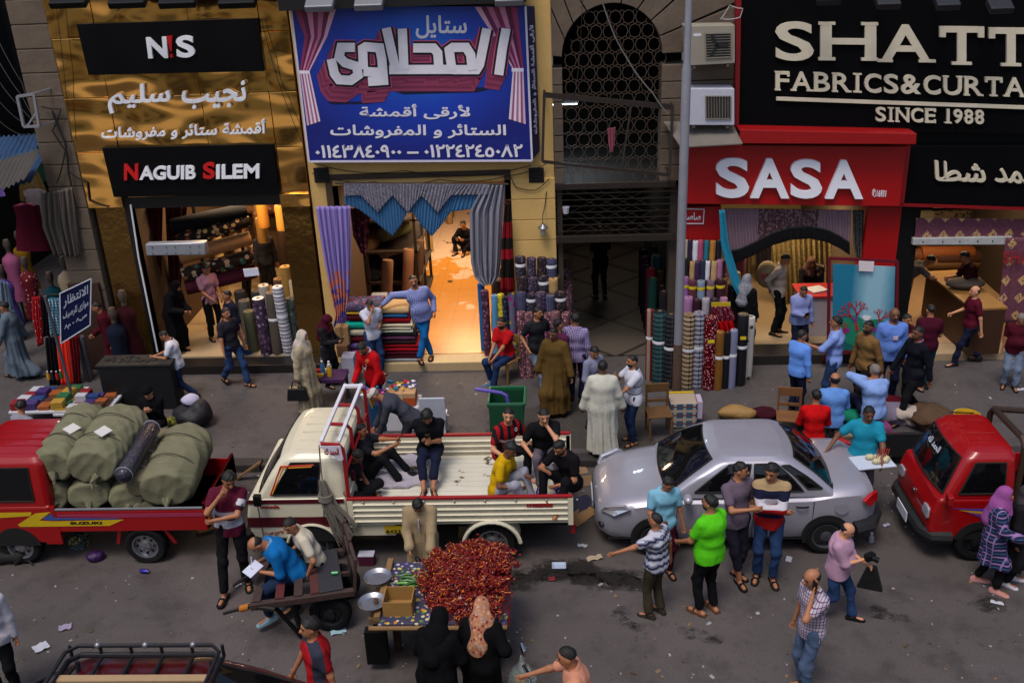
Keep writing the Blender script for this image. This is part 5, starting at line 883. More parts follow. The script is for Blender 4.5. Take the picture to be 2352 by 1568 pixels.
def wire(label,pts,r=.008,mat=None):
    mb = MB(mat or M('1A1614',.7)); P = []
    for a,b in zip(pts[:-1],pts[1:]):
        for t in np.linspace(0,1,9)[:-1]: P.append(lerp(a,b,t)-np.array([0,0,.06*np.linalg.norm(np.array(b)-np.array(a))*4*t*(1-t)]))
    P.append(pts[-1]); mb.tube(P,r,5); return mb.build('cable',label=label,cat='cable')
W_ = lambda *p: [Yp(u,v,y) for u,v,y in p]
wire('black cable sagging under the blue banner',W_((716,398,-.03),(860,418,-.05),(1010,412,-.05),(1165,404,-.03),(1262,372,-.03))); wire('thin cable crossing the cream wall under the banner',W_((720,375,-.03),(930,392,-.05),(1220,380,-.04))); wire('black cable looping down the cream pier',W_((1170,402,-.03),(1185,430,-.03),(1230,437,-.03),(1262,410,-.03)))
wire('long pale cable slanting across the arch',W_((1382,0,-.5),(1420,100,-.45),(1500,215,-.4),(1535,262,-.4)),.012,M('6A6460',.6)); wire('thin dark cable hanging in the arch',W_((1338,0,-.1),(1332,120,-.1),(1318,240,-.3)),.006); wire('dark cable running down the stone pilaster',W_((120,255,-.05),(150,330,-.06),(158,400,-.06),(175,480,-.06)),.02); wire('tangle of black cable on the pilaster',W_((95,245,-.05),(140,250,-.05),(120,300,-.06),(150,345,-.05),(130,420,-.05)),.014)
wire('cable curving over the gold cladding foot',W_((160,395,-.06),(200,420,-.06),(205,460,-.06),(250,475,-.06)),.014); wire('thin cable drooping across the gold cladding',W_((130,20,-.2),(150,200,-.15),(165,330,-.1)),.006); wire('second thin cable drooping across the gold cladding',W_((600,45,-.15),(640,190,-.15),(700,340,-.15)),.006)
for i in range(5): wire('dark overhead cable in the side street, number %s' % ['one','two','three','four','five'][i],W_((-20,60+50*i,1.5),(50,190+30*i,.8),(85+6*i,290,.3)),.008)
wire('white loop of cable by the black sign',W_((1655,45,-.3),(1676,12,-.3),(1706,20,-.3),(1700,40,-.3),(1660,44,-.3)),.008,M('A8A4A4',.5)); drape('cloth','pink rag hanging in the star grille','cloth',[[(1396,295),(1414,292)],[(1398,330),(1412,330)],[(1402,350),(1408,350)]],-.12,2,.02,cloth('8A4A56'))
t = T('hung_pot','small white pot hanging in the shutter lattice','pot',Yp(1300,485,-.15)); mb = MB(M('B4B0BC',.5)); mb.lathe(Yp(1300,490,-.15),[(.05,0),(.065,.12),(.055,.12),(.045,.02)],12); mb.build('pot',parent=t)
mb = MB(IRON); a_,b_ = Zp(75,880,PAVE),Zp(150,880,PAVE); rz_ = 1.75; ra,rb = Yp(90,676,a_[1]),Yp(158,676,a_[1]); t = T('clothes_rail','low iron rail with bright garments under the corner pilaster','clothes rail',a_); [mb.tube([(p[0],p[1],PAVE),p],.02,8) for p in (ra,rb)]; mb.tube([ra,rb],.015,8); mb.build('rail',parent=t)
yy = a_[1]-.08
for l,rows,mat in (('red spotted skirt on the low clothes rail',[[(74,682),(92,680)],[(76,730),(96,730)],[(88,795),(100,790)]],floral('9A141C',['D8C8C8','9A141C','9A141C'],26,thr=.25)),('black dress with a pink belt on the low clothes rail',[[(92,682),(112,680)],[(92,730),(114,730)],[(95,775),(112,770)]],cloth('141016')),('teal checked skirt on the low clothes rail',[[(112,684),(136,684)],[(112,730),(138,730)],[(118,770),(140,768)]],lines_mat('1A5A74','A8C0C8',.06,.06,.16,.16)),('pink flowered blouse on the low clothes rail',[[(136,684),(152,682)],[(138,730),(154,730)],[(140,768),(152,768)]],floral('B04A6A',['D8B8C8','2A8A94'],26)),('bright orange trousers hanging below the clothes rail',[[(128,772),(158,770)],[(134,820),(162,822)],[(142,884),(168,884)]],M('D8280E',.7)),('black trousers hanging below the clothes rail',[[(104,775),(128,772)],[(108,820),(132,820)],[(115,884),(140,884)]],cloth('121014')),('wine red trousers beside the orange ones',[[(158,772),(180,770)],[(164,820),(184,822)],[(170,880),(186,880)]],cloth('5A0E16'))): drape('hanging_garment',l,'garment',rows,yy-.02*(len(l) % 4),3,.025,mat,n=40,m=16,group='garments on the low clothes rail')
def mannequin(label,u,v,y,mat,h=1.1,r=.2,neckm=None):
    p = Yp(u,v,y); t = T('dress_form',label,'dress form',(p[0],y,PAVE)); mb = MB(mat); b = np.array([p[0],y,p[2]-h]); mb.lathe(b,[(r*1.15,0),(r,.3*h),(r*.72,.55*h),(r*.95,.78*h),(r*.8,.9*h),(.06,.97*h),(.05,h)],16); mb.build('dress',parent=t,sharp=60)
    mb = MB(M('4A3E34',.6)); mb.lathe(b,[(.05,h),(.045,h+.06),(.06,h+.1),(.085,h+.2),(.06,h+.3),(.01,h+.32)],12); mb.build('head',parent=t); mb = MB(IRON); mb.tube([(p[0],y,PAVE),b+np.array([0,0,.05])],.025,8); mb.build('stand',parent=t)
for l,u,v,y,c_ in (('dress form in a teal gown deep under the blue awning',118,655,1.5,'0E3A44'),('dress form in a red spotted gown in the dark shed',60,620,2.4,'5A0E1A'),('dress form in a mustard gown in the dark shed',45,560,3.4,'7A5A14'),('dress form in a cream flowered gown by the pilaster',150,620,.5,'A89474'),('dress form in a pink gown at the far left edge',20,580,2.6,'8A4A6A'),('dress form in a violet gown at the far left edge',5,640,1.6,'4A3A78'),('dress form in a navy abaya beside the pilaster',262,740,-.75,'141826'),('dress form in a maroon abaya by the gold pillar',285,700,-.5,'2A0C12')): mannequin(l,u,v,y,floral(c_,[c_,'C9B8A8'],16,thr=.25) if 'spot' in l or 'flow' in l else cloth(c_))
drape('cloth','grey canvas sheet tied against the stone corner','cloth',[[(95,445),(165,430)],[(100,520),(175,520)],[(125,585),(185,590)]],-.1,5,.06,M('5A5048',.85,nz=(2,.3))); drape('cloth','pale garment hanging at the left picture edge','cloth',[[(-10,640),(18,650)],[(-10,700),(32,710)],[(-10,760),(30,765)]],.5,3,.05,cloth('6E7A8A'))
roll('blue denim fabric roll leaning by the gold pillar',Zp(250,830,PAVE),.1,1.15,cloth('1A2A44')); roll('black flowered fabric roll leaning by the gold pillar',Zp(272,820,PAVE),.1,1.25,floral('14182A',['8A96A8','14182A'],12)); roll('silver sequinned fabric roll by the parking sign',Zp(205,868,PAVE),.09,.9,M('77757C',.3,.4,bump=(50,.6)))
t = T('parking_sign','navy street sign with white Arabic writing on a thin post','street sign',Zp(178,960,PAVE)); bp = Zp(178,955,PAVE); SQ_ = pxq((145,668),(203,645),(201,752),(147,782),bp[1]); rot_ = [p+np.array([0,dy,0]) for p,dy in zip(SQ_,(-.12,.12,.12,-.12))]
mb = MB(M('5A5A60',.5,.5)); mb.tube([bp,(bp[0]-.08,bp[1]+.03,SQ_[0][2]-.1)],.03,10); mb.build('post',parent=t); mb = MB(M('141E48',.45)); mb.prism(rot_,(0,.02,0)); mb.build('plate',parent=t,smooth=False)
mb = MB(M('B8BCC8',.5,nz=None)); [mb.beam(rot_[i]+np.array([0,-.006,0]),rot_[(i+1) % 4]+np.array([0,-.006,0]),.018,.012,up=(0,1,0)) for i in range(4)]
for b_,t0,t1,s0,s1 in (('الانتظار',.1,.34,.1,.9),('موازى للرصيف',.4,.58,.08,.92),('٨م - ٨ص',.68,.8,.12,.88)): word(mb,b_,[bil(rot_,a,b) for a,b in ((s0,t0),(s1,t0),(s1,t1),(s0,t1))],.008,ar=b_[0] not in '٨',bold=.02)
mb.build('lettering',parent=t,smooth=False)
def wheel(par,x,y,r,w_=.16,side=-1,rim='alloy',sub='rim'):
    """tyre with its rim, axle along y, outer face towards side"""
    c = np.array([x,y,r]); ax = (0,side,0); mb = MB(RUBBER); mb.lathe(c,[(r*.62,-w_),(r*.9,-w_),(r,-w_*.85),(r,-w_*.12),(r*.94,.0),(r*.7,.0),(r*.64,-.02)],32,ax,caps=False)
    for k in range(40): a = 2*math.pi*k/40; mb.obox(c+np.array([r*1.0*math.cos(a),-side*w_*.5,r*1.0*math.sin(a)]),.02,w_*.7,.012,ry=-a)
    t = mb.build('wheel',parent=par,sharp=50)
    m_ = {'alloy': M('9A9AA2',.28,.85),'steel': M('55555C',.45,.6),'dark': M('1E1E22',.5,.4),'chrome': M('A8A8AC',.25,.9)}[rim]; mb = MB(m_,M('0C0C0E',.7)); mb.lathe(c,[(r*.66,-.03),(r*.66,.0),(r*.60,-.005),(r*.56,-.05),(r*.30,-.035),(r*.26,.0),(r*.14,.008),(r*.02,.012)],28,ax,caps=False)
    mb.m = 1; n = 8 if rim != 'steel' else 10
    for k in range(n): a = 2*math.pi*k/n; q_ = c+np.array([r*.43*math.cos(a),side*(-.036),r*.43*math.sin(a)]); mb.lathe(q_,[(r*.075,0),(r*.07,.006)],10,ax)
    mb.m = 0
    for k in range(5): a = 2*math.pi*k/5; mb.ell(c+np.array([r*.2*math.cos(a),side*.006,r*.2*math.sin(a)]),r*.03,6,4)
    mb.build(sub,parent=t,sharp=40); return t
def rring(xf,xr,hw,z,r,bow=0.,n=12,m=5,yc=0.,rbow=None,sy=0.):
    P = []; rb = bow if rbow is None else rbow; F_ = lambda y: xf+bow*(y/hw)**2; K_ = lambda y: xr-rb*(y/hw)**2; S_ = lambda x: sy*(1-((x-(xf+xr)/2)/((xr-xf)/2))**2)
    ys = np.linspace(hw-r,-hw+r,n); P += [(F_(y),y) for y in ys]
    def arc(cx,cy,a0): return [(cx+r*math.cos(R(a)),cy+r*math.sin(R(a))) for a in np.linspace(a0,a0+90,m+2)[1:-1]]
    P += arc(F_(-hw+r)+r,-hw+r,180); xs = np.linspace(F_(-hw+r)+r,K_(-hw+r)-r,n); P += [(x,-hw-S_(x)) for x in xs]
    P += arc(K_(-hw+r)-r,-hw+r,270); P += [(K_(y),y) for y in -ys]; P += arc(K_(hw-r)-r,hw-r,0); P += [(x,hw+S_(x)) for x in xs[::-1]]; P += arc(F_(hw-r)+r,hw-r,90)
    return np.array([(x,y+yc,z) for x,y in P])
def glasshouse(par,rings,mat,panes,n=12,m=5,lev=14,crown=.03,name='cabin',ribs=0):
    """smooth cabin through the ring stations; panes: (name, i0, i1, t0, t1) by ring index and level"""
    A = np.array(rings); T_ = np.linspace(0,len(A)-1,lev); G = []
    for t in T_: k = min(int(t),len(A)-2); f = t-k; G.append(A[k]*(1-f)+A[k+1]*f)
    G = np.array(G); mb = MB(mat); mb.rings(list(G),caps=False); top = G[-1]; c = top.mean(0); L = [top]
    for s_,z in ((.85,.45),(.6,.8),(.3,.96)): q = c+(top-c)*s_; q[:,2] = top[:,2]+crown*z; L.append(q)
    mb.rings(L,caps=False); k0 = len(mb.V); mb.add(list(L[-1])+[c+np.array([0,0,crown])],[(i,(i+1) % len(top),len(top)) for i in range(len(top))]);
    if ribs:
        x0,x1 = top[:,0].min()+.12,top[:,0].max()-.1; y0,y1 = top[:,1].min()+.1,top[:,1].max()-.1
        for j in range(ribs): y = y0+(y1-y0)*j/(ribs-1); yn = (y-c[1])/(y1-c[1]); mb.obox(((x0+x1)/2,y,c[2]+crown*(1-.75*yn*yn)-.003),x1-x0,.035,.022)
    o = mb.build(name,parent=par,sharp=50,bevel=0); cc = G.reshape(-1,3).mean(0); NR = G.shape[1]
    for nm_,i0,i1,t0,t1,mt in panes:
        II = np.linspace(i0,i1,max(3,int(abs(i1-i0)*2)+1)); TT = np.linspace(t0,t1,8); q = []
        for t in TT:
            f = t*(lev-1); k = min(int(f),lev-2); ring = G[k]*(1-(f-k))+G[k+1]*(f-k); row = []
            for i in II: a = int(math.floor(i)); w2 = i-a; p = ring[a % NR]*(1-w2)+ring[(a+1) % NR]*w2; row.append(p)
            q.append(row)
        q = np.array(q); du = np.gradient(q,axis=1); dv = np.gradient(q,axis=0); nn = np.cross(du,dv); nn /= np.linalg.norm(nn,axis=2)[...,None]+1e-9
        if np.mean(np.sum(nn*(q-cc),2)) < 0: nn = -nn
        h_,w2 = q.shape[:2]; b = MB(mt); b.grid((q+nn*.008).tolist())
        edge = [(0,j) for j in range(w2)]+[(i,w2-1) for i in range(1,h_)]+[(h_-1,j) for j in range(w2-2,-1,-1)]+[(i,0) for i in range(h_-2,0,-1)]
        b.rings([[q[e]+nn[e]*.008 for e in edge],[q[e]-nn[e]*.004 for e in edge]],caps=False); b.build(nm_,parent=par if 'sticker' in nm_ else par,sharp=50)
        if 'window' in nm_ or 'windshield' in nm_: s_ = MB(M('15130F',.7)); s_.tube([q[e]+nn[e]*.008 for e in edge]+[q[edge[0]]+nn[edge[0]]*.008],.012,5); s_.build('window_seal',parent=par)
    return G
def sections(par,name,mat,st,yc,x0,sc,flip=False,sharp=35):
    """body lofted through stations (x, top z, half width, bottom z)"""
    st = np.array(st,float); xs = np.linspace(st[0,0],st[-1,0],70); I = [np.interp(xs,st[:,0],st[:,k]) for k in range(1,4)]
    ker = np.array([1,2,3,2,1])/9.; I = [np.r_[a[:2],np.convolve(a,ker,'valid'),a[-2:]] for a in I]; rr = []
    for x,zt_,w_,zl in zip(xs,*I):
        H = zt_-zl; half = [(0,zt_),(.45*w_,zt_-.006),(.75*w_,zt_-.02),(.90*w_,zt_-.055),(.965*w_,zt_-.11*min(1,H/.5)),(w_*.985,zl+H*.66),(w_,zl+H*.5),(w_*.985,zl+H*.3),(w_*.97,zl+H*.12),(w_*.9,zl)]
        X = x0+(x if not flip else st[-1,0]-x)*sc; pr = [(X,yc-y,z) for y,z in half]+[(X,yc+y,z) for y,z in half[:0:-1]]; rr.append(pr)
    mb = MB(mat); mb.rings(rr,caps=True); return mb.build(name,parent=par,sharp=sharp)
def disc(par,name,c,r,mat,side=-1,th=.006,cut=None,n=36):
    pts = [(c[0]+r*math.cos(a),c[1],c[2]+r*math.sin(a)) for a in np.linspace(0,2*math.pi,n,endpoint=False)]
    if cut is not None: pts = [(x,y,max(z,cut)) for x,y,z in pts]
    mb = MB(mat); mb.prism(pts,(0,side*th,0)); return mb.build(name,parent=par,smooth=False)
def quadp(par,name,pts,mat,d=(0,-.004,0)): mb = MB(mat); mb.prism(pts,d); return mb.build(name,parent=par,smooth=False)
def car(label,x0,yc,sc,col,zs=1.0,flip=False,trim=True):
    t = T('parked_car',label,'car',(x0+2*sc,yc,0)); P_ = paint(col) if isinstance(col,str) else col
    X = lambda x: x0+(x if not flip else 4.3-x)*sc
    sections(t,'body',P_,[(0,.60,.50,.34),(.05,.68,.62,.27),(.18,.75,.73,.22),(.45,.83,.80,.2),(.8,.89,.83,.19),(1.1,.93,.84,.19),(2.4,.93,.845,.19),(3.3,.95,.845,.2),(3.6,1.0,.84,.21),(3.9,1.015,.82,.24),(4.15,1.0,.77,.29),(4.25,.93,.70,.34),(4.3,.82,.62,.42)],yc,x0,sc,flip)
    xs = (lambda a,b: (X(a),X(b))) if not flip else (lambda a,b: (X(b),X(a)))
    RR = [rring(*xs(.98,3.78),.79,.90,.10,.10,yc=yc,rbow=.12),rring(*xs(1.40,3.42),.735,1.18,.13,.09,yc=yc,rbow=.12),rring(*xs(1.76,3.08),.63,1.375*zs,.16,.08,yc=yc,rbow=.10),rring(*xs(1.92,2.92),.54,1.425*zs,.18,.06,yc=yc,rbow=.08)]
    f0,f1 = (0,11) if not flip else (34,45); b0,b1 = (34,45) if not flip else (0,11)
    glasshouse(t,RR,P_,[('windshield',f0-.6,f1+.6,.05,.66,GLASS),('rear_window',b0-.4,b1+.4,.08,.66,GLASS),('window',18.0,21.9,.10,.64,GLASS),('window',22.5,26.4,.10,.64,GLASS),('quarter_window',26.9,28.4,.14,.6,GLASS),('window',52,55.6,.10,.64,GLASS),('window',56.2,60,.10,.64,GLASS)])
    for xw in (.90,3.52):
        for sd in (-1,1): disc(t,'wheel_arch',(X(xw),yc+sd*.845,.30),.335,M('0B0B0C',.9),sd,.012,.19); wheel(t,X(xw),yc+sd*.862,.295,.17,sd,'steel' if trim else 'dark')
    y = yc-.85
    seam = M('16161A',.6)
    for a in (1.22,2.38,3.28): mb = MB(seam); mb.beam((X(a),y-.0035,.25),(X(a)+.02,y+.022,.84),.008,.01,up=(0,1,0)); mb.build('door_seam',parent=t,smooth=False)
    for a in (2.22,3.12): mb = MB(BLACK); mb.tube([(X(a-.09),y-.006,.78),(X(a-.05),y-.03,.785),(X(a+.05),y-.03,.785),(X(a+.09),y-.006,.78)],.013,8); mb.build('door_handle',parent=t)
    mb = MB(P_); sx = -1 if not flip else 1; mb.ell((X(1.38),y-.09,.98),(.07,.10,.065),12,8); mb.build('mirror',parent=t)
    if trim:
        HL,ht,hb = _new('headlight_glass'); fin(HL,ht,hb,'C8C8CE',.08,.7,spec=.8)
        for sd in (-1,1):
            pts = [(X(.10),yc+sd*.63,.62),(X(.16),yc+sd*.70,.73),(X(.45),yc+sd*.79,.80),(X(.55),yc+sd*.815,.74),(X(.30),yc+sd*.78,.62)]; o = np.array([-.02,sd*.03,.012]); mb = MB(HL); mb.prism([np.array(p)+o for p in pts],(.02,-sd*.05,-.01)); mb.build('headlight',parent=t,smooth=False,bevel=.012,seg=3)
            pts = [(X(4.16),yc+sd*.765,.92),(X(4.27),yc+sd*.66,.90),(X(4.29),yc+sd*.66,.76),(X(4.14),yc+sd*.80,.74),(X(4.02),yc+sd*.825,.84)]; o = np.array([.012,sd*.03,.01]); mb = MB(M('A00A10',.2,coat=.5,nz=None)); mb.prism([np.array(p)+o for p in pts],(-.02,-sd*.05,0)); mb.build('tail_light',parent=t,smooth=False,bevel=.012,seg=3)
        mb = MB(M('A8ACB8',.5)); mb.box(X(-.035),X(-.015),yc-.25,yc+.25,.44,.54); mb.build('number_plate',parent=t,smooth=False)
        for sd in (-1,1): mb = MB(M('17171A',.5)); mb.ell((X(.10),yc+sd*.60,.40),(.05,.10,.06),10,6); mb.build('fog_lamp',parent=t)
        mb = MB(BLACK); mb.box(X(4.315),X(4.325),yc-.26,yc+.26,.62,.74); mb.tube([(X(.2),yc-.755,.24),(X(4.0),yc-.83,.24)],.018,6); mb.build('sill_trim',parent=t,smooth=False); mb = MB(CHROME); mb.ell((X(.035),yc,.63),(.012,.06,.035),10,6); mb.build('badge',parent=t)
        mb = MB(M('1C1C1E',.6)); mb.box(X(-.012),X(.04),yc-.42,yc+.42,.50,.58); mb.box(X(-.0),X(.05),yc-.3,yc+.3,.36,.44); mb.build('grille',parent=t,smooth=False)
        mb = MB(M('17171A',.55)); rr = [[(X(a),yc+w_*c_,z) for z in (zl,zh)] for a,w_,zl,zh,c_ in ()];
        mb.tube([(X(3.93),yc-.83,.42),(X(4.18),yc-.77,.44),(X(4.30),yc-.55,.46),(X(4.31),yc+.55,.46),(X(4.18),yc+.77,.44)],.13,8,.7); mb.build('bumper',parent=t)
        mb = MB(BLACK); mb.tube([(X(1.12),yc+.1,1.0),(X(1.3),yc-.3,1.10),(X(1.42),yc-.55,1.16)],.012,6); mb.build('wiper',parent=t)
        disc(t,'fuel_flap',(X(3.72),y-.0-.002,.74),.09,P_,-1,.006)
    return t
SILV,svt,svb = _new('silver_paint'); fin(SILV,svt,svb,'9C9AA6',.34,.4,nz=(2.5,.14),coat=.3,bump=(45,.04))
sc_ = car('dusty silver saloon car parked at the kerb with people leaning on it',.45,-5.52,.905,SILV,.985)
CRM = M('C6BFA8',.38,nz=(3,.12),coat=.25,bump=(50,.04)); MAR = M('4A0E18',.4); RTR = M('8A0C14',.45)
p = T('cream_pickup','cream pickup truck with red rails, open bed and a coil of rope on its cab','pickup truck',(-2.2,-5.6,0)); yc = -5.62
mb = MB(CRM); prof = [(-4.33,.42),(-4.40,.55),(-4.42,.80),(-4.36,1.10),(-2.99,1.10),(-2.99,.42)]; mb.prism([(x,yc-.87,z) for x,z in prof],(0,1.74,0)); mb.build('cab_body',parent=p,smooth=False,bevel=.05,seg=3)
RR = [rring(-4.30,-2.99,.85,1.09,.08,.07,yc=yc,rbow=0),rring(-4.12,-2.985,.82,1.38,.10,.07,yc=yc,rbow=0),rring(-3.93,-2.985,.755,1.64,.12,.06,yc=yc,rbow=0),rring(-3.80,-3.02,.68,1.70,.14,.05,yc=yc,rbow=0)]
glasshouse(p,RR,CRM,[('windshield',-.4,11.4,.06,.66,GLASS),('rear_window',35,44,.2,.6,GLASS),('window',18.2,24.8,.06,.62,GLASS),('window',53,60,.06,.62,GLASS)],ribs=6,crown=.035)
y = yc-.876
for nm_,pts,mt in (('maroon_belt_stripe',[(-4.36,1.085),(-3.02,1.085),(-3.02,1.02),(-4.40,1.02)],MAR),('maroon_band',[(-4.41,.80),(-3.0,.80),(-3.0,.64),(-4.41,.64)],MAR)): quadp(p,nm_,[(x,y,z) for x,z in pts],mt)
mb = MB(M('17130F',.6)); [mb.beam((a,y-.003,.5),(b,y-.003,1.08),.008,.008,up=(0,1,0)) for a,b in ((-3.36,-3.30),(-4.22,-4.24))]; mb.build('door_seam',parent=p,smooth=False)
mb = MB(M('8A1A1E',.5)); word(mb,'mazda',[(-4.20,y,1.0),(-3.93,y,1.0),(-3.93,y,.95),(-4.20,y,.95)],.006,bold=.03); word(mb,'٢٦٥ع س ر',[(-4.20,y,.58),(-3.92,y,.58),(-3.92,y,.50),(-4.20,y,.50)],.006,bold=.03,ar=True); mb.build('lettering',parent=p,smooth=False)
q_ = [(-4.04,y+.035,1.14),(-3.86,y+.10,1.56),(-3.40,y+.105,1.575),(-3.38,y+.035,1.14)]
for k,c_ in enumerate(('B0240C','C8861C')): mb = MB(M(c_,.5)); o = -.012*k; pp = [np.array(a)+np.array([(.03 if i < 2 else -.03)*k*(1 if i in (0,1) else 1),-.01,-.025*k if i in (1,2) else .02*k]) for i,a in enumerate(q_)]; mb.tube(pp[:3],.012,6); mb.build('window_trim',parent=p)
mb = MB(BLACK); mb.obox((-4.18,y-.12,1.16),.10,.08,.16); mb.tube([(-4.2,y+.05,1.12),(-4.19,y-.1,1.12)],.012,6); mb.build('mirror',parent=p,bevel=.015)
mb = MB(M('C8C8CC',.3,nz=None),CRM); mb.prism([(-4.43,yc-.75,.66),(-4.435,yc-.5,.66),(-4.42,yc-.5,.84),(-4.415,yc-.75,.84)],(-.01,0,0)); mb.build('headlight',parent=p,smooth=False); mb = MB(M('C8C8CC',.3,nz=None)); mb.prism([(-4.43,yc+.75,.66),(-4.435,yc+.5,.66),(-4.42,yc+.5,.84),(-4.415,yc+.75,.84)],(-.01,0,0)); mb.build('headlight',parent=p,smooth=False)
mb = MB(BLACK); mb.box(-4.52,-4.38,yc-.86,yc+.86,.38,.52); mb.build('bumper',parent=p,bevel=.03)
disc(p,'wheel_arch',(-3.52,y-.002,.30),.36,M('0B0B0C',.9),-1,.008,.40); mb = MB(CRM); mb.tube([(-3.52+.375*math.cos(a),y-.012,.30+.375*math.sin(a)) for a in np.linspace(.25,math.pi-.25,14)],.022,6); mb.build('arch_lip',parent=p)
wheel(p,-3.52,yc-.87,.30,.18,-1,'steel'); wheel(p,-3.52,yc+.87,.30,.18,1,'steel'); wheel(p,-1.0,yc-.90,.33,.2,-1,'chrome'); wheel(p,-1.0,yc+.87,.33,.2,1,'steel')
mb = MB(CRM); mb.tube([(-1.0+.40*math.cos(a),yc-.93,.33+.38*math.sin(a)) for a in np.linspace(.1,math.pi-.1,14)],[.03]*14,6); rr = [[(-1.0+.39*math.cos(a),yc-.95,.33+.37*math.sin(a)),(-1.0+.39*math.cos(a),yc-.60,.33+.37*math.sin(a))] for a in np.linspace(.1,math.pi-.1,14)]; mb.grid(rr); mb.build('mudguard',parent=p)
mb = MB(BLACK); mb.box(-4.2,.05,yc-.5,yc+.5,.36,.56); mb.box(-2.2,-1.5,yc-.8,yc-.55,.34,.62); mb.build('chassis',parent=p,smooth=False)
BED,bdt,bdb = _new('bed_floor'); _c = mix(bdt,ramp(bdt,noise(bdt,3.2,6),[(.61,'000000'),(.63,'FFFFFF')]),'C6C2B4','5A4A3A'); fin(BED,bdt,bdb,_c,.5,nz=(2,.15)); mb = MB(BED); mb.box(-2.94,.12,yc-.85,yc+.85,.66,.735)
for k in range(13): yk = yc-.78+k*.13; mb.box(-2.93,.11,yk-.035,yk+.035,.735,.742)
mb.build('bed_floor',parent=p,smooth=False)
for sd,nm_ in ((-1,'side_board'),(1,'side_board')):
    mb = MB(CRM); y0 = yc+sd*.88; mb.box(-2.96,.12,min(y0,y0-sd*.03),max(y0,y0-sd*.03),.66,1.06)
    for zz in (.70,.79,.88,.97): mb.tube([(-2.90,y0+sd*.004,zz+.03),(.06,y0+sd*.004,zz+.03)],.034,8,.45); mb.tube([(-2.90,y0-sd*.032,zz+.03),(.06,y0-sd*.032,zz+.03)],.030,8,.45)
    for xx in (-2.93,.10): mb.box(xx-.035,xx+.035,y0-.03,y0+.03,.64,1.065)
    o = mb.build(nm_,parent=p,smooth=False); mb = MB(RTR); mb.box(-2.98,.13,y0-.028,y0+.028,1.067,1.11); mb.build('red_rail',parent=p,smooth=False,bevel=.012)
    if sd < 0:
        mb = MB(M('8A1A1E',.5)); word(mb,'mazda',[(-.50,y0-.026,1.01),(-.14,y0-.026,1.01),(-.14,y0-.026,.94),(-.50,y0-.026,.94)],.012,bold=.04); mb.build('lettering',parent=p,smooth=False); mb = MB(STEEL); [mb.ell((-2.75+.42*i,y0-.03,1.045),.018,8,5) for i in range(8)]; mb.build('rail_bolt',parent=p)
mb = MB(CRM); mb.box(-2.985,-2.945,yc-.86,yc+.86,.66,1.10); mb.build('head_board',parent=p,smooth=False)
mb = MB(RTR)
for yy in (yc-.86,yc-.30,yc+.28,yc+.86): mb.tube([(-2.95,yy,1.08),(-2.95,yy,1.86),(-3.0,yy,1.93),(-3.24,yy,1.95)],.028,8)
mb.tube([(-2.95,yc-.86,1.5),(-2.95,yc+.86,1.5)],.022,8); mb.build('red_hoop',parent=p)
mb = MB(M('C8C8D2',.4,nz=(6,.1))); [mb.beam((x,yc-.84,1.965),(x,yc+.90,1.965),.05,.045) for x in (-3.24,-3.0)]; mb.beam((-3.26,yc+.84,1.968),(-2.96,yc+.84,1.968),.06,.05); mb.build('ladder_bar',parent=p,smooth=False,bevel=.008)
mb = MB(M('C0BCC8',.5)); q_ = [(-3.26,yc-.90,1.93),(-2.97,yc-.90,1.93),(-2.95,yc-.90,1.72),(-3.0,yc-.90,1.70)]; mb.prism(q_,(0,.012,0)); mb.build('red_lettered_plate',parent=p,smooth=False); mb = MB(M('8A1424',.5)); word(mb,'الحمد لله',[(-3.20,yc-.90,1.90),(-3.0,yc-.90,1.90),(-3.0,yc-.90,1.80),(-3.20,yc-.90,1.80)],.008,ar=True,bold=.03); mb.build('lettering',parent=p,smooth=False)
mb = MB(CRM); mb.box(-2.95,-2.35,yc-.84,yc-.80,.45,.66); mb.build('under_panel',parent=p,smooth=False,bevel=.01); mb = MB(M('B0941C',.5)); mb.box(-2.50,-2.2,yc-.86,yc-.845,.50,.62); mb.build('number_plate',parent=p,smooth=False); mb = MB(BLACK); word(mb,'64324',[(-2.48,yc-.861,.56),(-2.22,yc-.861,.56),(-2.22,yc-.861,.51),(-2.48,yc-.861,.51)],.004); mb.build('lettering',parent=p,smooth=False)
mb = MB(M('8A0C10',.3)); mb.box(.10,.16,yc-.86,yc-.78,.46,.62); mb.build('tail_light',parent=p,smooth=False,bevel=.01)
t = T('rope_coil','thick grey rope coil hanging on the side of the cream pickup cab','rope',(-3.18,yc-1.0,.6)); ROPE = M('6E675E',.9,nz=(50,.3),bump=(90,.8)); mb = MB(ROPE); random.seed(4)
for k in range(15): a = random.uniform(-.08,.08); b = random.uniform(-.15,.15)+.08; zb = random.uniform(.30,.62); mb.tube([(-3.28+a*.5,y-.05-.01*(k % 3),1.42),(-3.25+a,y-.08-.012*(k % 4),1.1),(-3.16+b*.8,y-.09-.012*(k % 4),zb+.2),(-3.1+b,y-.08-.01*(k % 3),zb),(-3.04+b,y-.08,zb+.16),(-3.18+a,y-.06,1.05),(-3.26+a*.4,y-.05,1.40)],.014,6)
mb.build('coil',parent=t); mb = MB(ROPE); [mb.tube([(-3.25+.09*math.cos(a),y-.07+.07*math.sin(a),1.12+.025*k) for a in np.linspace(0,2*math.pi,14)],.016,6) for k in range(4)]; mb.build('wrap',parent=t); mb = MB(ROPE); mb.tube([(-3.27,y-.04,1.42),(-3.28,y+.02,1.7),(-3.26,yc-.88,1.94)],.01,6); mb.build('hanging_cord',parent=t)
REDP = M('8C060B',.32,nz=(3,.1),coat=.4,bump=(50,.03))
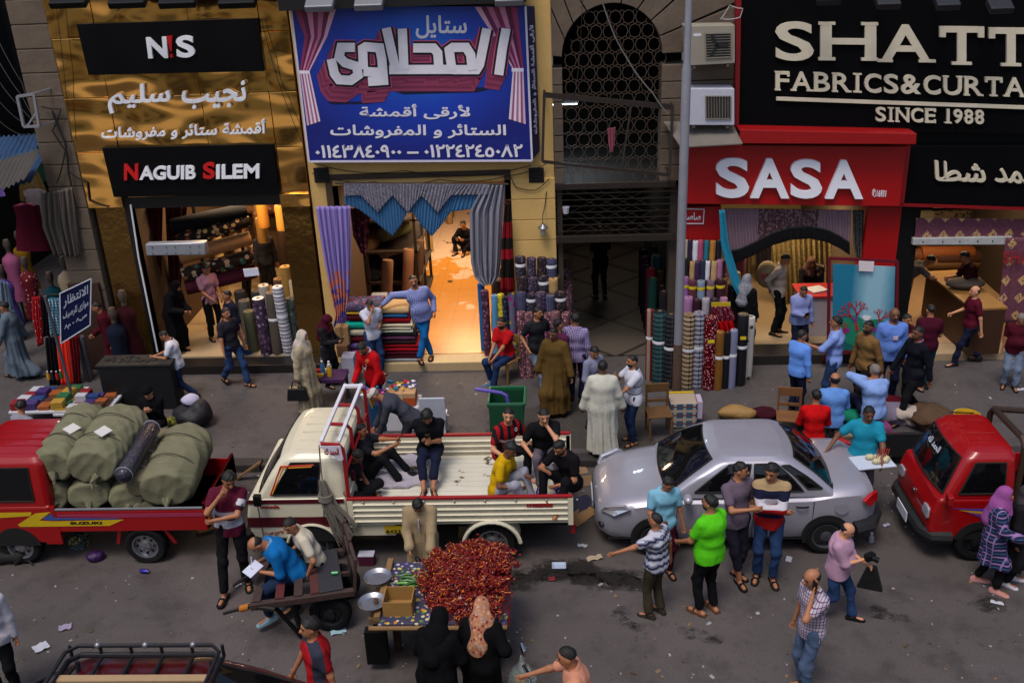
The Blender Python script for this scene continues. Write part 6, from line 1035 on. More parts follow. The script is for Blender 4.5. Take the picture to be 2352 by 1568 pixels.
def red_cab(par,x0,x1,yc,hw,zt_=1.66,wr=.33):
    mb = MB(REDP); prof = [(x0+.02,.36),(x0-.03,.5),(x0-.02,.78),(x0+.06,1.0),(x1,1.0),(x1,.36)]; mb.prism([(x,yc-hw,z) for x,z in prof],(0,2*hw,0)); mb.build('cab_body',parent=par,smooth=False,bevel=.05,seg=3)
    RR = [rring(x0+.05,x1,hw-.01,.98,.09,.07,yc=yc,rbow=0),rring(x0+.18,x1,hw-.04,1.28,.11,.06,yc=yc,rbow=0),rring(x0+.30,x1-.01,hw-.09,zt_-.08,.12,.06,yc=yc,rbow=0),rring(x0+.40,x1-.04,hw-.15,zt_,.14,.05,yc=yc,rbow=0)]
    glasshouse(par,RR,REDP,[('windshield',-.5,11.5,.06,.66,GLASS),('rear_window',35,44,.25,.62,GLASS),('window',18.0,27.0,.10,.62,GLASS),('window',52,60,.10,.62,GLASS)],ribs=6,crown=.035)
t = T('red_pickup','small red pickup truck loaded with canvas wrapped bales','pickup truck',(-7,-5.72,0)); yc = -5.72; hw = .72
red_cab(t,-8.75,-7.22,yc,hw,1.70); wheel(t,-7.82,yc-.70,.29,.17,-1,'alloy'); wheel(t,-7.82,yc+.70,.29,.17,1,'alloy'); wheel(t,-5.98,yc-.72,.29,.18,-1,'alloy'); wheel(t,-5.98,yc+.70,.29,.18,1,'alloy')
disc(t,'wheel_arch',(-7.82,yc-hw-.002,.30),.34,M('0B0B0C',.9),-1,.006,.34)
for a in (yc-hw,yc+hw-.03): mb = MB(REDP); mb.box(-7.18,-5.02,a,a+.03,.56,.90); mb.build('side_board',parent=t,smooth=False,bevel=.012); mb = MB(REDP); mb.box(-5.05,-5.01,yc-hw+.032,yc+hw-.032,.56,1.0); mb.build('tailgate',parent=t,smooth=False,bevel=.01); mb = MB(M('3A3A40',.5)); mb.box(-7.18,-5.06,yc-hw+.03,yc+hw-.03,.56,.61); mb.build('bed_floor',parent=t,smooth=False)
mb = MB(M('77777E',.4,.5)); mb.tube([(-7.16,yc-hw+.015,.925),(-5.05,yc-hw+.015,.925)],.02,8); mb.build('top_rail',parent=t); mb = MB(BLACK); mb.box(-7.1,-5.15,yc-.3,yc+.3,.34,.55); mb.build('chassis',parent=t,smooth=False)
mb = MB(REDP); mb.prism([(-7.22,yc-hw-.004,.98),(-7.16,yc-hw-.004,.98),(-7.16,yc-hw-.004,.36),(-7.4,yc-hw-.004,.36)],(0,.04,0)); mb.build('cab_corner',parent=t,smooth=False); [MB(REDP).beam((a,yc-hw+.05,.55),(a+b,yc-hw+.08,.30),.05,.02,up=(0,1,0)).build('mud_bracket',parent=t,smooth=False) for a,b in ((-6.32,-.08),(-5.66,.1))]
y = yc-hw-.003; YEL = M('B89A14',.45)
for nm_,pts,c_ in (('yellow_stripe',[(-9.0,.82),(-7.95,.90),(-7.5,.90),(-7.52,.84),(-8.9,.76)],YEL),('yellow_stripe',[(-7.74,.70),(-7.45,.88),(-7.22,.90),(-7.42,.76),(-7.2,.745),(-6.2,.76),(-6.42,.66),(-7.72,.66)],YEL),('blue_stripe',[(-7.36,.80),(-7.20,.87),(-7.2,.80),(-6.3,.78),(-6.25,.772),(-7.3,.765)],M('2A4A8A',.5)),('pink_stripe',[(-7.14,.86),(-5.05,.86),(-5.05,.80),(-6.2,.795),(-7.14,.82)],M('8E2A48',.5))): quadp(t,nm_,[(x,y,z) for x,z in pts],c_,(0,-.003 if 'blue' not in nm_ else -.006,0))
mb = MB(BLACK); word(mb,'SUZUKI',[(-6.98,y-.003,.735),(-6.52,y-.003,.735),(-6.52,y-.003,.69),(-6.98,y-.003,.69)],.004,bold=.04); mb.build('lettering',parent=t,smooth=False)
mb = MB(M('B0B4BC',.5)); mb.box(-5.005,-4.99,yc-.55,yc-.2,.55,.72); mb.build('number_plate',parent=t,smooth=False); mb = MB(M('A8480C',.3)); mb.box(-5.006,-4.985,yc-.68,yc-.58,.7,.92); mb.build('tail_light',parent=t,smooth=False)
t = T('red_pickup','small red pickup truck facing the silver car at the right picture edge','pickup truck',(6.2,-5.88,0)); yc = -5.88; hw = .69; red_cab(t,4.97,6.02,yc,hw,1.62)
mb = MB(M('141416',.6)); mb.tube([(5.25,yc-.70,.40),(5.0,yc-.68,.40),(4.92,yc-.55,.40),(4.90,yc,.40),(4.92,yc+.55,.40),(5.0,yc+.68,.40)],.085,8); mb.build('bumper',parent=t)
for sd in (-1,1): v_,f_ = pane([(4.945,yc+sd*.60,.80),(4.945,yc+sd*.42,.80),(4.935,yc+sd*.42,.66),(4.935,yc+sd*.62,.64)],.2,4,.012,.015,.03,(-1,0,0)); mb = MB(M('B4B8C2',.12,.5,nz=None)); mb.add(v_,f_); mb.build('headlight',parent=t)
mb = MB(M('B8BCC8',.5)); mb.box(4.80,4.815,yc-.22,yc+.18,.33,.48); mb.build('number_plate',parent=t,smooth=False); mb = MB(CHROME); mb.lathe((4.94,yc,.72),[(.045,0),(.045,.012)],14,(-1,0,0)); mb.build('badge',parent=t)
mb = MB(REDP); mb.obox((5.10,yc-hw-.12,1.08),.07,.14,.12); mb.tube([(5.16,yc-hw+.02,1.04),(5.11,yc-hw-.1,1.04)],.015,6); mb.build('mirror',parent=t,bevel=.02)
disc(t,'wheel_arch',(5.62,yc-hw-.002,.30),.34,M('0B0B0C',.9),-1,.006,.36); wheel(t,5.62,yc-.70,.29,.17,-1,'dark'); wheel(t,5.62,yc+.70,.29,.17,1,'dark'); wheel(t,7.4,yc-.70,.29,.17,-1,'dark')
for k,c_ in enumerate(('4A3A9A','B08A1C','6A2A7A')): quadp(t,'flame_stripe',[(5.20+.1*k,yc-hw-.004,.86-.03*k),(5.75,yc-hw-.004,.84-.05*k),(5.9,yc-hw-.004,.78-.06*k),(5.65,yc-hw-.004,.80-.06*k)],M(c_,.5),(0,-.002-.001*k,0))
for a in (yc-hw,yc+hw-.03): mb = MB(REDP); mb.box(6.06,8.2,a,a+.03,.56,.90); mb.build('side_board',parent=t,smooth=False,bevel=.01); mb = MB(M('3A3A40',.5)); mb.box(6.06,8.2,yc-hw+.03,yc+hw-.03,.5,.6); mb.build('bed_floor',parent=t,smooth=False)
mb = MB(M('3A2A22',.5,.3)); mb.tube([(6.08,yc+.55,.9),(6.08,yc+.55,1.62),(6.1,yc+.5,1.72),(6.1,yc-.4,1.76),(6.1,yc-.52,1.68),(6.08,yc-.55,.9)],.045,8); mb.tube([(6.1,yc+.5,1.72),(8.1,yc+.55,1.5)],.045,8); mb.build('rack_bar',parent=t)
mb = MB(M('B4BCC8',.4,nz=None)); word(mb,'الحمد لله',[(5.195,yc+.30,1.45),(5.195,yc-.1,1.45),(5.155,yc-.1,1.36),(5.155,yc+.30,1.36)],.004,ar=True); mb.build('lettering',parent=t,smooth=False)
d_ = car('dark red car with an empty iron roof rack at the lower picture edge',-6.6,-10.62,1.2,'3E0A10',1.03,flip=True,trim=False)
t = T('roof_rack','black iron roof rack with one pale wooden slat on the dark red car','roof rack',(-4.4,-10.8,1.46)); mb = MB(M('26262A',.5,.5)); x0,x1,y0,y1,z0 = -5.12,-3.52,-11.45,-10.12,1.55
for z in (z0,z0+.12): mb.tube([(x0,y0,z),(x0,y1-.1,z),(x0+.1,y1,z),(x1-.1,y1,z),(x1,y1-.1,z),(x1,y0,z),(x0,y0,z)],.022 if z > z0 else .03,8)
for x in np.linspace(x0,x1,6): mb.tube([(x,y0,z0-.02),(x,y1,z0-.02)],.02,8); mb.tube([(x,y1,z0-.02),(x,y1,z0+.12)],.018,8)
for x in (x0+.1,x1-.1):
    for y in (y0+.2,y1-.1): mb.tube([(x,y,z0),(x,y-.02,1.40)],.025,8)
mb.build('frame',parent=t); mb = MB(M('9A7F5E',.8)); mb.box(x0+.03,x1-.03,y1-.42,y1-.33,z0+.012,z0+.035); mb.build('wooden_slat',parent=t,smooth=False); mb = MB(M('8A8A92',.4,.7)); [mb.ell((x,y1,z0+.125),.035,8,6) for x in np.linspace(x0+.3,x1-.3,3)]; mb.build('clamp',parent=t)
CANV = M('6C6A54',.95,nz=(5,.25),bump=(30,.3,.02),spec=.1); VZ = lambda zx,zy: (zx/3.413,863.7+zy/3.413)
def bale(label,a,b,r,mat,ya=-6.28,yb=-4.85,flat=1.,rope=2,seed=1,sag=0.,tags=()):
    A_,B_ = Yp(*VZ(*a),ya),Yp(*VZ(*b),yb); t = T('wrapped_bale',label,'wrapped bale',(A_+B_)/2-np.array([0,0,r]),0,'bales on the small red truck'); d = (B_-A_)/np.linalg.norm(B_-A_); lo = np.minimum(A_,B_)-r*1.5; hi = np.maximum(A_,B_)+r*1.5; F_ = Field(lo,hi,.02)
    F_.cap(A_+d*r*.5,B_-d*r*.5,r*.92,r*.92,.02,(0,0,1),flat); x2 = np.cross(d,(0,0,1)); [F_.cap(A_+d*r*.55+x2*j*r*.34,B_-d*r*.55+x2*j*r*.34,r*.74,r*.74,.04,(0,0,1),flat*1.15) for j in (-1,1)]; F_.cut(A_+d*r*.05,-d); F_.cut(B_-d*r*.05,d); F_.wrinkle(.011,12,seed); F_.wrinkle(.010,34,seed+3)
    V,Q = F_.mesh(); link_mesh('cover',V,Q.tolist(),mat,None,t,True,True)
    mb = MB(M('4A4438',.9) if mat is CANV else M('8A8A94',.5)); x_,y_,_ = ortho(d)
    for k in range(rope): c_ = lerp(A_,B_,(k+.8)/(rope+.6)); mb.tube([c_+x_*r*1.05*math.cos(q)+y_*r*1.05*math.sin(q)*(flat if abs(y_[2]) > .5 else 1)+d*.03*math.sin(q*2) for q in np.linspace(0,2*math.pi,24)],.009,5)
    mb.build('rope',parent=t)
    if mat is CANV: mb = MB(CANV); [mb.tube([A_+d*.02+x_*random.uniform(-.3,.3)*r-np.array([0,0,r*.3]),A_-d*.06-np.array([0,0,r*random.uniform(.5,.9)])],[.05,.015],7) for _ in range(2)]; mb.build('gathered_end',parent=t)
    for q in tags: c_ = lerp(A_,B_,q)+np.array([.12,-.03,r*.97]); mb = MB(M('C4C0BC',.7,nz=None)); mb.obox(c_,.15,.20,.01,-.4,.0,.35); mb.build('paper_tag',parent=t,smooth=False)
bale('front lower canvas bale bulging beside the red cab',(390,960),(600,620),.25,CANV,seed=11); bale('middle lower canvas bale under the widest bale',(690,950),(900,620),.29,CANV,seed=12,flat=.85); bale('grey lower canvas bale under the plastic wrapped roll',(980,975),(1180,620),.25,CANV,seed=13,flat=.85); bale('flat canvas bale lying along the truck bed edge',(1120,1075),(1320,800),.19,CANV,seed=14)
bale('upper canvas bale with a paper tag next to the red cab',(410,715),(700,300),.28,CANV,seed=15,tags=(.42,)); bale('widest upper canvas bale with black stencil marks',(700,725),(985,320),.37,CANV,seed=16,flat=.85,tags=(.30,)); bale('tan canvas roll between the black roll and the last bale',(1070,880),(1290,460),.16,M('6A604A',.9,nz=(4,.2),bump=(18,.4)),seed=17,rope=3); bale('last upper canvas bale tied with a white strap by the tailgate',(1290,905),(1480,480),.38,CANV,seed=18,flat=.9)
A_,B_ = Yp(*VZ(955,800),-6.42),Yp(*VZ(1200,385),-5.25); t = T('wrapped_roll','black fabric roll in clear plastic lying on top of the canvas bales','wrapped roll',A_,0); mb = MB(M('1E1C2C',.25,nz=(14,.4),bump=(30,.9,.03),coat=.4)); L = np.linalg.norm(B_-A_); mb.lathe(A_,[(.03,-.03),(.09,0),(.125,.06),(.12,L*.5),(.125,L-.05),(.09,L),(.05,L+.02)],18,B_-A_); mb.build('plastic_cover',parent=t,sharp=60); mb = MB(M('9A9AA8',.3)); [mb.tube([A_+(B_-A_)*q+np.array([.125*math.cos(a),0,.125*math.sin(a)]) for a in np.linspace(0,2*math.pi,16)],.006,5) for q in (.06,.95)]; mb.build('tie',parent=t)
JE,JL,JD,BK,NV,KH = cloth('263A5E'),cloth('707E94'),cloth('1C2A44'),cloth('131316'),cloth('181C30'),cloth('3A3428')
def phone(P,sd=1,off=(0,.02,.04),label='dark mobile phone in a hand',tilt=.6):
    c = wpos(P,sd,off); mb = MB(M('0E0E12',.2,nz=None)); mb.obox(c,.075,.012,.15,P['root'].rotation_euler.z,-tilt); return mb.build('mobile_phone',label=label,cat='phone',smooth=False,bevel=.004)
person('man in a blue grey galabeya walking out of the picture at the far left',6,688,-85,fv=868,top='56626E',kind='galabeya',pose='walk2',sandal=1,skin='m')
person('figure in dark maroon clothes bending behind the parking sign',216,694,-70,h=1.66,top='3E0C18',kind='galabeya',lean=(14,0,0),hair='short',r=(.1,.35,1.0))
person('young man in a white polo shirt working at the black roaster cabinet',391,763,-75,fv=918,top='C2C2CC',bot=JD,head=(0,-30),r=(.08,.42,1.08),l=(-.08,.40,1.12),collar='6E1420',pose='walk2',lean=(8,0,0))
person('man in a charcoal tee and jeans walking past the gold shop',516,703,55,fv=884,top='26232C',bot=JE,pose='walk',sandal=1,fat=1.05,l=(-.28,.05,.82),r=(.27,.1,.84))
person('man in a dark navy shirt walking behind the man in charcoal',519,662,-60,fv=842,top='161828',bot=JE,pose='walk',sleeve='elbow',fat=1.05,mous=1)
P = person('woman in beige coat and pale headscarf carrying a black handbag',692,760,78,h=1.64,top=floral('9A8E74',['8A7E64','A89C80'],12),kind='galabeya',cover='hijab',cmat='B4A89C',hair=None,fat=1.12,r=(.26,-.05,.80),drape=1)
c_ = wpos(P,1,(.02,-.02,-.2)); t = T('handbag','large black handbag carried by the woman in beige','handbag',c_-np.array([0,0,.14])); mb = MB(M('141416',.4)); mb.prism([c_+np.array(o) for o in ((-.2,-.06,-.13),(.2,-.06,-.13),(.16,-.06,.12),(-.16,-.06,.12))],(0,.13,0)); mb.build('bag',parent=t,bevel=.025,smooth=False); mb = MB(BLACK); mb.tube([c_+np.array((-.1,0,.11)),c_+np.array((-.06,0,.24)),c_+np.array((.06,0,.24)),c_+np.array((.1,0,.11))],.012,6); mb.build('handle',parent=t)
P = person('young woman in a maroon headscarf and black clothes looking at her phone',744,733,72,fv=886,top=floral('141218',['141218','141218','9A98A0'],13,thr=.2),kind='shirt',sleeve='long',bot=BK,cover='hijab',cmat='3E0E1E',hair=None,pose='phone',hem=.68,drape=1); phone(P,1,label='mobile phone held by the woman in a maroon headscarf')
P = person('boy in a white polo shirt with a hand on his mouth by the fabric pile',848,691,30,h=1.62,z=PAVE,top='B4B6C6',bot=JE,pose='face',head=(20,-28),l=(-.1,.18,1.12))
P = person('bearded man in a red long sleeved football jersey bending over the stall',825,793,-35,h=1.76,top='A60E16',sleeve='long',bot=BK,lean=(16,0,0),head=(-15,-25),beard=1,collar='B8B8C0',fat=1.08,r=(.14,.36,.95),l=(-.22,.28,.9)); decal(P,'shirt','✓',P['chest']+np.array([0,.1,-.10]),.14,.18,WHITE,'badge'); decal(P,'shirt','O',P['chest']+np.array([-.09,.1,.04]),.05,.06,M('B08A4A',.5),'badge')
P = person('stout man in a blue checked shirt leaning one arm on the fabric pile',946,634,12,z=.31,h=1.78,fat=1.2,belly=.04,top=lines_mat('4A5690','8A92C0',.03,.03,.35,.35),sleeve='long',bot=cloth('145A96'),hair='receding',mous=1,lean=(0,10,0),hip=(-.10,0,.92),lf=(.02,.16,.0),rf=(-.22,.02,0),r=(.62,.04,1.20),pr=(.3,-.2,.9),l=(-.34,.06,.98),kl=(-1,1.2,.2),sandal=1)
P = person('bearded man in a red tee shirt sitting on a wooden chair by the rolls',1150,729,-38,z=PAVE,h=1.74,top='A21218',bot=cloth('1C2E50'),pose='sit',beard=1,sandal=1,shoe='2A7AA8',r=(.05,.40,.62),l=(-.05,.42,.60),hip=(0,0,.53),lf=(-.08,.48,0),rf=(.14,.30,0)); CH1 = P
P = person('young man in a black patterned shirt and pale jeans leaning by the rolls',1233,704,25,fv=898,top=floral('121318',['1E2028','1A1A22'],20),bot=JL,head=(-35,0),r=(.24,.12,.98),l=(-.24,.12,.98),rf=(-.06,.16,0),sandal=1,kr=(.6,1,.2))
person('tall man in a brown galabeya walking on the pavement',1272,748,-22,fv=952,top='54401F',kind='galabeya',skin='d',pose='walk2',head=(10,-10),lf=(-.1,-.14,0),rf=(.1,.16,0),r=(.32,.05,.84),l=(-.33,.08,.84),sandal=1,hk=.99)
person('man in a plum shirt half hidden behind the brown galabeya',1283,732,140,h=1.70,top='4A1E3A',bot=BK,sleeve='long',head=(20,0)); person('young man in a purple checked shirt seen from behind by the passage',1320,719,165,h=1.72,top=lines_mat('4E3E6E','9A8EB0',.035,.035,.3,.3),bot=NV,sleeve='long',head=(-50,0),hair='full')
person('man in a grey long sleeved tee smiling down beside the white galabeya',1358,792,45,fv=985,top='72748A',sleeve='long',bot=JD,head=(25,-25),fat=1.05,r=(.2,.25,1.0),l=(-.24,.1,.9))
person('man in a long white galabeya seen from behind on the kerb',1384,829,178,fv=1045,top='B4B2A6',kind='galabeya',skin='d',fat=1.1,hair='short',r=(.33,.06,.86),l=(-.33,.06,.86))
person('man in a white striped tee touching the white galabeya sleeve',1456,815,-72,fv=1016,top=bands_mat([(0,'BCBCC8'),(.30,'2E3040'),(.34,'BCBCC8'),(.62,'2E3040'),(.66,'BCBCC8')],.42),bot=JD,fat=1.12,r=(.1,.30,1.36),l=(-.18,.46,1.0),beard=1,sandal=1)
person('dark figure standing inside the gloomy fabric passage',1344,655,200,z=.16,h=1.72,top='121216',bot=BK,at=(.95,3.2,.16))
person('woman in a black abaya leaning over goods inside the gold shop',406,648,70,z=.31,h=1.62,top='0E0D10',kind='abaya',cover='hijab',cmat='0E0D10',hair=None,lean=(22,0,0),r=(.12,.42,1.05),l=(-.1,.40,1.0))
person('shop man in a pink shirt behind the counter of the gold shop',484,624,50,z=.31,h=1.70,top='A87888',bot=BK,at=tuple(Yp(484,700,1.0)*np.array([1,1,0])+np.array([0,0,.31])),head=(0,-25),r=(.1,.3,1.0),l=(-.1,.3,1.0)); person('man in a pale shirt turned to the shelves deep in the gold shop',556,512,150,z=.31,h=1.74,top='A89078',sleeve='long',bot=BK,lean=(12,0,0),r=(.2,.35,1.2),l=(-.2,.3,1.1)); person('man in a dark shirt deep in the gold shop beside the pale shirt',600,520,30,z=.31,h=1.74,top='2A2C34',bot=BK,sleeve='long')
person('person in black sitting deep in the ochre floored shop',1062,508,-20,z=.31,h=1.6,top='121114',bot=BK,sleeve='long',pose='floor')
person('woman in a grey headscarf and black abaya at the red shop entrance',1716,630,140,z=.33,h=1.62,top='0F0E11',kind='abaya',cover='hijab',cmat=floral('77777E',['6A6A72','8A8A92'],30),hair=None,drape=1)
person('man in a pale shirt with hands behind his back inside the red shop',1811,585,65,z=.33,h=1.74,top='A09488',sleeve='long',bot=BK,pose='behind',head=(0,-30)); person('woman in a brown headscarf sitting at the counter of the red shop',1866,594,5,z=.33,h=1.62,top='1E1A1C',kind='shirt',sleeve='long',bot=BK,cover='hijab',cmat='5A4038',hair=None,pose='sit',head=(0,-15))
P = person('balding man in a lilac shirt reading his phone by the sea print',1844,651,8,z=PAVE+.0,fv=822,fat=1.2,belly=.03,top='7C86B8',sleeve='long',bot=NV,hair='receding',pose='phone',l=(-.26,.06,.84),mous=1); phone(P,1,label='mobile phone held by the balding man in lilac')
P = person('man in a bright blue shirt turned away eating by the kerb stall',1841,758,128,fv=948,fat=1.15,top='5A86D0',sleeve='long',bot=NV,l=(-.10,.42,1.22),r=(.27,.0,.84),head=(25,0),shoe='1A1A1C')
person('man in a light blue shirt facing the sea print with an arm raised',1922,726,-115,h=1.74,top='7A90CC',sleeve='elbow',bot=JE,l=(-.15,.42,1.2),r=(.25,.02,.84))
P = person('man in a brown jacket walking left with a clear plastic bag',1996,737,-62,h=1.74,top='6E5230',kind='jacket',sleeve='long',bot=cloth('1A1614'),skin='d',beard=1,pose='walk',r=(.25,.06,.84)); c_ = wpos(P,-1,(0,0,-.2));
def plastic(name,label,c,r,h,col,inner=None):
    m,nt_,b = _new('clear_plastic'); fin(m,nt_,b,col,.15,bump=(14,1.0,.05)); b.inputs['Alpha'].default_value = .5; F_ = Field(c-np.array([r*1.5,r*1.3,h*.7]),c+np.array([r*1.5,r*1.3,h*.8]),.014); F_.ell(c-np.array([0,0,h*.12]),(r,r*.7,h*.40)); F_.cap(c+np.array([0,0,.1*h]),c+np.array([0,0,h*.58]),r*.55,.02,.05); F_.wrinkle(.018,22,3); V,Q = F_.mesh(); t = T(name,label,'plastic bag',c-np.array([0,0,h*.5])); link_mesh('bag',V,Q.tolist(),m,None,t)
    if inner: mb = MB(inner); mb.ell(c-np.array([0,0,h*.15]),(r*.75,r*.5,h*.3),12,8); mb.build('contents',parent=t)
plastic('plastic_bag','clear plastic bag hanging from the hand of the man in brown',c_,.14,.42,'A8A8B0')
P = person('big grey moustached man in a blue shirt with a name badge',2057,708,-3,h=1.82,fat=1.25,belly=.04,top='5878C0',sleeve='long',bot=NV,hair='bald',skin='d',mous=1); mb = MB(M('C0A8B0',.5)); c_ = P['chest']+np.array([.0,.20,-.04]); mb.box(c_[0]-.05,c_[0]+.03,c_[1]-.01,c_[1]+.01,c_[2]-.03,c_[2]+.03); mb.build('name_badge',parent=P['root'],world=False,smooth=False)
person('man in a dark suit and pink shirt striding left',2110,750,-68,h=1.78,top='12131C',kind='jacket',sleeve='long',bot=BK,skin='d',pose='walk',hem=.72,collar='A86A94',shoe='0E0E10'); person('man in a maroon polo shirt seen from behind at the black shop',2139,701,168,fv=888,top='3E0F20',bot=cloth('16303A'),head=(-20,-10),fat=1.08,r=(.15,.25,1.0)); person('person in glasses and maroon sitting behind the suited man',2086,722,20,z=PAVE,h=1.68,top='4A1820',bot=BK,pose='sit',r=(.08,.25,1.0),hip=(0,0,.62))
person('man in a grey tee bending over the counter of the black shop',2148,590,78,z=.28,h=1.74,top='5A5450',bot=JD,lean=(48,0,0),r=(.12,.6,1.05),l=(-.12,.55,1.05)); person('shopkeeper in maroon leaning on the far side of the dark counter',2212,578,-95,z=.28,h=1.72,top='2E0C14',bot=BK,lean=(20,0,0),r=(.1,.45,1.1),l=(-.1,.45,1.1),sleeve='elbow'); person('bald man in a maroon polo shirt walking left out of the black shop',2243,653,-90,fv=835,top='4E1022',bot=NV,hair='bald',skin='l',pose='walk',r=(.2,.3,1.05)); person('grey haired man in a maroon polo and pale jeans at the right picture edge',2347,720,-18,fv=890,top='44101E',bot=JL,hair='grey',head=(0,-30),fat=1.15,belly=.03,l=(-.15,.3,1.0))
person('man in a blue shirt sitting with his back to the street by the cloth heap',1919,856,172,h=1.74,fat=1.15,top='5A84C4',sleeve='elbow',bot=NV,hair='bald',pose='sit',hip=(0,0,.42)); person('grey haired man in a pale blue shirt sitting with a hand to his ear',2010,836,-168,h=1.76,fat=1.18,top='7C98CE',sleeve='long',bot=NV,hair='grey',pose='sit',hip=(0,0,.42),l=(-.14,.1,.98),pl=(-1,.1,-.3)); person('man in a bright red tee sitting with his back to the silver car',1876,894,175,h=1.72,top='B00E12',sleeve='elbow',bot=BK,pose='sit',hip=(0,0,.44))
P = person('man in a turquoise polo shirt holding a tray behind the silver car',1999,936,-12,z=0,h=1.76,fat=1.15,top='1C7E98',bot=cloth('5E5A60'),l=(-.22,.36,1.02),r=(.50,.12,1.02),skin='d',mous=1,head=(-10,-15),collar='1C7E98'); c_ = wpos(P,-1,(.12,-.12,.02)); t = T('tray','white tray of sweets carried by the man in turquoise','tray',c_); mb = MB(M('B4BCCC',.4)); mb.obox(c_,.56,.36,.025,.15); mb.build('board',parent=t,smooth=False,bevel=.008); mb = MB(M('B8AC8A',.6),M('8E2A1A',.6)); random.seed(2)
for k in range(9): mb.ell(c_+np.array([.02+.03*k-.06,random.uniform(-.08,.06),.05]),(.05,.05,.045),8,5)
mb.m = 1; [mb.tube([c_+np.array([.05+.03*k,.0,.06]),c_+np.array([.08+.03*k,.03,.20])],.008,5) for k in range(6)]; mb.build('sweets',parent=t)
ZB = .742
P = person('young man reclining against the cab in the pickup bed with his phone up',829,972,78,z=ZB,h=1.72,pose='floor',lean=(-14,0,0),top=bands_mat([(0,'15161C'),(.55,'7A8EA0'),(.8,'15161C')],.6,1),bot=BK,bare=True,r=(.06,.40,.60),l=(-.05,.42,.66),lf=(-.12,.56,0),rf=(.14,.50,0),kl=(-.1,.4,1),kr=(.1,.4,1),head=(0,-20),skin='m'); phone(P,-1,label='mobile phone held up by the reclining young man')
P = person('young man in a dark tee and checked scarf resting an arm on the rail',829,1039,62,z=ZB,h=1.70,pose='cross_legged',top='15161B',bot=BK,r=(.46,.35,.38),pr=(.6,-.5,.2),head=(0,-32),skin='d'); mb = MB(lines_mat('7A1A28','1A1418',.03,.03,.4,.4)); n_ = P['chest']; mb.tube([n_+P['rt']*-.09+P['up']*.13+P['fw']*.0,n_+P['rt']*-.09+P['up']*.06+P['fw']*.11,n_+P['rt']*-.06-P['up']*.14+P['fw']*.13],[.035,.035,.03],8,.5); mb.tube([n_+P['rt']*.09+P['up']*.13,n_+P['rt']*.09+P['up']*.06+P['fw']*.11,n_+P['rt']*.05-P['up']*.18+P['fw']*.13],[.035,.035,.03],8,.5); mb.build('scarf',parent=P['root'],world=False)
P = person('man in a black polo with orange stripes sitting in the truck',979,951,4,z=ZB,h=1.76,fat=1.12,pose='floor',top='121216',bot=NV,hip=(0,0,.34),lean=(10,0,0),lf=(-.05,.70,0),rf=(.09,.72,0),kl=(-.1,.6,1),kr=(.1,.6,1),r=(.02,.30,.66),l=(-.04,.32,.62),head=(0,-38),hair='full',shoe='2E2C30',leglen=1.6); phone(P,1,label='mobile phone held by the young man in black with orange stripes')
mb = MB(M('B0480E',.6)); sh_ = P['sh']; J_ = P['J']
for sd in (-1,1):
    for k in (-.014,.014): mb.tube([P['chest']+P['up']*.15+P['rt']*sd*.06+P['fw']*(.01+k),sh_[sd]+P['up']*.068+P['fw']*k,lerp(sh_[sd],J_[sd][0],.5)+P['rt']*sd*.062+P['fw']*k],.006,5)
mb.build('shoulder_stripe',parent=P['root'],world=False)
P = person('young man in a red and black striped football shirt squatting on the truck',1170,939,35,z=ZB,h=1.74,pose='floor',hip=(0,0,.36),top=bands_mat([(0,'141418'),(.5,'8E1018')],.11,0),bot=BK,head=(35,5),r=(.22,.40,.50),l=(-.30,.32,.40),lf=(-.14,.38,0),rf=(.14,.36,0),kl=(-.2,1,.8),kr=(.2,1,.8),skin='l',bare=True); decal(P,'shirt','Emirates',P['chest']+np.array([.02,.1,-.10]),.26,.06,WHITE); decal(P,'shirt','O',P['chest']+np.array([-.09,.1,.05]),.05,.06,WHITE,'crest')
person('young man in a black polo with a hand over his mouth on the truck rail',1250,941,8,z=ZB,h=1.76,pose='floor',hip=(0,0,.38),top='131316',bot=cloth('5A525C'),head=(0,0),l=(-.02,.22,.92),pl=(-.6,.8,-.6),r=(.22,.34,.52),lf=(-.12,.46,0),rf=(.12,.44,0),kl=(-.2,1,.9),kr=(.2,1,.9),skin='l',sandal=1,shoe='2A3A9A')
P = person('smiling young man in a yellow tee sitting on the near truck rail',1179,1018,72,z=ZB,h=1.70,pose='floor',hip=(0,0,.26),lean=(16,-4,0),top='B8900E',bot=cloth('8A8A98'),skin='d',hair='full',head=(15,-8),r=(.16,.36,.42),l=(-.12,.40,.46),lf=(-.18,.46,0),rf=(.1,.44,0),kl=(-.3,1,.7),kr=(.3,1,.7),bare=True)
P = person('young man in a black polo sitting at the rear corner of the truck',1279,1017,-38,z=ZB,h=1.74,pose='floor',hip=(0,0,.26),lean=(18,0,0),top='131115',bot=BK,head=(0,-12),beard=1,r=(.05,.48,.62),l=(-.10,.42,.42),lf=(-.16,.50,0),rf=(.16,.46,0),kl=(-.3,1,.8),kr=(.3,1,.8),bare=True)
person('old man in a grey jacket and white cap bending beside the pickup',846,900,-80,h=1.72,top='3A3C46',kind='jacket',sleeve='long',bot=cloth('2A2C34'),lean=(52,0,0),cover='cap',cmat='B4ACA4',hair='grey',r=(.12,.55,.75),l=(-.12,.5,.7),hem=.70)
P = person('young man in a maroon tee with a hand on his face leaning on the pickup',529,1080,8,z=0,fv=1345,hk=.99,top=bands_mat([(0,'4E0E24'),(.475,'9A96A0'),(.525,'4E0E24'),(.555,'8A8690'),(.58,'4E0E24')],2.2),bot=BK,lean=(-6,-6,0),hair='full',head=(-25,-30),r=(.02,.17,1.46),pr=(.6,.4,-1),l=(.10,.2,1.16),pl=(-.8,.2,-.3),rf=(.16,.26,0),lf=(-.10,-.02,0),sandal=1,shoe='17171C');
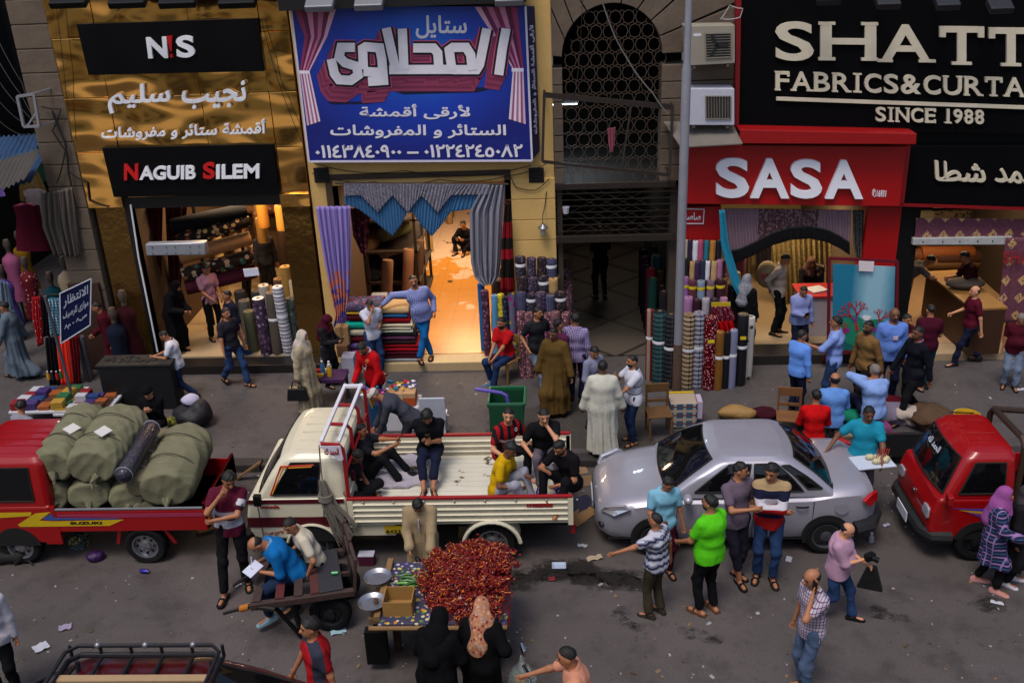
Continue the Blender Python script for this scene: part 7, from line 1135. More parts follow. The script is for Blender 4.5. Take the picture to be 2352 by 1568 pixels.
mb = MB(M('B4B0B8',.6,nz=None)); a_ = lerp(P['sh'][-1],P['J'][-1][0],.45); d_ = P['J'][-1][0]-P['sh'][-1]; d_ /= np.linalg.norm(d_); x_,y_,_ = ortho(d_); mb.rings([[a_+d_*k+(x_*math.cos(q)+y_*math.sin(q))*.073 for q in np.linspace(0,2*math.pi,16,endpoint=False)] for k in (-.045,.045)],caps=False); mb.build('sleeve_band',parent=P['root'],world=False); mb = MB(BLACK); w0 = a_+P['fw']*.076; word(mb,'PARI',[np.array(WM[P['root'].name] @ Vector(w0+P['rt']*k*.055+d_*j*-.028)) for k,j in ((1,1),(-1,1),(-1,-1),(1,-1))],.004,bold=.05); mb.build('lettering',parent=P['root'],smooth=False)
DZ = .60
P = person('balding man in a bright blue polo writing in a notebook on the handcart',569,1250,-62,z=0,h=1.76,fat=1.18,pose='sit',hip=(0,0,DZ+.09),lean=(34,0,0),top='12609E',sleeve='elbow',bot=JD,hair='bald',head=(0,-38),r=(.10,.42,.86),l=(-.08,.42,.84),lf=(-.12,.40,.10),rf=(.22,.24,.0),shoe='7A9AAA',collar='6A9AC0'); c_ = wpos(P,-1,(0,0,.03)); mb = MB(M('B8BCD0',.6,nz=None)); mb.obox(c_,.16,.22,.015,-.6,.3,.2); mb.build('notebook',label='small white notebook held by the man in the blue polo',cat='notebook',smooth=False); mb = MB(M('C0C8D8',.4)); c_ = wpos(P,1,(0,0,.06)); mb.tube([c_-np.array([0,0,.07]),c_+np.array([.01,0,.07])],.008,6); mb.build('pen',label='white pen in the hand of the man in the blue polo',cat='pen')
person('young man in a cream polo shirt sitting on the handcart looking left',656,1195,-58,z=0,h=1.72,pose='sit',hip=(0,0,DZ+.09),lean=(22,0,0),top='BAB09E',bot=BK,head=(-30,-5),r=(.14,.30,.8),l=(-.26,.20,.66),pl=(-.8,-.4,-.2),skin='m',lf=(-.12,.40,.1),rf=(.12,.42,.1))
P = person('boy in a beige embroidered galabeya serving behind the date cart',957,1157,0,z=0,h=1.60,top='8E7C60',kind='galabeya',skin='m',head=(0,-40),r=(.14,.36,.98),l=(-.16,.42,.92),lean=(8,0,0),at=None); mb = MB(M('A8A4BC',.6)); c_ = P['chest']; mb.tube([c_+P['fw']*.155+P['up']*.08,c_+P['fw']*.17-P['up']*.02,c_+P['fw']*.17-P['up']*.14],[.012,.022,.008],8,.5); mb.build('embroidered_placket',parent=P['root'],world=False)
c_ = wpos(P,1,(-.08,.05,-.08)); mb = MB(M('0E0E10',.25,bump=(20,.8,.03))); mb.tube([c_+np.array([0,0,.08]),c_+np.array([.06,-.03,-.03]),c_+np.array([.14,-.08,-.17])],[.02,.06,.05],10); mb.build('black_bag',label='black plastic bag held open by the boy at the date cart',cat='plastic bag')
person('woman in a black abaya leaning over the dates seen from behind',1015,1395,160,z=0,h=1.66,fat=1.15,top='0B0A0C',kind='abaya',cover='hijab',cmat='0B0A0C',hair=None,lean=(14,0,0),drape=1,head=(0,-20),vox=.014,r=(.2,.35,1.0),l=(-.2,.35,1.0))
P = person('woman in black with a peach flowered headscarf choosing dates',1105,1372,168,z=0,h=1.62,fat=1.1,top='0C0B0D',kind='abaya',cover='hijab',cmat=floral('9A6A50',['B88A70','7A2A22','A87A5A','8A8078'],26),hair=None,lean=(18,0,0),head=(-20,-35),r=(.28,.18,.98),l=(-.2,.4,1.0),drape=1,vox=.014)
c_ = wpos(P,1,(.06,-.02,-.25)); plastic('plastic_bag','clear plastic bag of green leaves hanging from the woman at the dates',c_+np.array([.1,-.06,0]),.15,.5,'A0AAA4',M('0E5A1C',.6,nz=(14,.5),bump=(30,1,.05)))
P = person('man in a red and grey polo shirt walking left at the lower edge',708,1420,-62,z=0,h=1.78,fat=1.1,top=bands_mat([(0,'8E1018'),(.42,'2E303E'),(.58,'9A1018')],.75,1,.36),bot=JD,pose='walk',collar='9A1018',hair='full')
P = person('man in a pink polo shirt on a motorbike cut by the lower edge',1296,1488,-88,z=0,h=1.74,pose='sit',hip=(0,0,.80),lean=(12,0,0),top='B87E66',bot=JD,r=(.24,.60,1.02),l=(-.24,.60,1.02),lf=(-.2,.2,.3),rf=(.2,.2,.3),skin='m',hair='receding',collar='B87E66'); BIKE = P
P = person('man in a striped polo shirt pointing left with an outstretched arm',1510,1180,-128,z=0,fv=1412,top=lines_mat('6E7088','B0B0BC',0,.10,.2,.4,'23243A',wavy=.05),bot=KH,l=(-.74,.25,1.38),pl=(0,-1,-.4),r=(.30,-.05,.88),head=(-10,0),hair='receding',fat=1.1,shoe='2A2622',curl=.15)
P = person('young man in a pale blue polo holding a cup before the silver car',1536,1084,8,z=0,fv=1315,top='72A6BE',bot=cloth('3A0E1A'),head=(-25,-32),r=(.12,.30,1.12),l=(-.28,.06,.84),sandal=1,collar='72A6BE');
mb = MB(M('4A2A1A',.3)); c_ = wpos(P,1,(0,.04,.02)); mb.lathe(c_,[(.025,-.04),(.032,.05)],10); mb.build('tea_glass',label='small tea glass held by the man in pale blue',cat='glass')
person('stocky bearded man in a lime green tee seen from behind',1636,1138,-140,z=0,fv=1405,fat=1.22,belly=.02,top='4EB41A',bot=BK,beard=1,r=(.12,.30,1.02),l=(-.2,.32,1.0),head=(-15,0),shoe='4E3424',sandal=1)
P = person('man in a mauve polo leaning on the silver car with a cigarette',1705,1061,28,z=0,fv=1322,top='5C505E',bot=lines_mat('1A1824','1A1824',0,0),head=(-45,-8),r=(.02,.32,1.24),pr=(.7,.1,-.8),l=(-.26,.10,.86),rf=(.02,.16,0),lf=(-.06,.0,0),lean=(-4,0,0),sandal=1,shoe='141416',kr=(.6,1,0),collar='2A2630',leglen=1.55)
P = person('young man in a navy red and white striped jumper with folded arms',1771,1059,-8,z=0,fv=1330,top=bands_mat([(0,'8E1014'),(.53,'14162E'),(.60,'8E1014'),(.64,'B4B0B8'),(.68,'14162E'),(.735,'9A8260')],2.0),bot=JE,pose='cross',sleeve='long',head=(25,-12),sandal=1,hair='full')
P = person('balding man in a pink shirt holding a camera by the road',1937,1220,62,z=0,fv=1418,fat=1.25,belly=.05,top='A8849A',bot=JE,hair='bald',pose='walk',r=(.05,.32,1.18),l=(-.05,.34,1.06),head=(0,-30),sleeve='elbow',shoe='141416',skin='l'); c_ = wpos(P,1,(0,0,.02)); t = T('camera','black camera held by the balding man in pink','camera',c_); mb = MB(BLACK); mb.obox(c_,.13,.08,.09,.5); mb.build('body',parent=t,bevel=.01,smooth=False); mb = MB(BLACK); mb.lathe(c_,[(.035,0),(.035,.11)],12,(.8,-.4,-.2)); mb.build('lens',parent=t,sharp=40); c_ = wpos(P,-1,(0,0,-.16)); mb = MB(M('0C0C0E',.6,bump=(12,.6,.03))); mb.prism([c_+np.array(o) for o in ((-.05,0,.16),(.06,-.02,.16),(.17,-.04,-.2),(-.14,.02,-.16))],(.03,.06,0)); mb.build('cloth_bag',label='black cloth bag hanging from the hand of the balding man in pink',cat='bag',bevel=.015,smooth=False)
P = person('balding man in a pink checked shirt talking on a phone',1861,1310,-72,z=0,h=1.74,top=lines_mat('A8A0AC','5A3A5A',.04,.04,.22,.22),bot=cloth('4A5A74'),hair='bald',head=(0,-15),l=(-.15,.13,1.49),pl=(-.5,.5,-1),r=(.26,.05,.84)); phone(P,-1,(0,.0,.03),'mobile phone at the ear of the man in a checked shirt',0)
person('woman in a pink headscarf and a blue plaid coat beside the red truck',2307,1116,62,z=0,fv=1345,top=lines_mat('1E2440','8A6A9A',.10,.10,.18,.18,'3A5A80'),kind='galabeya',cover='hijab',cmat='8A4A86',hair=None,drape=1,skirt=.42,bot=BK,shoe='B07A78',r=(.18,.34,1.05),pose='walk2',hip=(0,0,.92),rf=(.09,.14,0),lf=(-.09,-.14,0)); person('woman in dark clothes cut by the right picture edge',2352,1150,60,z=0,fv=1335,top='1C1A1E',kind='galabeya',cover='hijab',cmat='3A3438',hair=None,skirt=.3,bot=BK,shoe='B4B4BC')
person('young man in a grey tee sitting at the low sweet stall',47,918,160,z=0.0,h=1.72,top='7A7A84',bot=BK,pose='sit',hip=(0,0,.40),head=(-45,-10),lean=(10,0,0),hair='full',at=None); person('old woman in black with a tall black cap sitting behind the bales',334,892,2,h=1.62,top='0F0E11',kind='shirt',sleeve='long',bot=BK,pose='sit',hip=(0,0,.40),cover='scarf_cap',cmat='0D0C0E',hair='short',skin='l',head=(0,-20),r=(.06,.25,.75),l=(-.06,.25,.75))
person('person in a white jacket cut off at the left picture edge',-62,1330,20,z=0,h=1.74,top='B0ACB4',kind='jacket',sleeve='long',bot=BK,fat=1.2)
WOOD = M('4A3226',.75,nz=(8,.3),bump=(30,.4)); WOODL = M('7A5C38',.7,nz=(8,.25),bump=(30,.3))
def chair(label,c,rz,mat=WOODL):
    t = T('wooden_chair',label,'chair',c,rz); mb = MB(mat); mb.box(-.21,.21,-.2,.2,.43,.46); mb.build('seat',parent=t,world=False,bevel=.01,smooth=False)
    for sx in (-.18,.18):
        for sy,top in ((.17,.44),(-.18,.90)): mb = MB(mat); mb.beam((sx,sy*1.15,0),(sx,sy,top),.035,.035,up=(0,1,0)); mb.build('leg',parent=t,world=False,smooth=False)
    mb = MB(mat); mb.box(-.2,.2,-.205,-.175,.74,.90); mb.box(-.2,.2,-.2,-.18,.55,.61); mb.build('backrest',parent=t,world=False,bevel=.008,smooth=False); return t
r_ = CH1['root']; chair('bent wooden chair under the seated man in red',tuple(r_.location),r_.rotation_euler.z); cc = Zp(1512,1000,PAVE); chair('empty wooden folding chair between the kerb and the silver car',cc,R(185),M('5A3E20',.7,nz=(8,.3))); cc = Zp(1810,985,PAVE); chair('low wooden chair behind the roof of the silver car',(cc[0],cc[1],PAVE-.2),R(170),M('6A4424',.7))
def box(name,label,cat,x0,x1,y0,y1,z0,z1,mat,rz=0.,lid=None,tape=None,bev=.008):
    c = ((x0+x1)/2,(y0+y1)/2,z0); t = T(name,label,cat,c,rz); mb = MB(mat); a,b,h = (x1-x0)/2,(y1-y0)/2,z1-z0; mb.box(-a,a,-b,b,0,h); mb.build('box',parent=t,world=False,smooth=False,bevel=bev)
    if tape: mb = MB(tape); mb.box(-.03,.03,-b-.003,b+.003,.02,h+.003); mb.build('tape',parent=t,world=False,smooth=False)
    return t
CARD = M('8A6A46',.8,nz=(4,.15),bump=(20,.2));
def bpx(name,label,cat,u0,u1,vt,vb,y,d,mat,**k): A_,B_ = Yp(u0,vt,y),Yp(u1,vb,y); return box(name,label,cat,A_[0],B_[0],y,y+d,B_[2],A_[2],mat,**k)
bpx('carton','brown cardboard carton stacked by the lilac curtain','carton',768,803,752,792,-.55,.35,CARD,tape=M('6E5232',.6)); bpx('carton','small brown carton under the stacked one by the lilac curtain','carton',772,800,794,820,-.60,.3,M('7A5436',.8)); t = bpx('carton','pale printed carton on the pavement by the lilac curtain','carton',782,818,822,884,-1.0,.3,M('9A98A6',.7));
c = Zp(1163,932,1.05); c[2] = PAVE; c[1] += .12; t = T('wheelie_bin','open green wheelie bin with a purple pipe in it','bin',c); GRN = M('0E3A26',.45,nz=(4,.2)); x,y = c[0],c[1]+.02
mb = MB(GRN); lo = [(x-.22,y-.0),(x+.22,y-.0),(x+.22,y+.42),(x-.22,y+.42)]; hi = [(x-.30,y-.12),(x+.30,y-.12),(x+.30,y+.50),(x-.30,y+.50)]; q = lambda P_,z,k=1.: [((a-x)*k+x,(b-(y+.2))*k+y+.2,z) for a,b in P_]
mb.rings([q(lo,PAVE+.06),q(hi,1.05)],caps=False); mb.rings([q(hi,1.05,.93),q(lo,PAVE+.1,.93)],caps=False); mb.add(q(lo,PAVE+.1,.93),[(0,1,2,3)]); mb.add(q(lo,PAVE+.06),[(3,2,1,0)]); mb.build('body',parent=t,smooth=False)
mb = MB(M('1A5A3A',.4)); mb.rings([q(hi,1.03,1.06),q(hi,1.09,1.06),q(hi,1.09,.92),q(hi,1.03,.92)],caps=False); mb.build('rim',parent=t,smooth=False,bevel=.008); [wheel(t,x+sx,y+.35,.09,.06,-1,'dark') for sx in (-.24,.24)]
mb = MB(GRN); mb.obox((x,y-.2,.78),.56,.03,.62,rx=-.12); mb.build('lid',parent=t,bevel=.012,smooth=False)
mb = MB(M('5A4AA0',.45)); mb.tube([Yp(1092,893,y+.15),Yp(1152,902,y+.1),Yp(1163,908,y+.1),Yp(1170,940,y+.1)],.03,10); mb.build('plastic_pipe',label='bent purple plastic pipe sticking out of the green bin',cat='pipe')
def sweets(name,label,c,sx,sy,n,cols,s=.05,h=.05,seed=1,cat='sweets'):
    random.seed(seed)
    for i in range(n): mb = MB(M(cols[i % len(cols)],.4,nz=None)); mb.obox((c[0]+random.uniform(-sx,sx),c[1]+random.uniform(-sy,sy),c[2]+h*random.uniform(.4,1.1)),s*random.uniform(.8,2),s*random.uniform(.5,1.1),s*random.uniform(.3,.9),random.uniform(0,3),random.uniform(-.4,.4)); mb.build('snack_packet',label=label,cat='snack packet',group=label,smooth=False)
c = Zp(928,992,PAVE); box('foam_box','white foam box carrying an orange carton behind the pickup','foam box',c[0]-.3,c[0]+.3,c[1],c[1]+.5,PAVE,.62,M('B4B4BA',.7),bev=.03); oc_ = box('carton','orange and brown carton standing on the white foam box','carton',c[0]-.25,c[0]+.24,c[1]+.02,c[1]+.34,.623,.86,M('A0441C',.6),tape=M('B09A7A',.4)); mb = MB(M('A8825E',.7)); mb.box(c[0]-.252,c[0]+.242,c[1]+.018,c[1]+.342,.78,.864); mb.build('carton_lid',parent=oc_,smooth=False)
sweets('snack_packets','bright snack packet in the heap on the orange carton',(c[0],c[1]+.28,.865),.24,.14,24,('2A4AA0','B01830','C8C8D0','1E7A9A','C0A01C'),seed=3)
c = Zp(1000,1000,PAVE); t = T('plastic_chair','white plastic chair behind the far rail of the pickup','chair',c); mb = MB(M('B4B8C4',.4)); mb.box(c[0]-.22,c[0]+.22,c[1]-.2,c[1]+.22,.50,.53); mb.build('seat',parent=t,bevel=.012,smooth=False); mb = MB(M('B4B8C4',.4)); mb.obox((c[0]+.02,c[1]-.22,.76),.44,.03,.46,rx=.12); mb.build('backrest',parent=t,bevel=.014,smooth=False)
for sx in (-.2,.2):
    for sy in (-.18,.2): mb = MB(M('B4B8C4',.4)); mb.beam((c[0]+sx,c[1]+sy,PAVE),(c[0]+sx*.9,c[1]+sy*.9,.5),.04,.04,up=(0,1,0)); mb.build('leg',parent=t,smooth=False)
c = Zp(872,985,PAVE); t = T('sweet_stand','blue tub crammed with bright wrapped candy sticks','sweet stand',c); mb = MB(M('0E3A5E',.4)); mb.lathe(c,[(.15,0),(.19,.55),(.17,.55),(.13,.02)],16); mb.build('tub',parent=t,sharp=40); random.seed(9); cs = ('B8A818','3A9AC0','C04A8A','C8C8D4','8A4AA8','C0641C'); mb = MB(*[M(k,.4,nz=None) for k in cs])
for i in range(60): a = random.random()*6.28; rr_ = random.random()**.5*.18; mb.m = i % 6; p = c+np.array([rr_*math.cos(a),rr_*math.sin(a),.5]); mb.tube([p,p+np.array([rr_*.4*math.cos(a),rr_*.3*math.sin(a)-.03,.22+.14*random.random()])],[.014,.03],6)
mb.build('candy_stick',parent=t)
c = Zp(745,930,PAVE); t = T('stall_table','low purple stall table of drinks and packets behind the pickup cab','table',c); mb = MB(M('3A1A44',.6)); mb.box(c[0]-.45,c[0]+.45,c[1]-.1,c[1]+.35,.62,.70); mb.build('top',parent=t,smooth=False,bevel=.01)
for sx in (-.4,.4):
    for sy in (-.05,.3): mb = MB(WOOD); mb.box(c[0]+sx-.025,c[0]+sx+.025,c[1]+sy-.025,c[1]+sy+.025,PAVE,.62); mb.build('leg',parent=t,smooth=False)
sweets('snack_packets','red or yellow packet in the heap on the purple stall table',(c[0]-.15,c[1]+.1,.70),.22,.15,22,('A01824','C0B48A','B8901C','7A1A2A'),.06,.06,5)
def bottle(label,p,r,h,col,cap='C8C8D0'): t = T('bottle',label,'bottle',p); mb = MB(M(col,.2,nz=None)); mb.lathe(p,[(r,0),(r,h*.6),(r*.45,h*.82),(r*.42,h*.9)],12); mb.build('body',parent=t,sharp=50); mb = MB(M(cap,.4,nz=None)); mb.lathe(p,[(r*.5,h*.9),(r*.5,h)],10); mb.build('cap',parent=t)
bottle('blue water bottle on the purple stall table',(c[0]+.02,c[1]+.12,.70),.045,.28,'3A6A9A'); bottle('yellow juice bottle on the purple stall table',(c[0]+.16,c[1]+.05,.70),.045,.24,'B08A1C'); bottle('white bottle on the purple stall table',(c[0]+.12,c[1]+.22,.70),.045,.22,'B4B4BC')
A_,B_ = Zp(222,840,1.05),Zp(388,838,1.05); t = T('roaster_cabinet','big black metal roaster cabinet with ashes on its top','cabinet',((A_[0]+B_[0])/2,A_[1],PAVE)); mb = MB(M('0D0D0F',.5,nz=(4,.3))); mb.box(A_[0],B_[0],A_[1],A_[1]+.42,PAVE,1.03); mb.build('body',parent=t,smooth=False,bevel=.015); mb = MB(M('2A2622',.9,nz=(10,.5),bump=(30,1))); mb.box(A_[0]-.02,B_[0]+.02,A_[1]-.02,A_[1]+.44,1.034,1.06); random.seed(6)
[mb.ell((random.uniform(A_[0]+.1,B_[0]-.1),A_[1]+random.uniform(.1,.35),1.065),random.uniform(.015,.04),6,4) for _ in range(40)]; mb.build('ash_top',parent=t,smooth=False)
c = Zp(440,985,PAVE); t = T('bundle','black cloth bundle topped with white cloth on the pavement','bundle',c)
def blob(name,mat,parts,vox=.02,wr=.014,par=None,seed=1,**k):
    P = np.array([p[0] for p in parts]); Rr = np.array([p[1] for p in parts]); F_ = Field((P-Rr).min(0)-.05,(P+Rr).max(0)+.05,vox); [F_.ell(np.array(p),r,k=.05) for p,r in parts]; F_.wrinkle(wr,14,seed); F_.wrinkle(wr*.5,34,seed+1); V,Q = F_.mesh(); return _tag(link_mesh(name,V,Q.tolist(),mat,None,par),k.get('label'),k.get('cat'),k.get('group'),k.get('kind'))
blob('bag',M('16141A',.6,bump=(14,.6,.03)),[(c+np.array([0,.15,.2]),(.36,.3,.24)),(c+np.array([.15,.15,.3]),(.2,.2,.2))],par=t); blob('white_cloth',M('A8A4BC',.8),[(c+np.array([-.02,.18,.50]),(.17,.14,.1))],.016,par=t,seed=4); blob('spotted_cloth',floral('5A5A1C',['A89A3A','2A3A2A'],26),[(c+np.array([-.28,.0,.16]),(.18,.14,.1))],.016,par=t,seed=6)
def table(label,u0,u1,vt,vb,z,mat,leg=True):
    q = [Zp(u0,vb,z),Zp(u1,vb,z),Zp(u1+.02,vt,z),Zp(u0+.02,vt,z)]; x0,x1 = min(p[0] for p in q),max(p[0] for p in q); y0,y1 = q[0][1],q[2][1]; t = T('stall_table',label,'table',((x0+x1)/2,y0,PAVE)); mb = MB(mat); mb.box(x0,x1,y0,y1,z-.05,z); mb.build('top',parent=t,smooth=False,bevel=.01)
    for x in (x0+.06,x1-.06):
        for y in (y0+.06,y1-.06): mb = MB(WOOD); mb.box(x-.02,x+.02,y-.02,y+.02,PAVE,z-.05); mb.build('leg',parent=t,smooth=False)
    return x0,x1,y0,y1
SW = (('A81C24','C0A01C','C8C8D0','2A3A8A'),('5A2A8A','C8C8D0','B8901C','1E5A8A'),('B04A1C','8A1A24','C0B48A','4A2A1A'))
for k,(l,u0,u1,vt,vb,z) in enumerate((('white topped sweet stall table beside the seated man',80,150,888,945,.50),('second sweet stall table under the parking sign',165,242,905,950,.45))):
    x0,x1,y0,y1 = table(l,u0,u1,vt,vb,z,M('B4B4BA',.6)); random.seed(20+k)
    for i in range(16):
        a,b = i % 4,i//4; w_ = (x1-x0)/4.3; d_ = (y1-y0)/4.3; box('sweet_box','%s sweet box on the %s sweet table, row %s from the street, place %s' % (['red','violet','orange','yellow','white','blue','brown','green'][(i+3*k) % 8],['white','second'][k],['one','two','three','four'][b],['one','two','three','four'][a]),'sweet box',x0+w_*(a+.15),x0+w_*(a+1.0),y0+d_*(b+.15),y0+d_*(b+1.0),z+.001,z+random.uniform(.05,.16),M(['7A1A20','3A2A5E','8A4A22','9A7A2A','A8A8B0','22386A','4A2E20','225A3A'][(i+3*k) % 8],.45,nz=(20,.4)),rz=random.uniform(-.12,.12),bev=.004)
for i,(dx,cl) in enumerate(((0,'1A1A2A'),(.09,'8A1A1C'),(.17,'1A5A2A'),(-.08,'A87A1C'))): p_ = Zp(120,895,.5); bottle('small %s drink bottle on the white sweet table' % ['black','red','green','amber'][i],(p_[0]+dx,p_[1]+.12,.66 if i != 2 else .68),.03,.17,cl)
c = Zp(2040,975,PAVE)
for l,dx,dy,z,r,cl,sd in (('turquoise green cloth in the heap between the seated men',-.42,.05,.28,(.42,.22,.15),'1A7A60',1),('pink cloth at the street side of the heap',-.40,-.22,.24,(.3,.14,.12),'8E4A72',2),('grey lilac cloth heaped behind the man in turquoise',.1,.12,.30,(.36,.26,.18),'6E6678',3),('cream cloth lying across the heap',.32,.02,.36,(.3,.2,.12),'A0948A',4),('dark crimson cloth on the back of the heap',.12,.38,.36,(.42,.16,.12),'4A0E1A',5),('brown cloth spread over the right end of the heap',.62,-.1,.36,(.34,.36,.16),'4E3C2E',6),('beige cloth lying on the street side of the heap',-.62,-.42,.22,(.4,.14,.09),'8A7A66',7),('magenta cloth hanging from the heap over the kerb',-.2,-.55,.18,(.3,.12,.1),'8A1448',8)):
    blob('cloth_heap',cloth(cl),[(c+np.array([dx,dy,z-PAVE]),r),(c+np.array([dx+.1,dy+.05,z*.6-PAVE]),r)],.02,.016,None,sd,label=l,cat='cloth',group='cloths heaped on the pavement')
t = T('goods_cart','low black goods cart carrying the cloth heap beside the red truck','cart',Zp(2045,1085,0)); p0,p1 = Zp(2015,1000,.55),Zp(2085,990,.55); mb = MB(M('121114',.6)); mb.box(p0[0]-.1,p1[0]+.35,p0[1]-.05,p0[1]+.0,.18,.60); mb.box(p0[0]-.1,p1[0]+.35,p0[1]+.0,p0[1]+.7,.18,.22); mb.build('body',parent=t,smooth=False,bevel=.01); wheel(t,p0[0]+.1,p0[1]-.06,.15,.08,-1,'dark')
for u,v,l in ((1919,950,'stool under the seated man in blue'),(2010,935,'stool under the seated man in pale blue'),(1876,985,'stool under the seated man in red')): c = Zp(u,v,PAVE); t = T('stool','low wooden ' + l,'stool',c); mb = MB(WOOD); mb.box(c[0]-.18,c[0]+.18,c[1]-.15,c[1]+.2,.38,.42); mb.build('seat',parent=t,smooth=False); [(MB(WOOD).box(c[0]+a-.02,c[0]+a+.02,c[1]+b-.02,c[1]+b+.02,PAVE,.38)).build('leg',parent=t,smooth=False) for a in (-.15,.15) for b in (-.12,.16)]
c = Zp(1568,985,PAVE); t = T('cloth_table','small table under a blue and cream checked cloth by the lamp post','table',c); mb = MB(lines_mat('24506A','9A8A7A',.16,.16,.3,.3,'5A3A3A')); mb.box(c[0]-.22,c[0]+.24,c[1],c[1]+.42,PAVE+.02,.62); mb.build('checked_cloth',parent=t,bevel=.02,smooth=False); mb = MB(M('B89A1C',.5)); mb.box(c[0]-.24,c[0]+.22,c[1]+.38,c[1]+.43,.623,.64); mb.build('yellow_card',parent=t,smooth=False); mb = MB(M('A89AB0',.5)); mb.box(c[0]+.245,c[0]+.33,c[1]+.05,c[1]+.35,.3,.62); mb.build('white_flap',parent=t,smooth=False)
c = Zp(1700,965,PAVE); blob('sack',M('8A6A3A',.7,bump=(14,.6,.03)),[(c+np.array([-.1,.1,.12]),(.28,.14,.13)),(c+np.array([.1,.05,.1]),(.2,.13,.11))],label='tan wrapped sack lying behind the silver car',cat='sack'); blob('cloth_heap',cloth('34101A'),[(c+np.array([.42,.1,.08]),(.26,.16,.1))],label='dark wine cloth dropped behind the silver car',cat='cloth',seed=5)
t = T('market_table','round patterned table with a pale cover at the right of the black shop','table',Zp(2308,800,PAVE)); c = Zp(2308,790,PAVE); mb = MB(M('241418',.6)); mb.lathe(c,[(.22,0),(.05,.06),(.05,.78),(.34,.80),(.34,.86)],18); mb.build('stand',parent=t,sharp=40); mb = MB(M('8E86A0',.5,nz=(12,.3))); mb.lathe(c,[(.30,.865),(.26,.92),(.05,.95)],18); mb.build('cover',parent=t);
t = T('plastic_tub','yellow plastic tub on the pavement behind the red truck','tub',Zp(2218,975,PAVE)); c = Zp(2218,975,PAVE); mb = MB(M('B08A0E',.4)); mb.lathe(c,[(.17,0),(.22,.2),(.20,.2),(.15,.03)],18); mb.build('tub',parent=t,sharp=40); mb = MB(BLACK); mb.tube([c+np.array([-.4,.1,.2]),c+np.array([.1,.0,.22])],.012,6); mb.build('stick',parent=t)
A_,B_,C_,D_ = Zp(575,1392,DZ),Zp(815,1358,DZ),Zp(790,1266,DZ),Zp(600,1296,DZ); t = T('handcart','old wooden handcart with open slats and one visible tyre','handcart',lerp(A_,C_,.5)*np.array([1,1,0])); up3 = np.array([0,0,1.]); WD2 = M('3A2A26',.75,nz=(8,.35),bump=(30,.4))
mb = MB(WD2); [mb.beam(a,b,.08,.09) for a,b in ((A_,B_),(D_,C_))]; mb.build('side_beam',parent=t,smooth=False,bevel=.008)
for i,f in enumerate((.06,.28,.46,.62,.78)): mb = MB([WD2,M('4E1E1E',.7,nz=(8,.3)),WD2,M('4A2420',.7,nz=(8,.3)),M('2A2A30',.6)][i]); w_ = .11 if i < 4 else .3; a,b = lerp(A_,B_,f),lerp(D_,C_,f); mb.beam(a+up3*.055,b+up3*.055,w_,.03); mb.build('slat',parent=t,smooth=False,bevel=.006)
mb = MB(WD2); mb.beam(lerp(A_,D_,.45),lerp(B_,C_,.45),.05,.05); mb.build('centre_beam',parent=t,smooth=False); mb = MB(WD2)
for f in (0,.5,1): p_ = lerp(B_,C_,f); mb.beam(p_,p_+up3*.5+np.array([.06,0,0]),.05,.04)
mb.beam(B_+up3*.44+np.array([.055,0,0]),C_+up3*.44+np.array([.055,0,0]),.04,.05); mb.beam(B_+up3*.24+np.array([.03,0,0]),C_+up3*.24+np.array([.03,0,0]),.03,.08); mb.build('end_board',parent=t,smooth=False)
mb = MB(M('2A2624',.4,.5)); h0,h1 = Zp(548,1398,DZ),Zp(513,1408,DZ-.05); mb.tube([A_+np.array([.3,0,-.05]),A_,h0,h1],[.03,.03,.026,.02],8); h2,h3 = Zp(575,1318,DZ),Zp(535,1345,DZ-.02); mb.tube([D_+np.array([.1,0,-.05]),D_,h2,h3],[.03,.03,.026,.02],8); mb.build('handle',parent=t); mb = MB(M('A8641A',.8)); [mb.tube([lerp(A_,h0,.2+.09*k)+np.array([0,.036*math.cos(a),.036*math.sin(a)]) for a in np.linspace(0,6.28,12)],.01,5) for k in range(8)]; mb.build('twine',parent=t)
wy = Zp(763,1448,0)[1]; wheel(t,Zp(763,1448,0)[0],wy-.02,.26,.15,-1,'dark'); wheel(t,Zp(763,1448,0)[0],wy+.75,.26,.15,1,'dark'); mb = MB(BLACK); mb.beam((A_[0]+.5,A_[1]+.1,DZ-.05),(A_[0]+.62,A_[1]+.05,.0),.06,.05); mb.beam((A_[0]+.25,A_[1]+.1,DZ-.05),(A_[0]+.6,A_[1]+.05,.03),.04,.04); mb.build('prop_leg',parent=t,smooth=False)
mb = MB(M('1A8A4A',.3)); p_ = lerp(lerp(A_,B_,.84),lerp(D_,C_,.84),.35)+up3*.10; mb.lathe(p_,[(.022,-.04),(.022,.04)],10,(1,.1,0)); mb.build('lighter',label='small green lighter lying on the handcart boards',cat='lighter')
x0,x1,y0,y1,zt_ = -2.20,-.68,-8.82,-7.62,.85; t = T('date_cart','fruit cart under a flowered oilcloth heaped with red dates','cart',(-1.44,-8.2,0)); OIL = floral('3A3A50',['B8A03A','7A5A9A','A8A0B0','B87A2A','5A7A3A','C0B890'],17,.4,.4)
mb = MB(OIL); mb.box(x0,x1,y0,y1,zt_-.09,zt_); mb.build('oilcloth_top',parent=t,smooth=False,bevel=.012); mb = MB(WOODL); mb.box(x0-.05,x0+.02,y0+.05,y1,zt_+.001,zt_+.06); mb.tube([(x0-.1,y0-.03,zt_-.04),(x1,y0-.03,zt_-.04)],.028,8); mb.build('rail',parent=t,smooth=False); [MB(WOOD).box(a-.04,a+.04,b-.04,b+.04,.0,zt_-.09).build('leg',parent=t,smooth=False) for a in (x0+.1,x1-.1) for b in (y0+.55,y1-.15)]; wheel(t,-1.1,y0+.12,.26,.1,-1,'dark'); wheel(t,-1.1,y1-.1,.26,.1,1,'dark')
DATE = M('701812',.3,nz=(30,.45)); DATE2 = M('4E0C10',.3,nz=(30,.4)); STALK = M('D07A1A',.6)
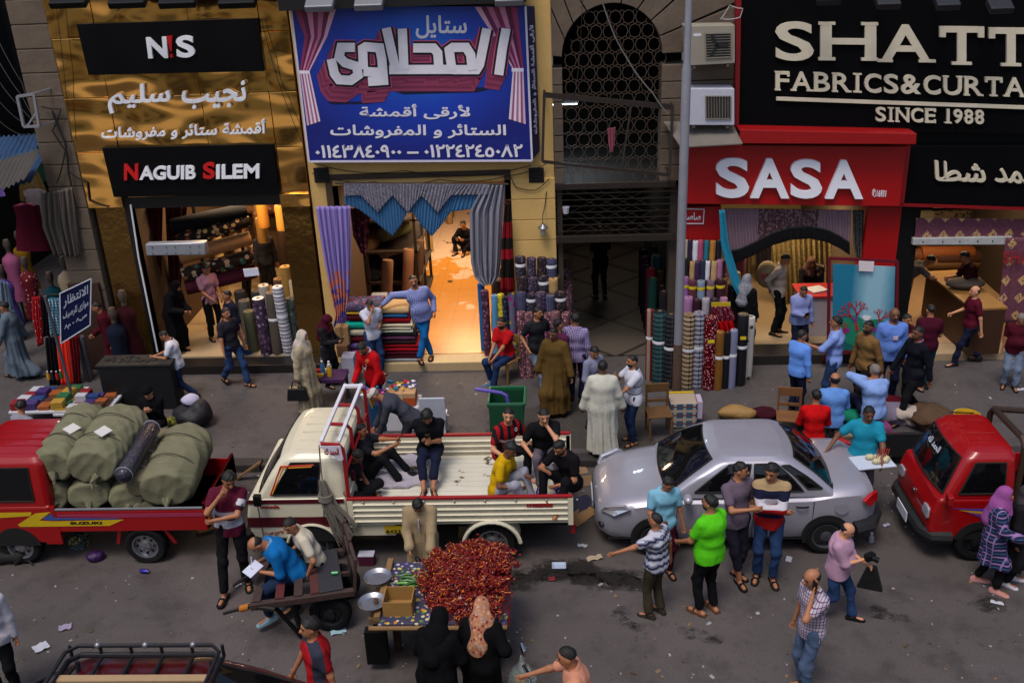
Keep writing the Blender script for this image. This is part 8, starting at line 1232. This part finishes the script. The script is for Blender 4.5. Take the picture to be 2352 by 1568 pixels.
def dh(x,y): cx_,cy_ = -1.12,-8.12; e = ((x-cx_)/.62)**2+((y-cy_)/.72)**2; return zt_+.30*max(0,1-e)**.6
mb = MB(DATE2); G = []
for i in range(41):
    row = []
    for j in range(41): x = -1.74+1.09*i/40; y = -8.84+1.24*j/40; z = dh(x,y); row.append((x,y,z-.015+.015*math.sin(37*x+3)*math.sin(41*y) if z > zt_+.01 else zt_-.03))
    G.append(row)
mb.grid(G); mb.build('dates',label='loose dark dates filling the heap on the flowered cart',cat='dates',kind='stuff',sharp=180); protos = []; random.seed(12)
def bunch(k):
    t = T('date_bunch','bunch of red dates on orange stalks in the heap','date bunch',(0,0,0),0,'date bunches heaped on the cart'); mb = MB(DATE,DATE2); sb_ = MB(STALK); a0 = random.random()*6
    for q in range(4):
        a = a0+random.uniform(-.9,.9); P = [np.array([0,0,.03])]; L = random.uniform(.10,.2)
        for s_ in (1,2,3): P.append(P[-1]+np.array([math.cos(a)*L/3,math.sin(a)*L/3,random.uniform(-.005,.02)])); a += random.uniform(-.3,.3)
        sb_.tube(P,.0042,4)
        for m in range(11):
            f = random.uniform(.2,1); b = lerp(P[0],P[-1],f)+np.array([random.uniform(-.06,.06),random.uniform(-.06,.06),random.uniform(-.025,.02)]); d = np.array([random.uniform(-1,1),random.uniform(-1,1),random.uniform(-.5,.5)]); d /= np.linalg.norm(d); mb.m = m % 4 == 0; mb.lathe(b-d*.021,[(.004,0),(.0125,.010),(.0135,.024),(.008,.038),(.002,.044)],6,d)
    mb.build('date_fruit',parent=t,world=False); sb_.build('stalk',parent=t,world=False); return t
protos = [bunch(k) for k in range(6)]; k = 0
for i in range(11):
    for j in range(11):
        x = -1.70+1.02*(i+random.uniform(.1,.9))/11; y = -8.80+1.16*(j+random.uniform(.1,.9))/11
        if dh(x,y) < zt_+.05: continue
        o = protos[k] if k < 6 else dup(protos[k % 6]); o.location = (x,y,dh(x,y)+.01); o.rotation_euler = (random.uniform(-.3,.3),random.uniform(-.3,.3),random.uniform(0,6.28)); k += 1
def pan(label,u,v,z): c = Zp(u,v,z); t = T('scale_pan',label,'scale pan',c); mb = MB(M('9A9AA0',.3,.8,nz=(8,.2))); mb.lathe(c,[(.02,0),(.13,.005),(.165,.05),(.172,.052),(.16,.042),(.128,.0),(.02,-.004)],28,caps=False); mb.add([tuple(c+np.array([.13*math.cos(a),.13*math.sin(a),.008])) for a in np.linspace(0,6.28,24,endpoint=False)],[tuple(range(24))]); mb.build('bowl',parent=t,sharp=50); return c,t
c,t = pan('far metal weighing pan beside the flowered cart',868,1330,.92); c,t2 = pan('near metal weighing pan holding a weight',856,1388,.92); mb = MB(M('5A4638',.5,.4)); mb.lathe(c+np.array([.04,.02,.01]),[(.03,0),(.035,.03),(.025,.06)],6); mb.build('weight',label='dark iron weight sitting in the near weighing pan',cat='weight',smooth=False)
t = T('balance_scale','old iron balance scale carrying two pans at the cart end','scale',(c[0]+.03,c[1]+.2,0)); mb = MB(M('7A6048',.5,.3,nz=(8,.3))); mb.box(c[0]-.06,c[0]+.12,c[1]-.10,c[1]+.52,.70,.80); mb.lathe((c[0],c[1],.78),[(.05,0),(.03,.13)],12); mb.lathe((c[0]+.05,c[1]+.40,.78),[(.05,0),(.03,.13)],12); mb.build('body',parent=t,smooth=False,bevel=.02); mb = MB(BLACK); mb.box(c[0]-.12,c[0]+.14,c[1]-.12,c[1]-.0,.12,.60); mb.box(c[0]-.05,c[0]+.05,c[1]+.1,c[1]+.3,.0,.70); mb.build('stand',parent=t,smooth=False)
c = Zp(915,1412,zt_); t = T('open_carton','open brown carton standing on the near end of the date cart','carton',c); mb = MB(M('8E6A36',.8));
for a,b in (((-.17,-.02),(.17,-.02)),((.17,-.02),(.17,.28)),((.17,.28),(-.17,.28)),((-.17,.28),(-.17,-.02))): mb.beam(c+np.array([a[0],a[1],.1]),c+np.array([b[0],b[1],.1]),.012,.2)
mb.box(c[0]-.16,c[0]+.16,c[1]-.01,c[1]+.27,zt_+.003,zt_+.012); mb.build('box',parent=t,smooth=False)
random.seed(8); CU = [M('2A6A1A',.4),M('4E8A1E',.4),M('1E5018',.4)]; c = Zp(935,1345,zt_)
for i in range(13): mb = MB(CU[i % 3]); a = random.uniform(-.35,.35); L = random.uniform(.18,.26); p = c+np.array([random.uniform(-.02,.1),-.12+.02*i,.03+.025*(i % 3)]); mb.tube([p-np.array([L/2*math.cos(a),L/2*math.sin(a),0]),p+np.array([0,.02,.008]),p+np.array([L/2*math.cos(a),L/2*math.sin(a)+.02,0])],[.012,.022,.010],7); mb.build('cucumber',label='long green cucumber in the pile beside the open carton',cat='cucumber',group='cucumbers piled on the date cart')
r_ = BIKE['root']; c = np.array(r_.location); t = T('motorbike','motorbike ridden by the man in pink with chrome mirrors','motorbike',(c[0]-.1,c[1],0)); mb = MB(M('5A0E12',.3)); mb.ell((c[0]-.25,c[1],.78),(.28,.14,.14),14,9); mb.build('tank',parent=t); mb = MB(BLACK); mb.ell((c[0]+.2,c[1],.76),(.36,.14,.07),12,8); mb.build('seat',parent=t); [wheel(t,c[0]+dx,c[1]-.05,.30,.1,-1,'steel') for dx in (-.72,.65)]; mb = MB(CHROME); mb.tube([(c[0]-.62,c[1]-.34,1.03),(c[0]-.55,c[1]-.15,1.0),(c[0]-.55,c[1]+.15,1.0),(c[0]-.62,c[1]+.34,1.03)],.015,8); mb.tube([(c[0]-.55,c[1],1.0),(c[0]-.72,c[1],.3)],.03,8); mb.build('handlebar',parent=t)
for sy in (-.28,.28): mb = MB(CHROME); mb.tube([(c[0]-.58,c[1]+sy,1.02),(c[0]-.62,c[1]+sy*1.15,1.22)],.008,6); mb.obox((c[0]-.62,c[1]+sy*1.2,1.27),.03,.13,.08,.3); mb.build('mirror',parent=t,bevel=.012)
for sy in (-.36,.36): mb = MB(BLACK); mb.tube([(c[0]-.62,c[1]+sy,1.03),(c[0]-.58,c[1]+sy*.75,1.02)],.022,8); mb.build('grip',parent=t)
blob('sacking',M('9A94A0',.9,nz=(5,.25),bump=(18,.5,.03)),[(Zp(905,1080,.76)+np.array([0,0,.02]),(.40,.34,.07)),(Zp(935,1100,.76),(.42,.22,.07)),(Zp(880,1060,.76),(.30,.3,.08)),(Zp(950,1060,.76),(.25,.25,.06))],.016,.022,label='crumpled white sacking spread on the pickup bed',cat='sacking')
blob('black_bag',M('0E0E10',.3,bump=(20,.8,.03)),[(Zp(955,1085,.82),(.14,.1,.09))],.014,label='small black plastic bag on the white sacking',cat='plastic bag');
c = Zp(30,1292,0); F_ = Field(c+np.array([-.4,-.25,-.02]),c+np.array([.45,.25,.35]),.012); F_.cap(c+np.array([-.14,0,.10]),c+np.array([.12,.02,.10]),.085,.09,.04); F_.ell(c+np.array([-.24,-.03,.15]),(.06,.055,.055),k=.03); [F_.cap(c+np.array([-.25,-.03+sy,.19]),c+np.array([-.25,-.03+sy*1.1,.225]),.016,.004,.01) for sy in (-.03,.03)]; [F_.cap(c+np.array([sx,sy,.07]),c+np.array([sx-.05,sy*1.2,.015]),.03,.02,.02) for sx in (-.12,.12) for sy in (-.05,.05)]; F_.cap(c+np.array([.18,.02,.08]),c+np.array([.34,-.08,.03]),.02,.014,.02); V,Q = F_.mesh(); _tag(link_mesh('cat',V,Q.tolist(),M('0C0C0E',.8),None),'black cat crouching by the front wheel of the left red truck','cat')
def scrap(name,label,cat,u,v,z,sx,sy,mat,rz=0.,th=.008,curl=.03,seed=1):
    c = Zp(u,v,z); random.seed(seed); mb = MB(mat); G = []; n = 6; cs,sn = math.cos(rz),math.sin(rz); ph = random.random()*6
    for i in range(n):
        row = []
        for j in range(n): a,b = (i/(n-1)-.5)*sx,(j/(n-1)-.5)*sy; row.append(c+np.array([a*cs-b*sn,a*sn+b*cs,th+curl*abs(math.sin(i*1.1+ph)*math.cos(j*1.3+ph*2))]))
        G.append(row)
    mb.grid(G); return mb.build(name,label=label,cat=cat,sharp=180 if curl > .01 else 30)
PW = M('A8A8B2',.7,nz=None)
for l,u,v,sx,sy,m,rz in (('white crumpled paper on the road at the far left',150,1442,.16,.12,M('8A7E96',.6),.4),('white paper scrap near the dark red car',95,1488,.18,.16,PW,.8),('folded newspaper scrap near the wet patch',1366,1283,.22,.1,M('9A8A76',.8),.3),('white paper scrap left of the pointing man',1338,1254,.14,.07,PW,-.2),('pale paper scrap under the silver car',1812,1285,.12,.08,PW,1.2),('white paper by the handcart tyre',778,1452,.2,.1,M('8AA6B4',.6),.3),('white scrap behind the maroon tee man',545,1345,.12,.08,PW,.7),('pale scrap before the red truck bumper',2035,1208,.12,.06,M('8A8AA4',.6),.5),('paper scrap near the lower right corner',2290,1385,.16,.05,PW,-.4),('paper scrap behind the left red truck',480,1070,.16,.05,PW,-.4),('pinkish scrap in the wet patch',1268,1330,.09,.09,M('6E1A22',.6),.2),('white scrap on the pavement at the right edge',2345,895,.16,.06,PW,.1)): scrap('paper_scrap',l,'litter',u,v,0 if v > 1040 else PAVE,sx,sy,m,rz,seed=int(u))
for l,u,v,sx,sy,m,rz in (('long cardboard sheet on the road before the silver car',1335,1185,.55,.28,CARD,.9),('torn brown cardboard by the kerb before the silver car',1345,1105,.34,.3,M('6E563A',.8),.3),('dark blue plastic sheet beside the pickup tail',1330,1160,.5,.4,M('1A1A34',.5),.5),('flat brown cardboard behind the left red truck',505,1190,.4,.22,M('6A543C',.8),.4),('playing card patterned carton flap by the kerb',1325,1075,.3,.4,M('7A6048',.8),.2)): scrap('cardboard_sheet',l,'cardboard',u,v,0,sx,sy,m,rz,curl=.012,seed=int(u))
for l,a,b in (('broken wooden plank lying behind the left red truck',(455,1222),(530,1200)),('long wooden stick leaning on the pickup front',(545,1098),(596,1062))): mb = MB(WOODL); p_,q_ = Zp(*a,.02),Zp(*b,.03 if 'broken' in l else .35); mb.beam(p_,q_,.09,.03); mb.build('wooden_plank',label=l,cat='plank',smooth=False)
t = T('drink_can','violet drink can lying by the rear wheel of the left red truck','drink can',Zp(333,1310,0)); mb = MB(M('2E2A7A',.3,.4)); mb.lathe(Zp(333,1310,.034)-np.array([.07,0,0]),[(.026,0),(.033,.012),(.033,.12),(.026,.135)],16,(1,-.15,0)); mb.build('can',parent=t,sharp=40); mb = MB(STEEL); mb.lathe(Zp(333,1310,.034)+np.array([.063,-.0205,0]),[(.024,0),(.024,.004)],12,(1,-.15,0)); mb.build('lid',parent=t)
blob('plastic_bag',M('2E0E44',.3,bump=(20,.8,.03)),[(Zp(217,1278,.06),(.13,.1,.09))],.012,label='purple plastic bag under the left red truck',cat='plastic bag'); box('carton','small printed carton under the bed of the left red truck','carton',*(lambda c: (c[0]-.12,c[0]+.12,c[1],c[1]+.2))(Zp(178,1262,0)),.0,.22,floral('3A4A4A',['A8902A','8A8A92','1A1A1E'],20)); wc_ = box('carton','white and crimson carton between the handcart and the date cart','carton',*(lambda c: (c[0]-.11,c[0]+.11,c[1],c[1]+.14))(Zp(842,1300,0)),.0,.16,M('4A1430',.5)); mb = MB(M('A8A8B8',.5)); c = Zp(842,1300,0); mb.box(c[0]-.112,c[0]+.112,c[1]-.002,c[1]+.142,.161,.17); mb.build('carton_lid',parent=wc_,smooth=False)
t = T('foam_tray','white foam food tray on the road beside the wet patch','foam tray',Zp(1284,1302,0)); mb = MB(M('9AA6BC',.5)); c = Zp(1284,1302,.0); mb.rings([[(c[0]+a*w_,c[1]+b*w_*.75,z) for a,b in ((-1,-1),(1,-1),(1,1),(-1,1))] for w_,z in ((.07,.004),(.10,.035),(.09,.035),(.065,.012))]); mb.build('tray',parent=t,bevel=.01,smooth=False); bottle('crushed clear plastic bottle lying near the pink shirted man',Zp(2000,1243,0),.04,.15,'8A8E98')
random.seed(31); mb = MB(M('8E8A8C',.7,nz=None),M('6E5A42',.8,nz=None),M('4A3A2A',.8,nz=None))
for i in range(420):
    if i < 230: u,v = random.uniform(0,2352),random.uniform(1290,1568)
    elif i < 330: u,v = random.gauss(random.choice((500,1340,2060)),40),random.gauss(1130,50)
    else: u,v = random.uniform(400,2352),random.uniform(860,1020)
    z = PAVE if v < 1030 else 0
    c = Zp(u,v,z); s_ = random.uniform(.008,.024) if random.random() < .85 else .04; mb.m = random.choice((0,0,1,2)); mb.obox(c+np.array([0,0,.006]),s_*random.uniform(.6,2),s_,.008,random.uniform(0,3),random.uniform(-.3,.3))
mb.build('litter',label='scattered crumbs of paper and dirt over road and pavement',cat='litter',kind='stuff',smooth=False)
random.seed(41); PAL = ('5A3A26','3A2A22','7A5A34','2A2430','8A6A44','4A1E22','6A6050','1E2226','A08A5E','5E4A3A')
def crowd(label,n,x0,x1,y0,y1,z,h0,h1,pal=PAL,r=.11):
    for i in range(n):
        m = floral(pal[i % len(pal)],[pal[(i+3) % len(pal)],pal[(i+5) % len(pal)]],12) if i % 3 == 0 else M(pal[i % len(pal)],.8)
        roll(label,(random.uniform(x0,x1),random.uniform(y0,y1),z),r*random.uniform(.8,1.15),random.uniform(h0,h1),m,tilt=(random.uniform(-.06,.06),random.uniform(-.02,.12)),group=label)
def shelved(label,n,x0,x1,y,z0,dz,pal=PAL,rows=3,axis=(1,.04,0),L=.9):
    for i in range(n):
        k = i % rows; x = x0+(x1-x0)*(i//rows)/max(1,(n-1)//rows); a = np.array([x,y+random.uniform(-.06,.06),z0+dz*k]); mb = MB(floral(pal[(i*3) % len(pal)],[pal[(i+4) % len(pal)]],12) if i % 2 else M(pal[(i*7) % len(pal)],.8)); r = random.uniform(.11,.15); mb.lathe(a,[(r*.9,0),(r,.03),(r,L),(r*.9,L+.03)],12,axis); mb.build('fabric_roll',label=label,cat='fabric roll',group=label,sharp=50)
crowd('dim fabric roll standing in the crowded back of the gold shop',16,-8.0,-5.4,3.6,5.2,.31,1.0,1.9); shelved('fabric roll stacked against the back wall of the gold shop',15,-8.0,-6.2,5.2,1.9,.36,rows=5); crowd('fabric roll standing along the right wall of the gold shop',8,-5.7,-5.4,.9,3.2,.31,1.0,1.6)
shelved('fabric roll lying on the wall shelves of the ochre floored shop',12,-4.1,-4.0,2.3,.55,.66,rows=4,axis=(.0,1,0),L=1.7); crowd('fabric roll standing by the right wall of the ochre floored shop',10,-1.35,-1.12,.7,5.5,.31,.9,1.6); crowd('fabric roll standing at the far end of the ochre floored shop',9,-4.0,-3.0,5.0,10.0,.31,1.0,1.8)
crowd('fabric roll standing at the left wall inside the red shop',9,3.2,3.75,.6,3.4,.33,.9,1.5,('2A2A30','6A3A4A','8A7A5A','3A4A5A','A09A90')); crowd('fabric roll standing at the right wall inside the red shop',7,5.3,5.65,1.4,4.4,.33,1.0,1.6)
shelved('fabric roll stacked on the back wall of the black shop',15,6.9,8.7,4.7,.5,.32,rows=5); crowd('fabric roll standing at the left wall of the black shop',7,6.85,7.1,.8,3.8,.28,1.0,1.6)
for i in range(6): drape('curtain','curtain sample hanging on the wall inside the red shop, number %s from the left' % ['one','two','three','four','five','six'][i],'curtain',[[(1690+44*i,545),(1728+44*i,545)],[(1692+44*i,640),(1726+44*i,640)]],3.6,4,.05,cloth(('5A4A3A','2E2A30','6E5A3A','3A2028','7A6A4A','2A3238')[i]),n=40,m=10)
DG = ('1E3A44','4A1020','3A2A4E','5A4A2A','2A2A2E','6A3A4A','1E2A4A','4A4448','5E1A2E','24443A')
for i in range(22):
    y = 1.0+.32*i; x = -9.85-.9*(i % 5)-.2*random.random(); z = 1.0+1.15*((i*7) % 3)+.2*random.random(); mb = MB(floral(DG[i % 10],[DG[(i+3) % 10],'8A8078'],16,thr=.2) if i % 3 == 0 else cloth(DG[i % 10])); w_ = random.uniform(.22,.32); h = random.uniform(.8,1.2)
    mb.rings([[(x+a*w_*k*math.cos(t)*(1+.12*math.sin(t*6+i)),y+.09*k*math.sin(t),z+h*(1-f)) for t in np.linspace(0,6.28,22,endpoint=False)] for f,k,a in ((0,.25,1),(.06,.8,1),(.3,.75,1),(.6,1.0,1),(1,1.25,1))],caps=False); mb.tube([(x,y,z+h-.02),(x,y,z+h+.1),(x+.05,y,z+h+.14)],.008,5); mb.build('hanging_garment',label='dress hanging among many in the dark market shed',cat='garment',group='dresses hung in the dark market shed',sharp=60)
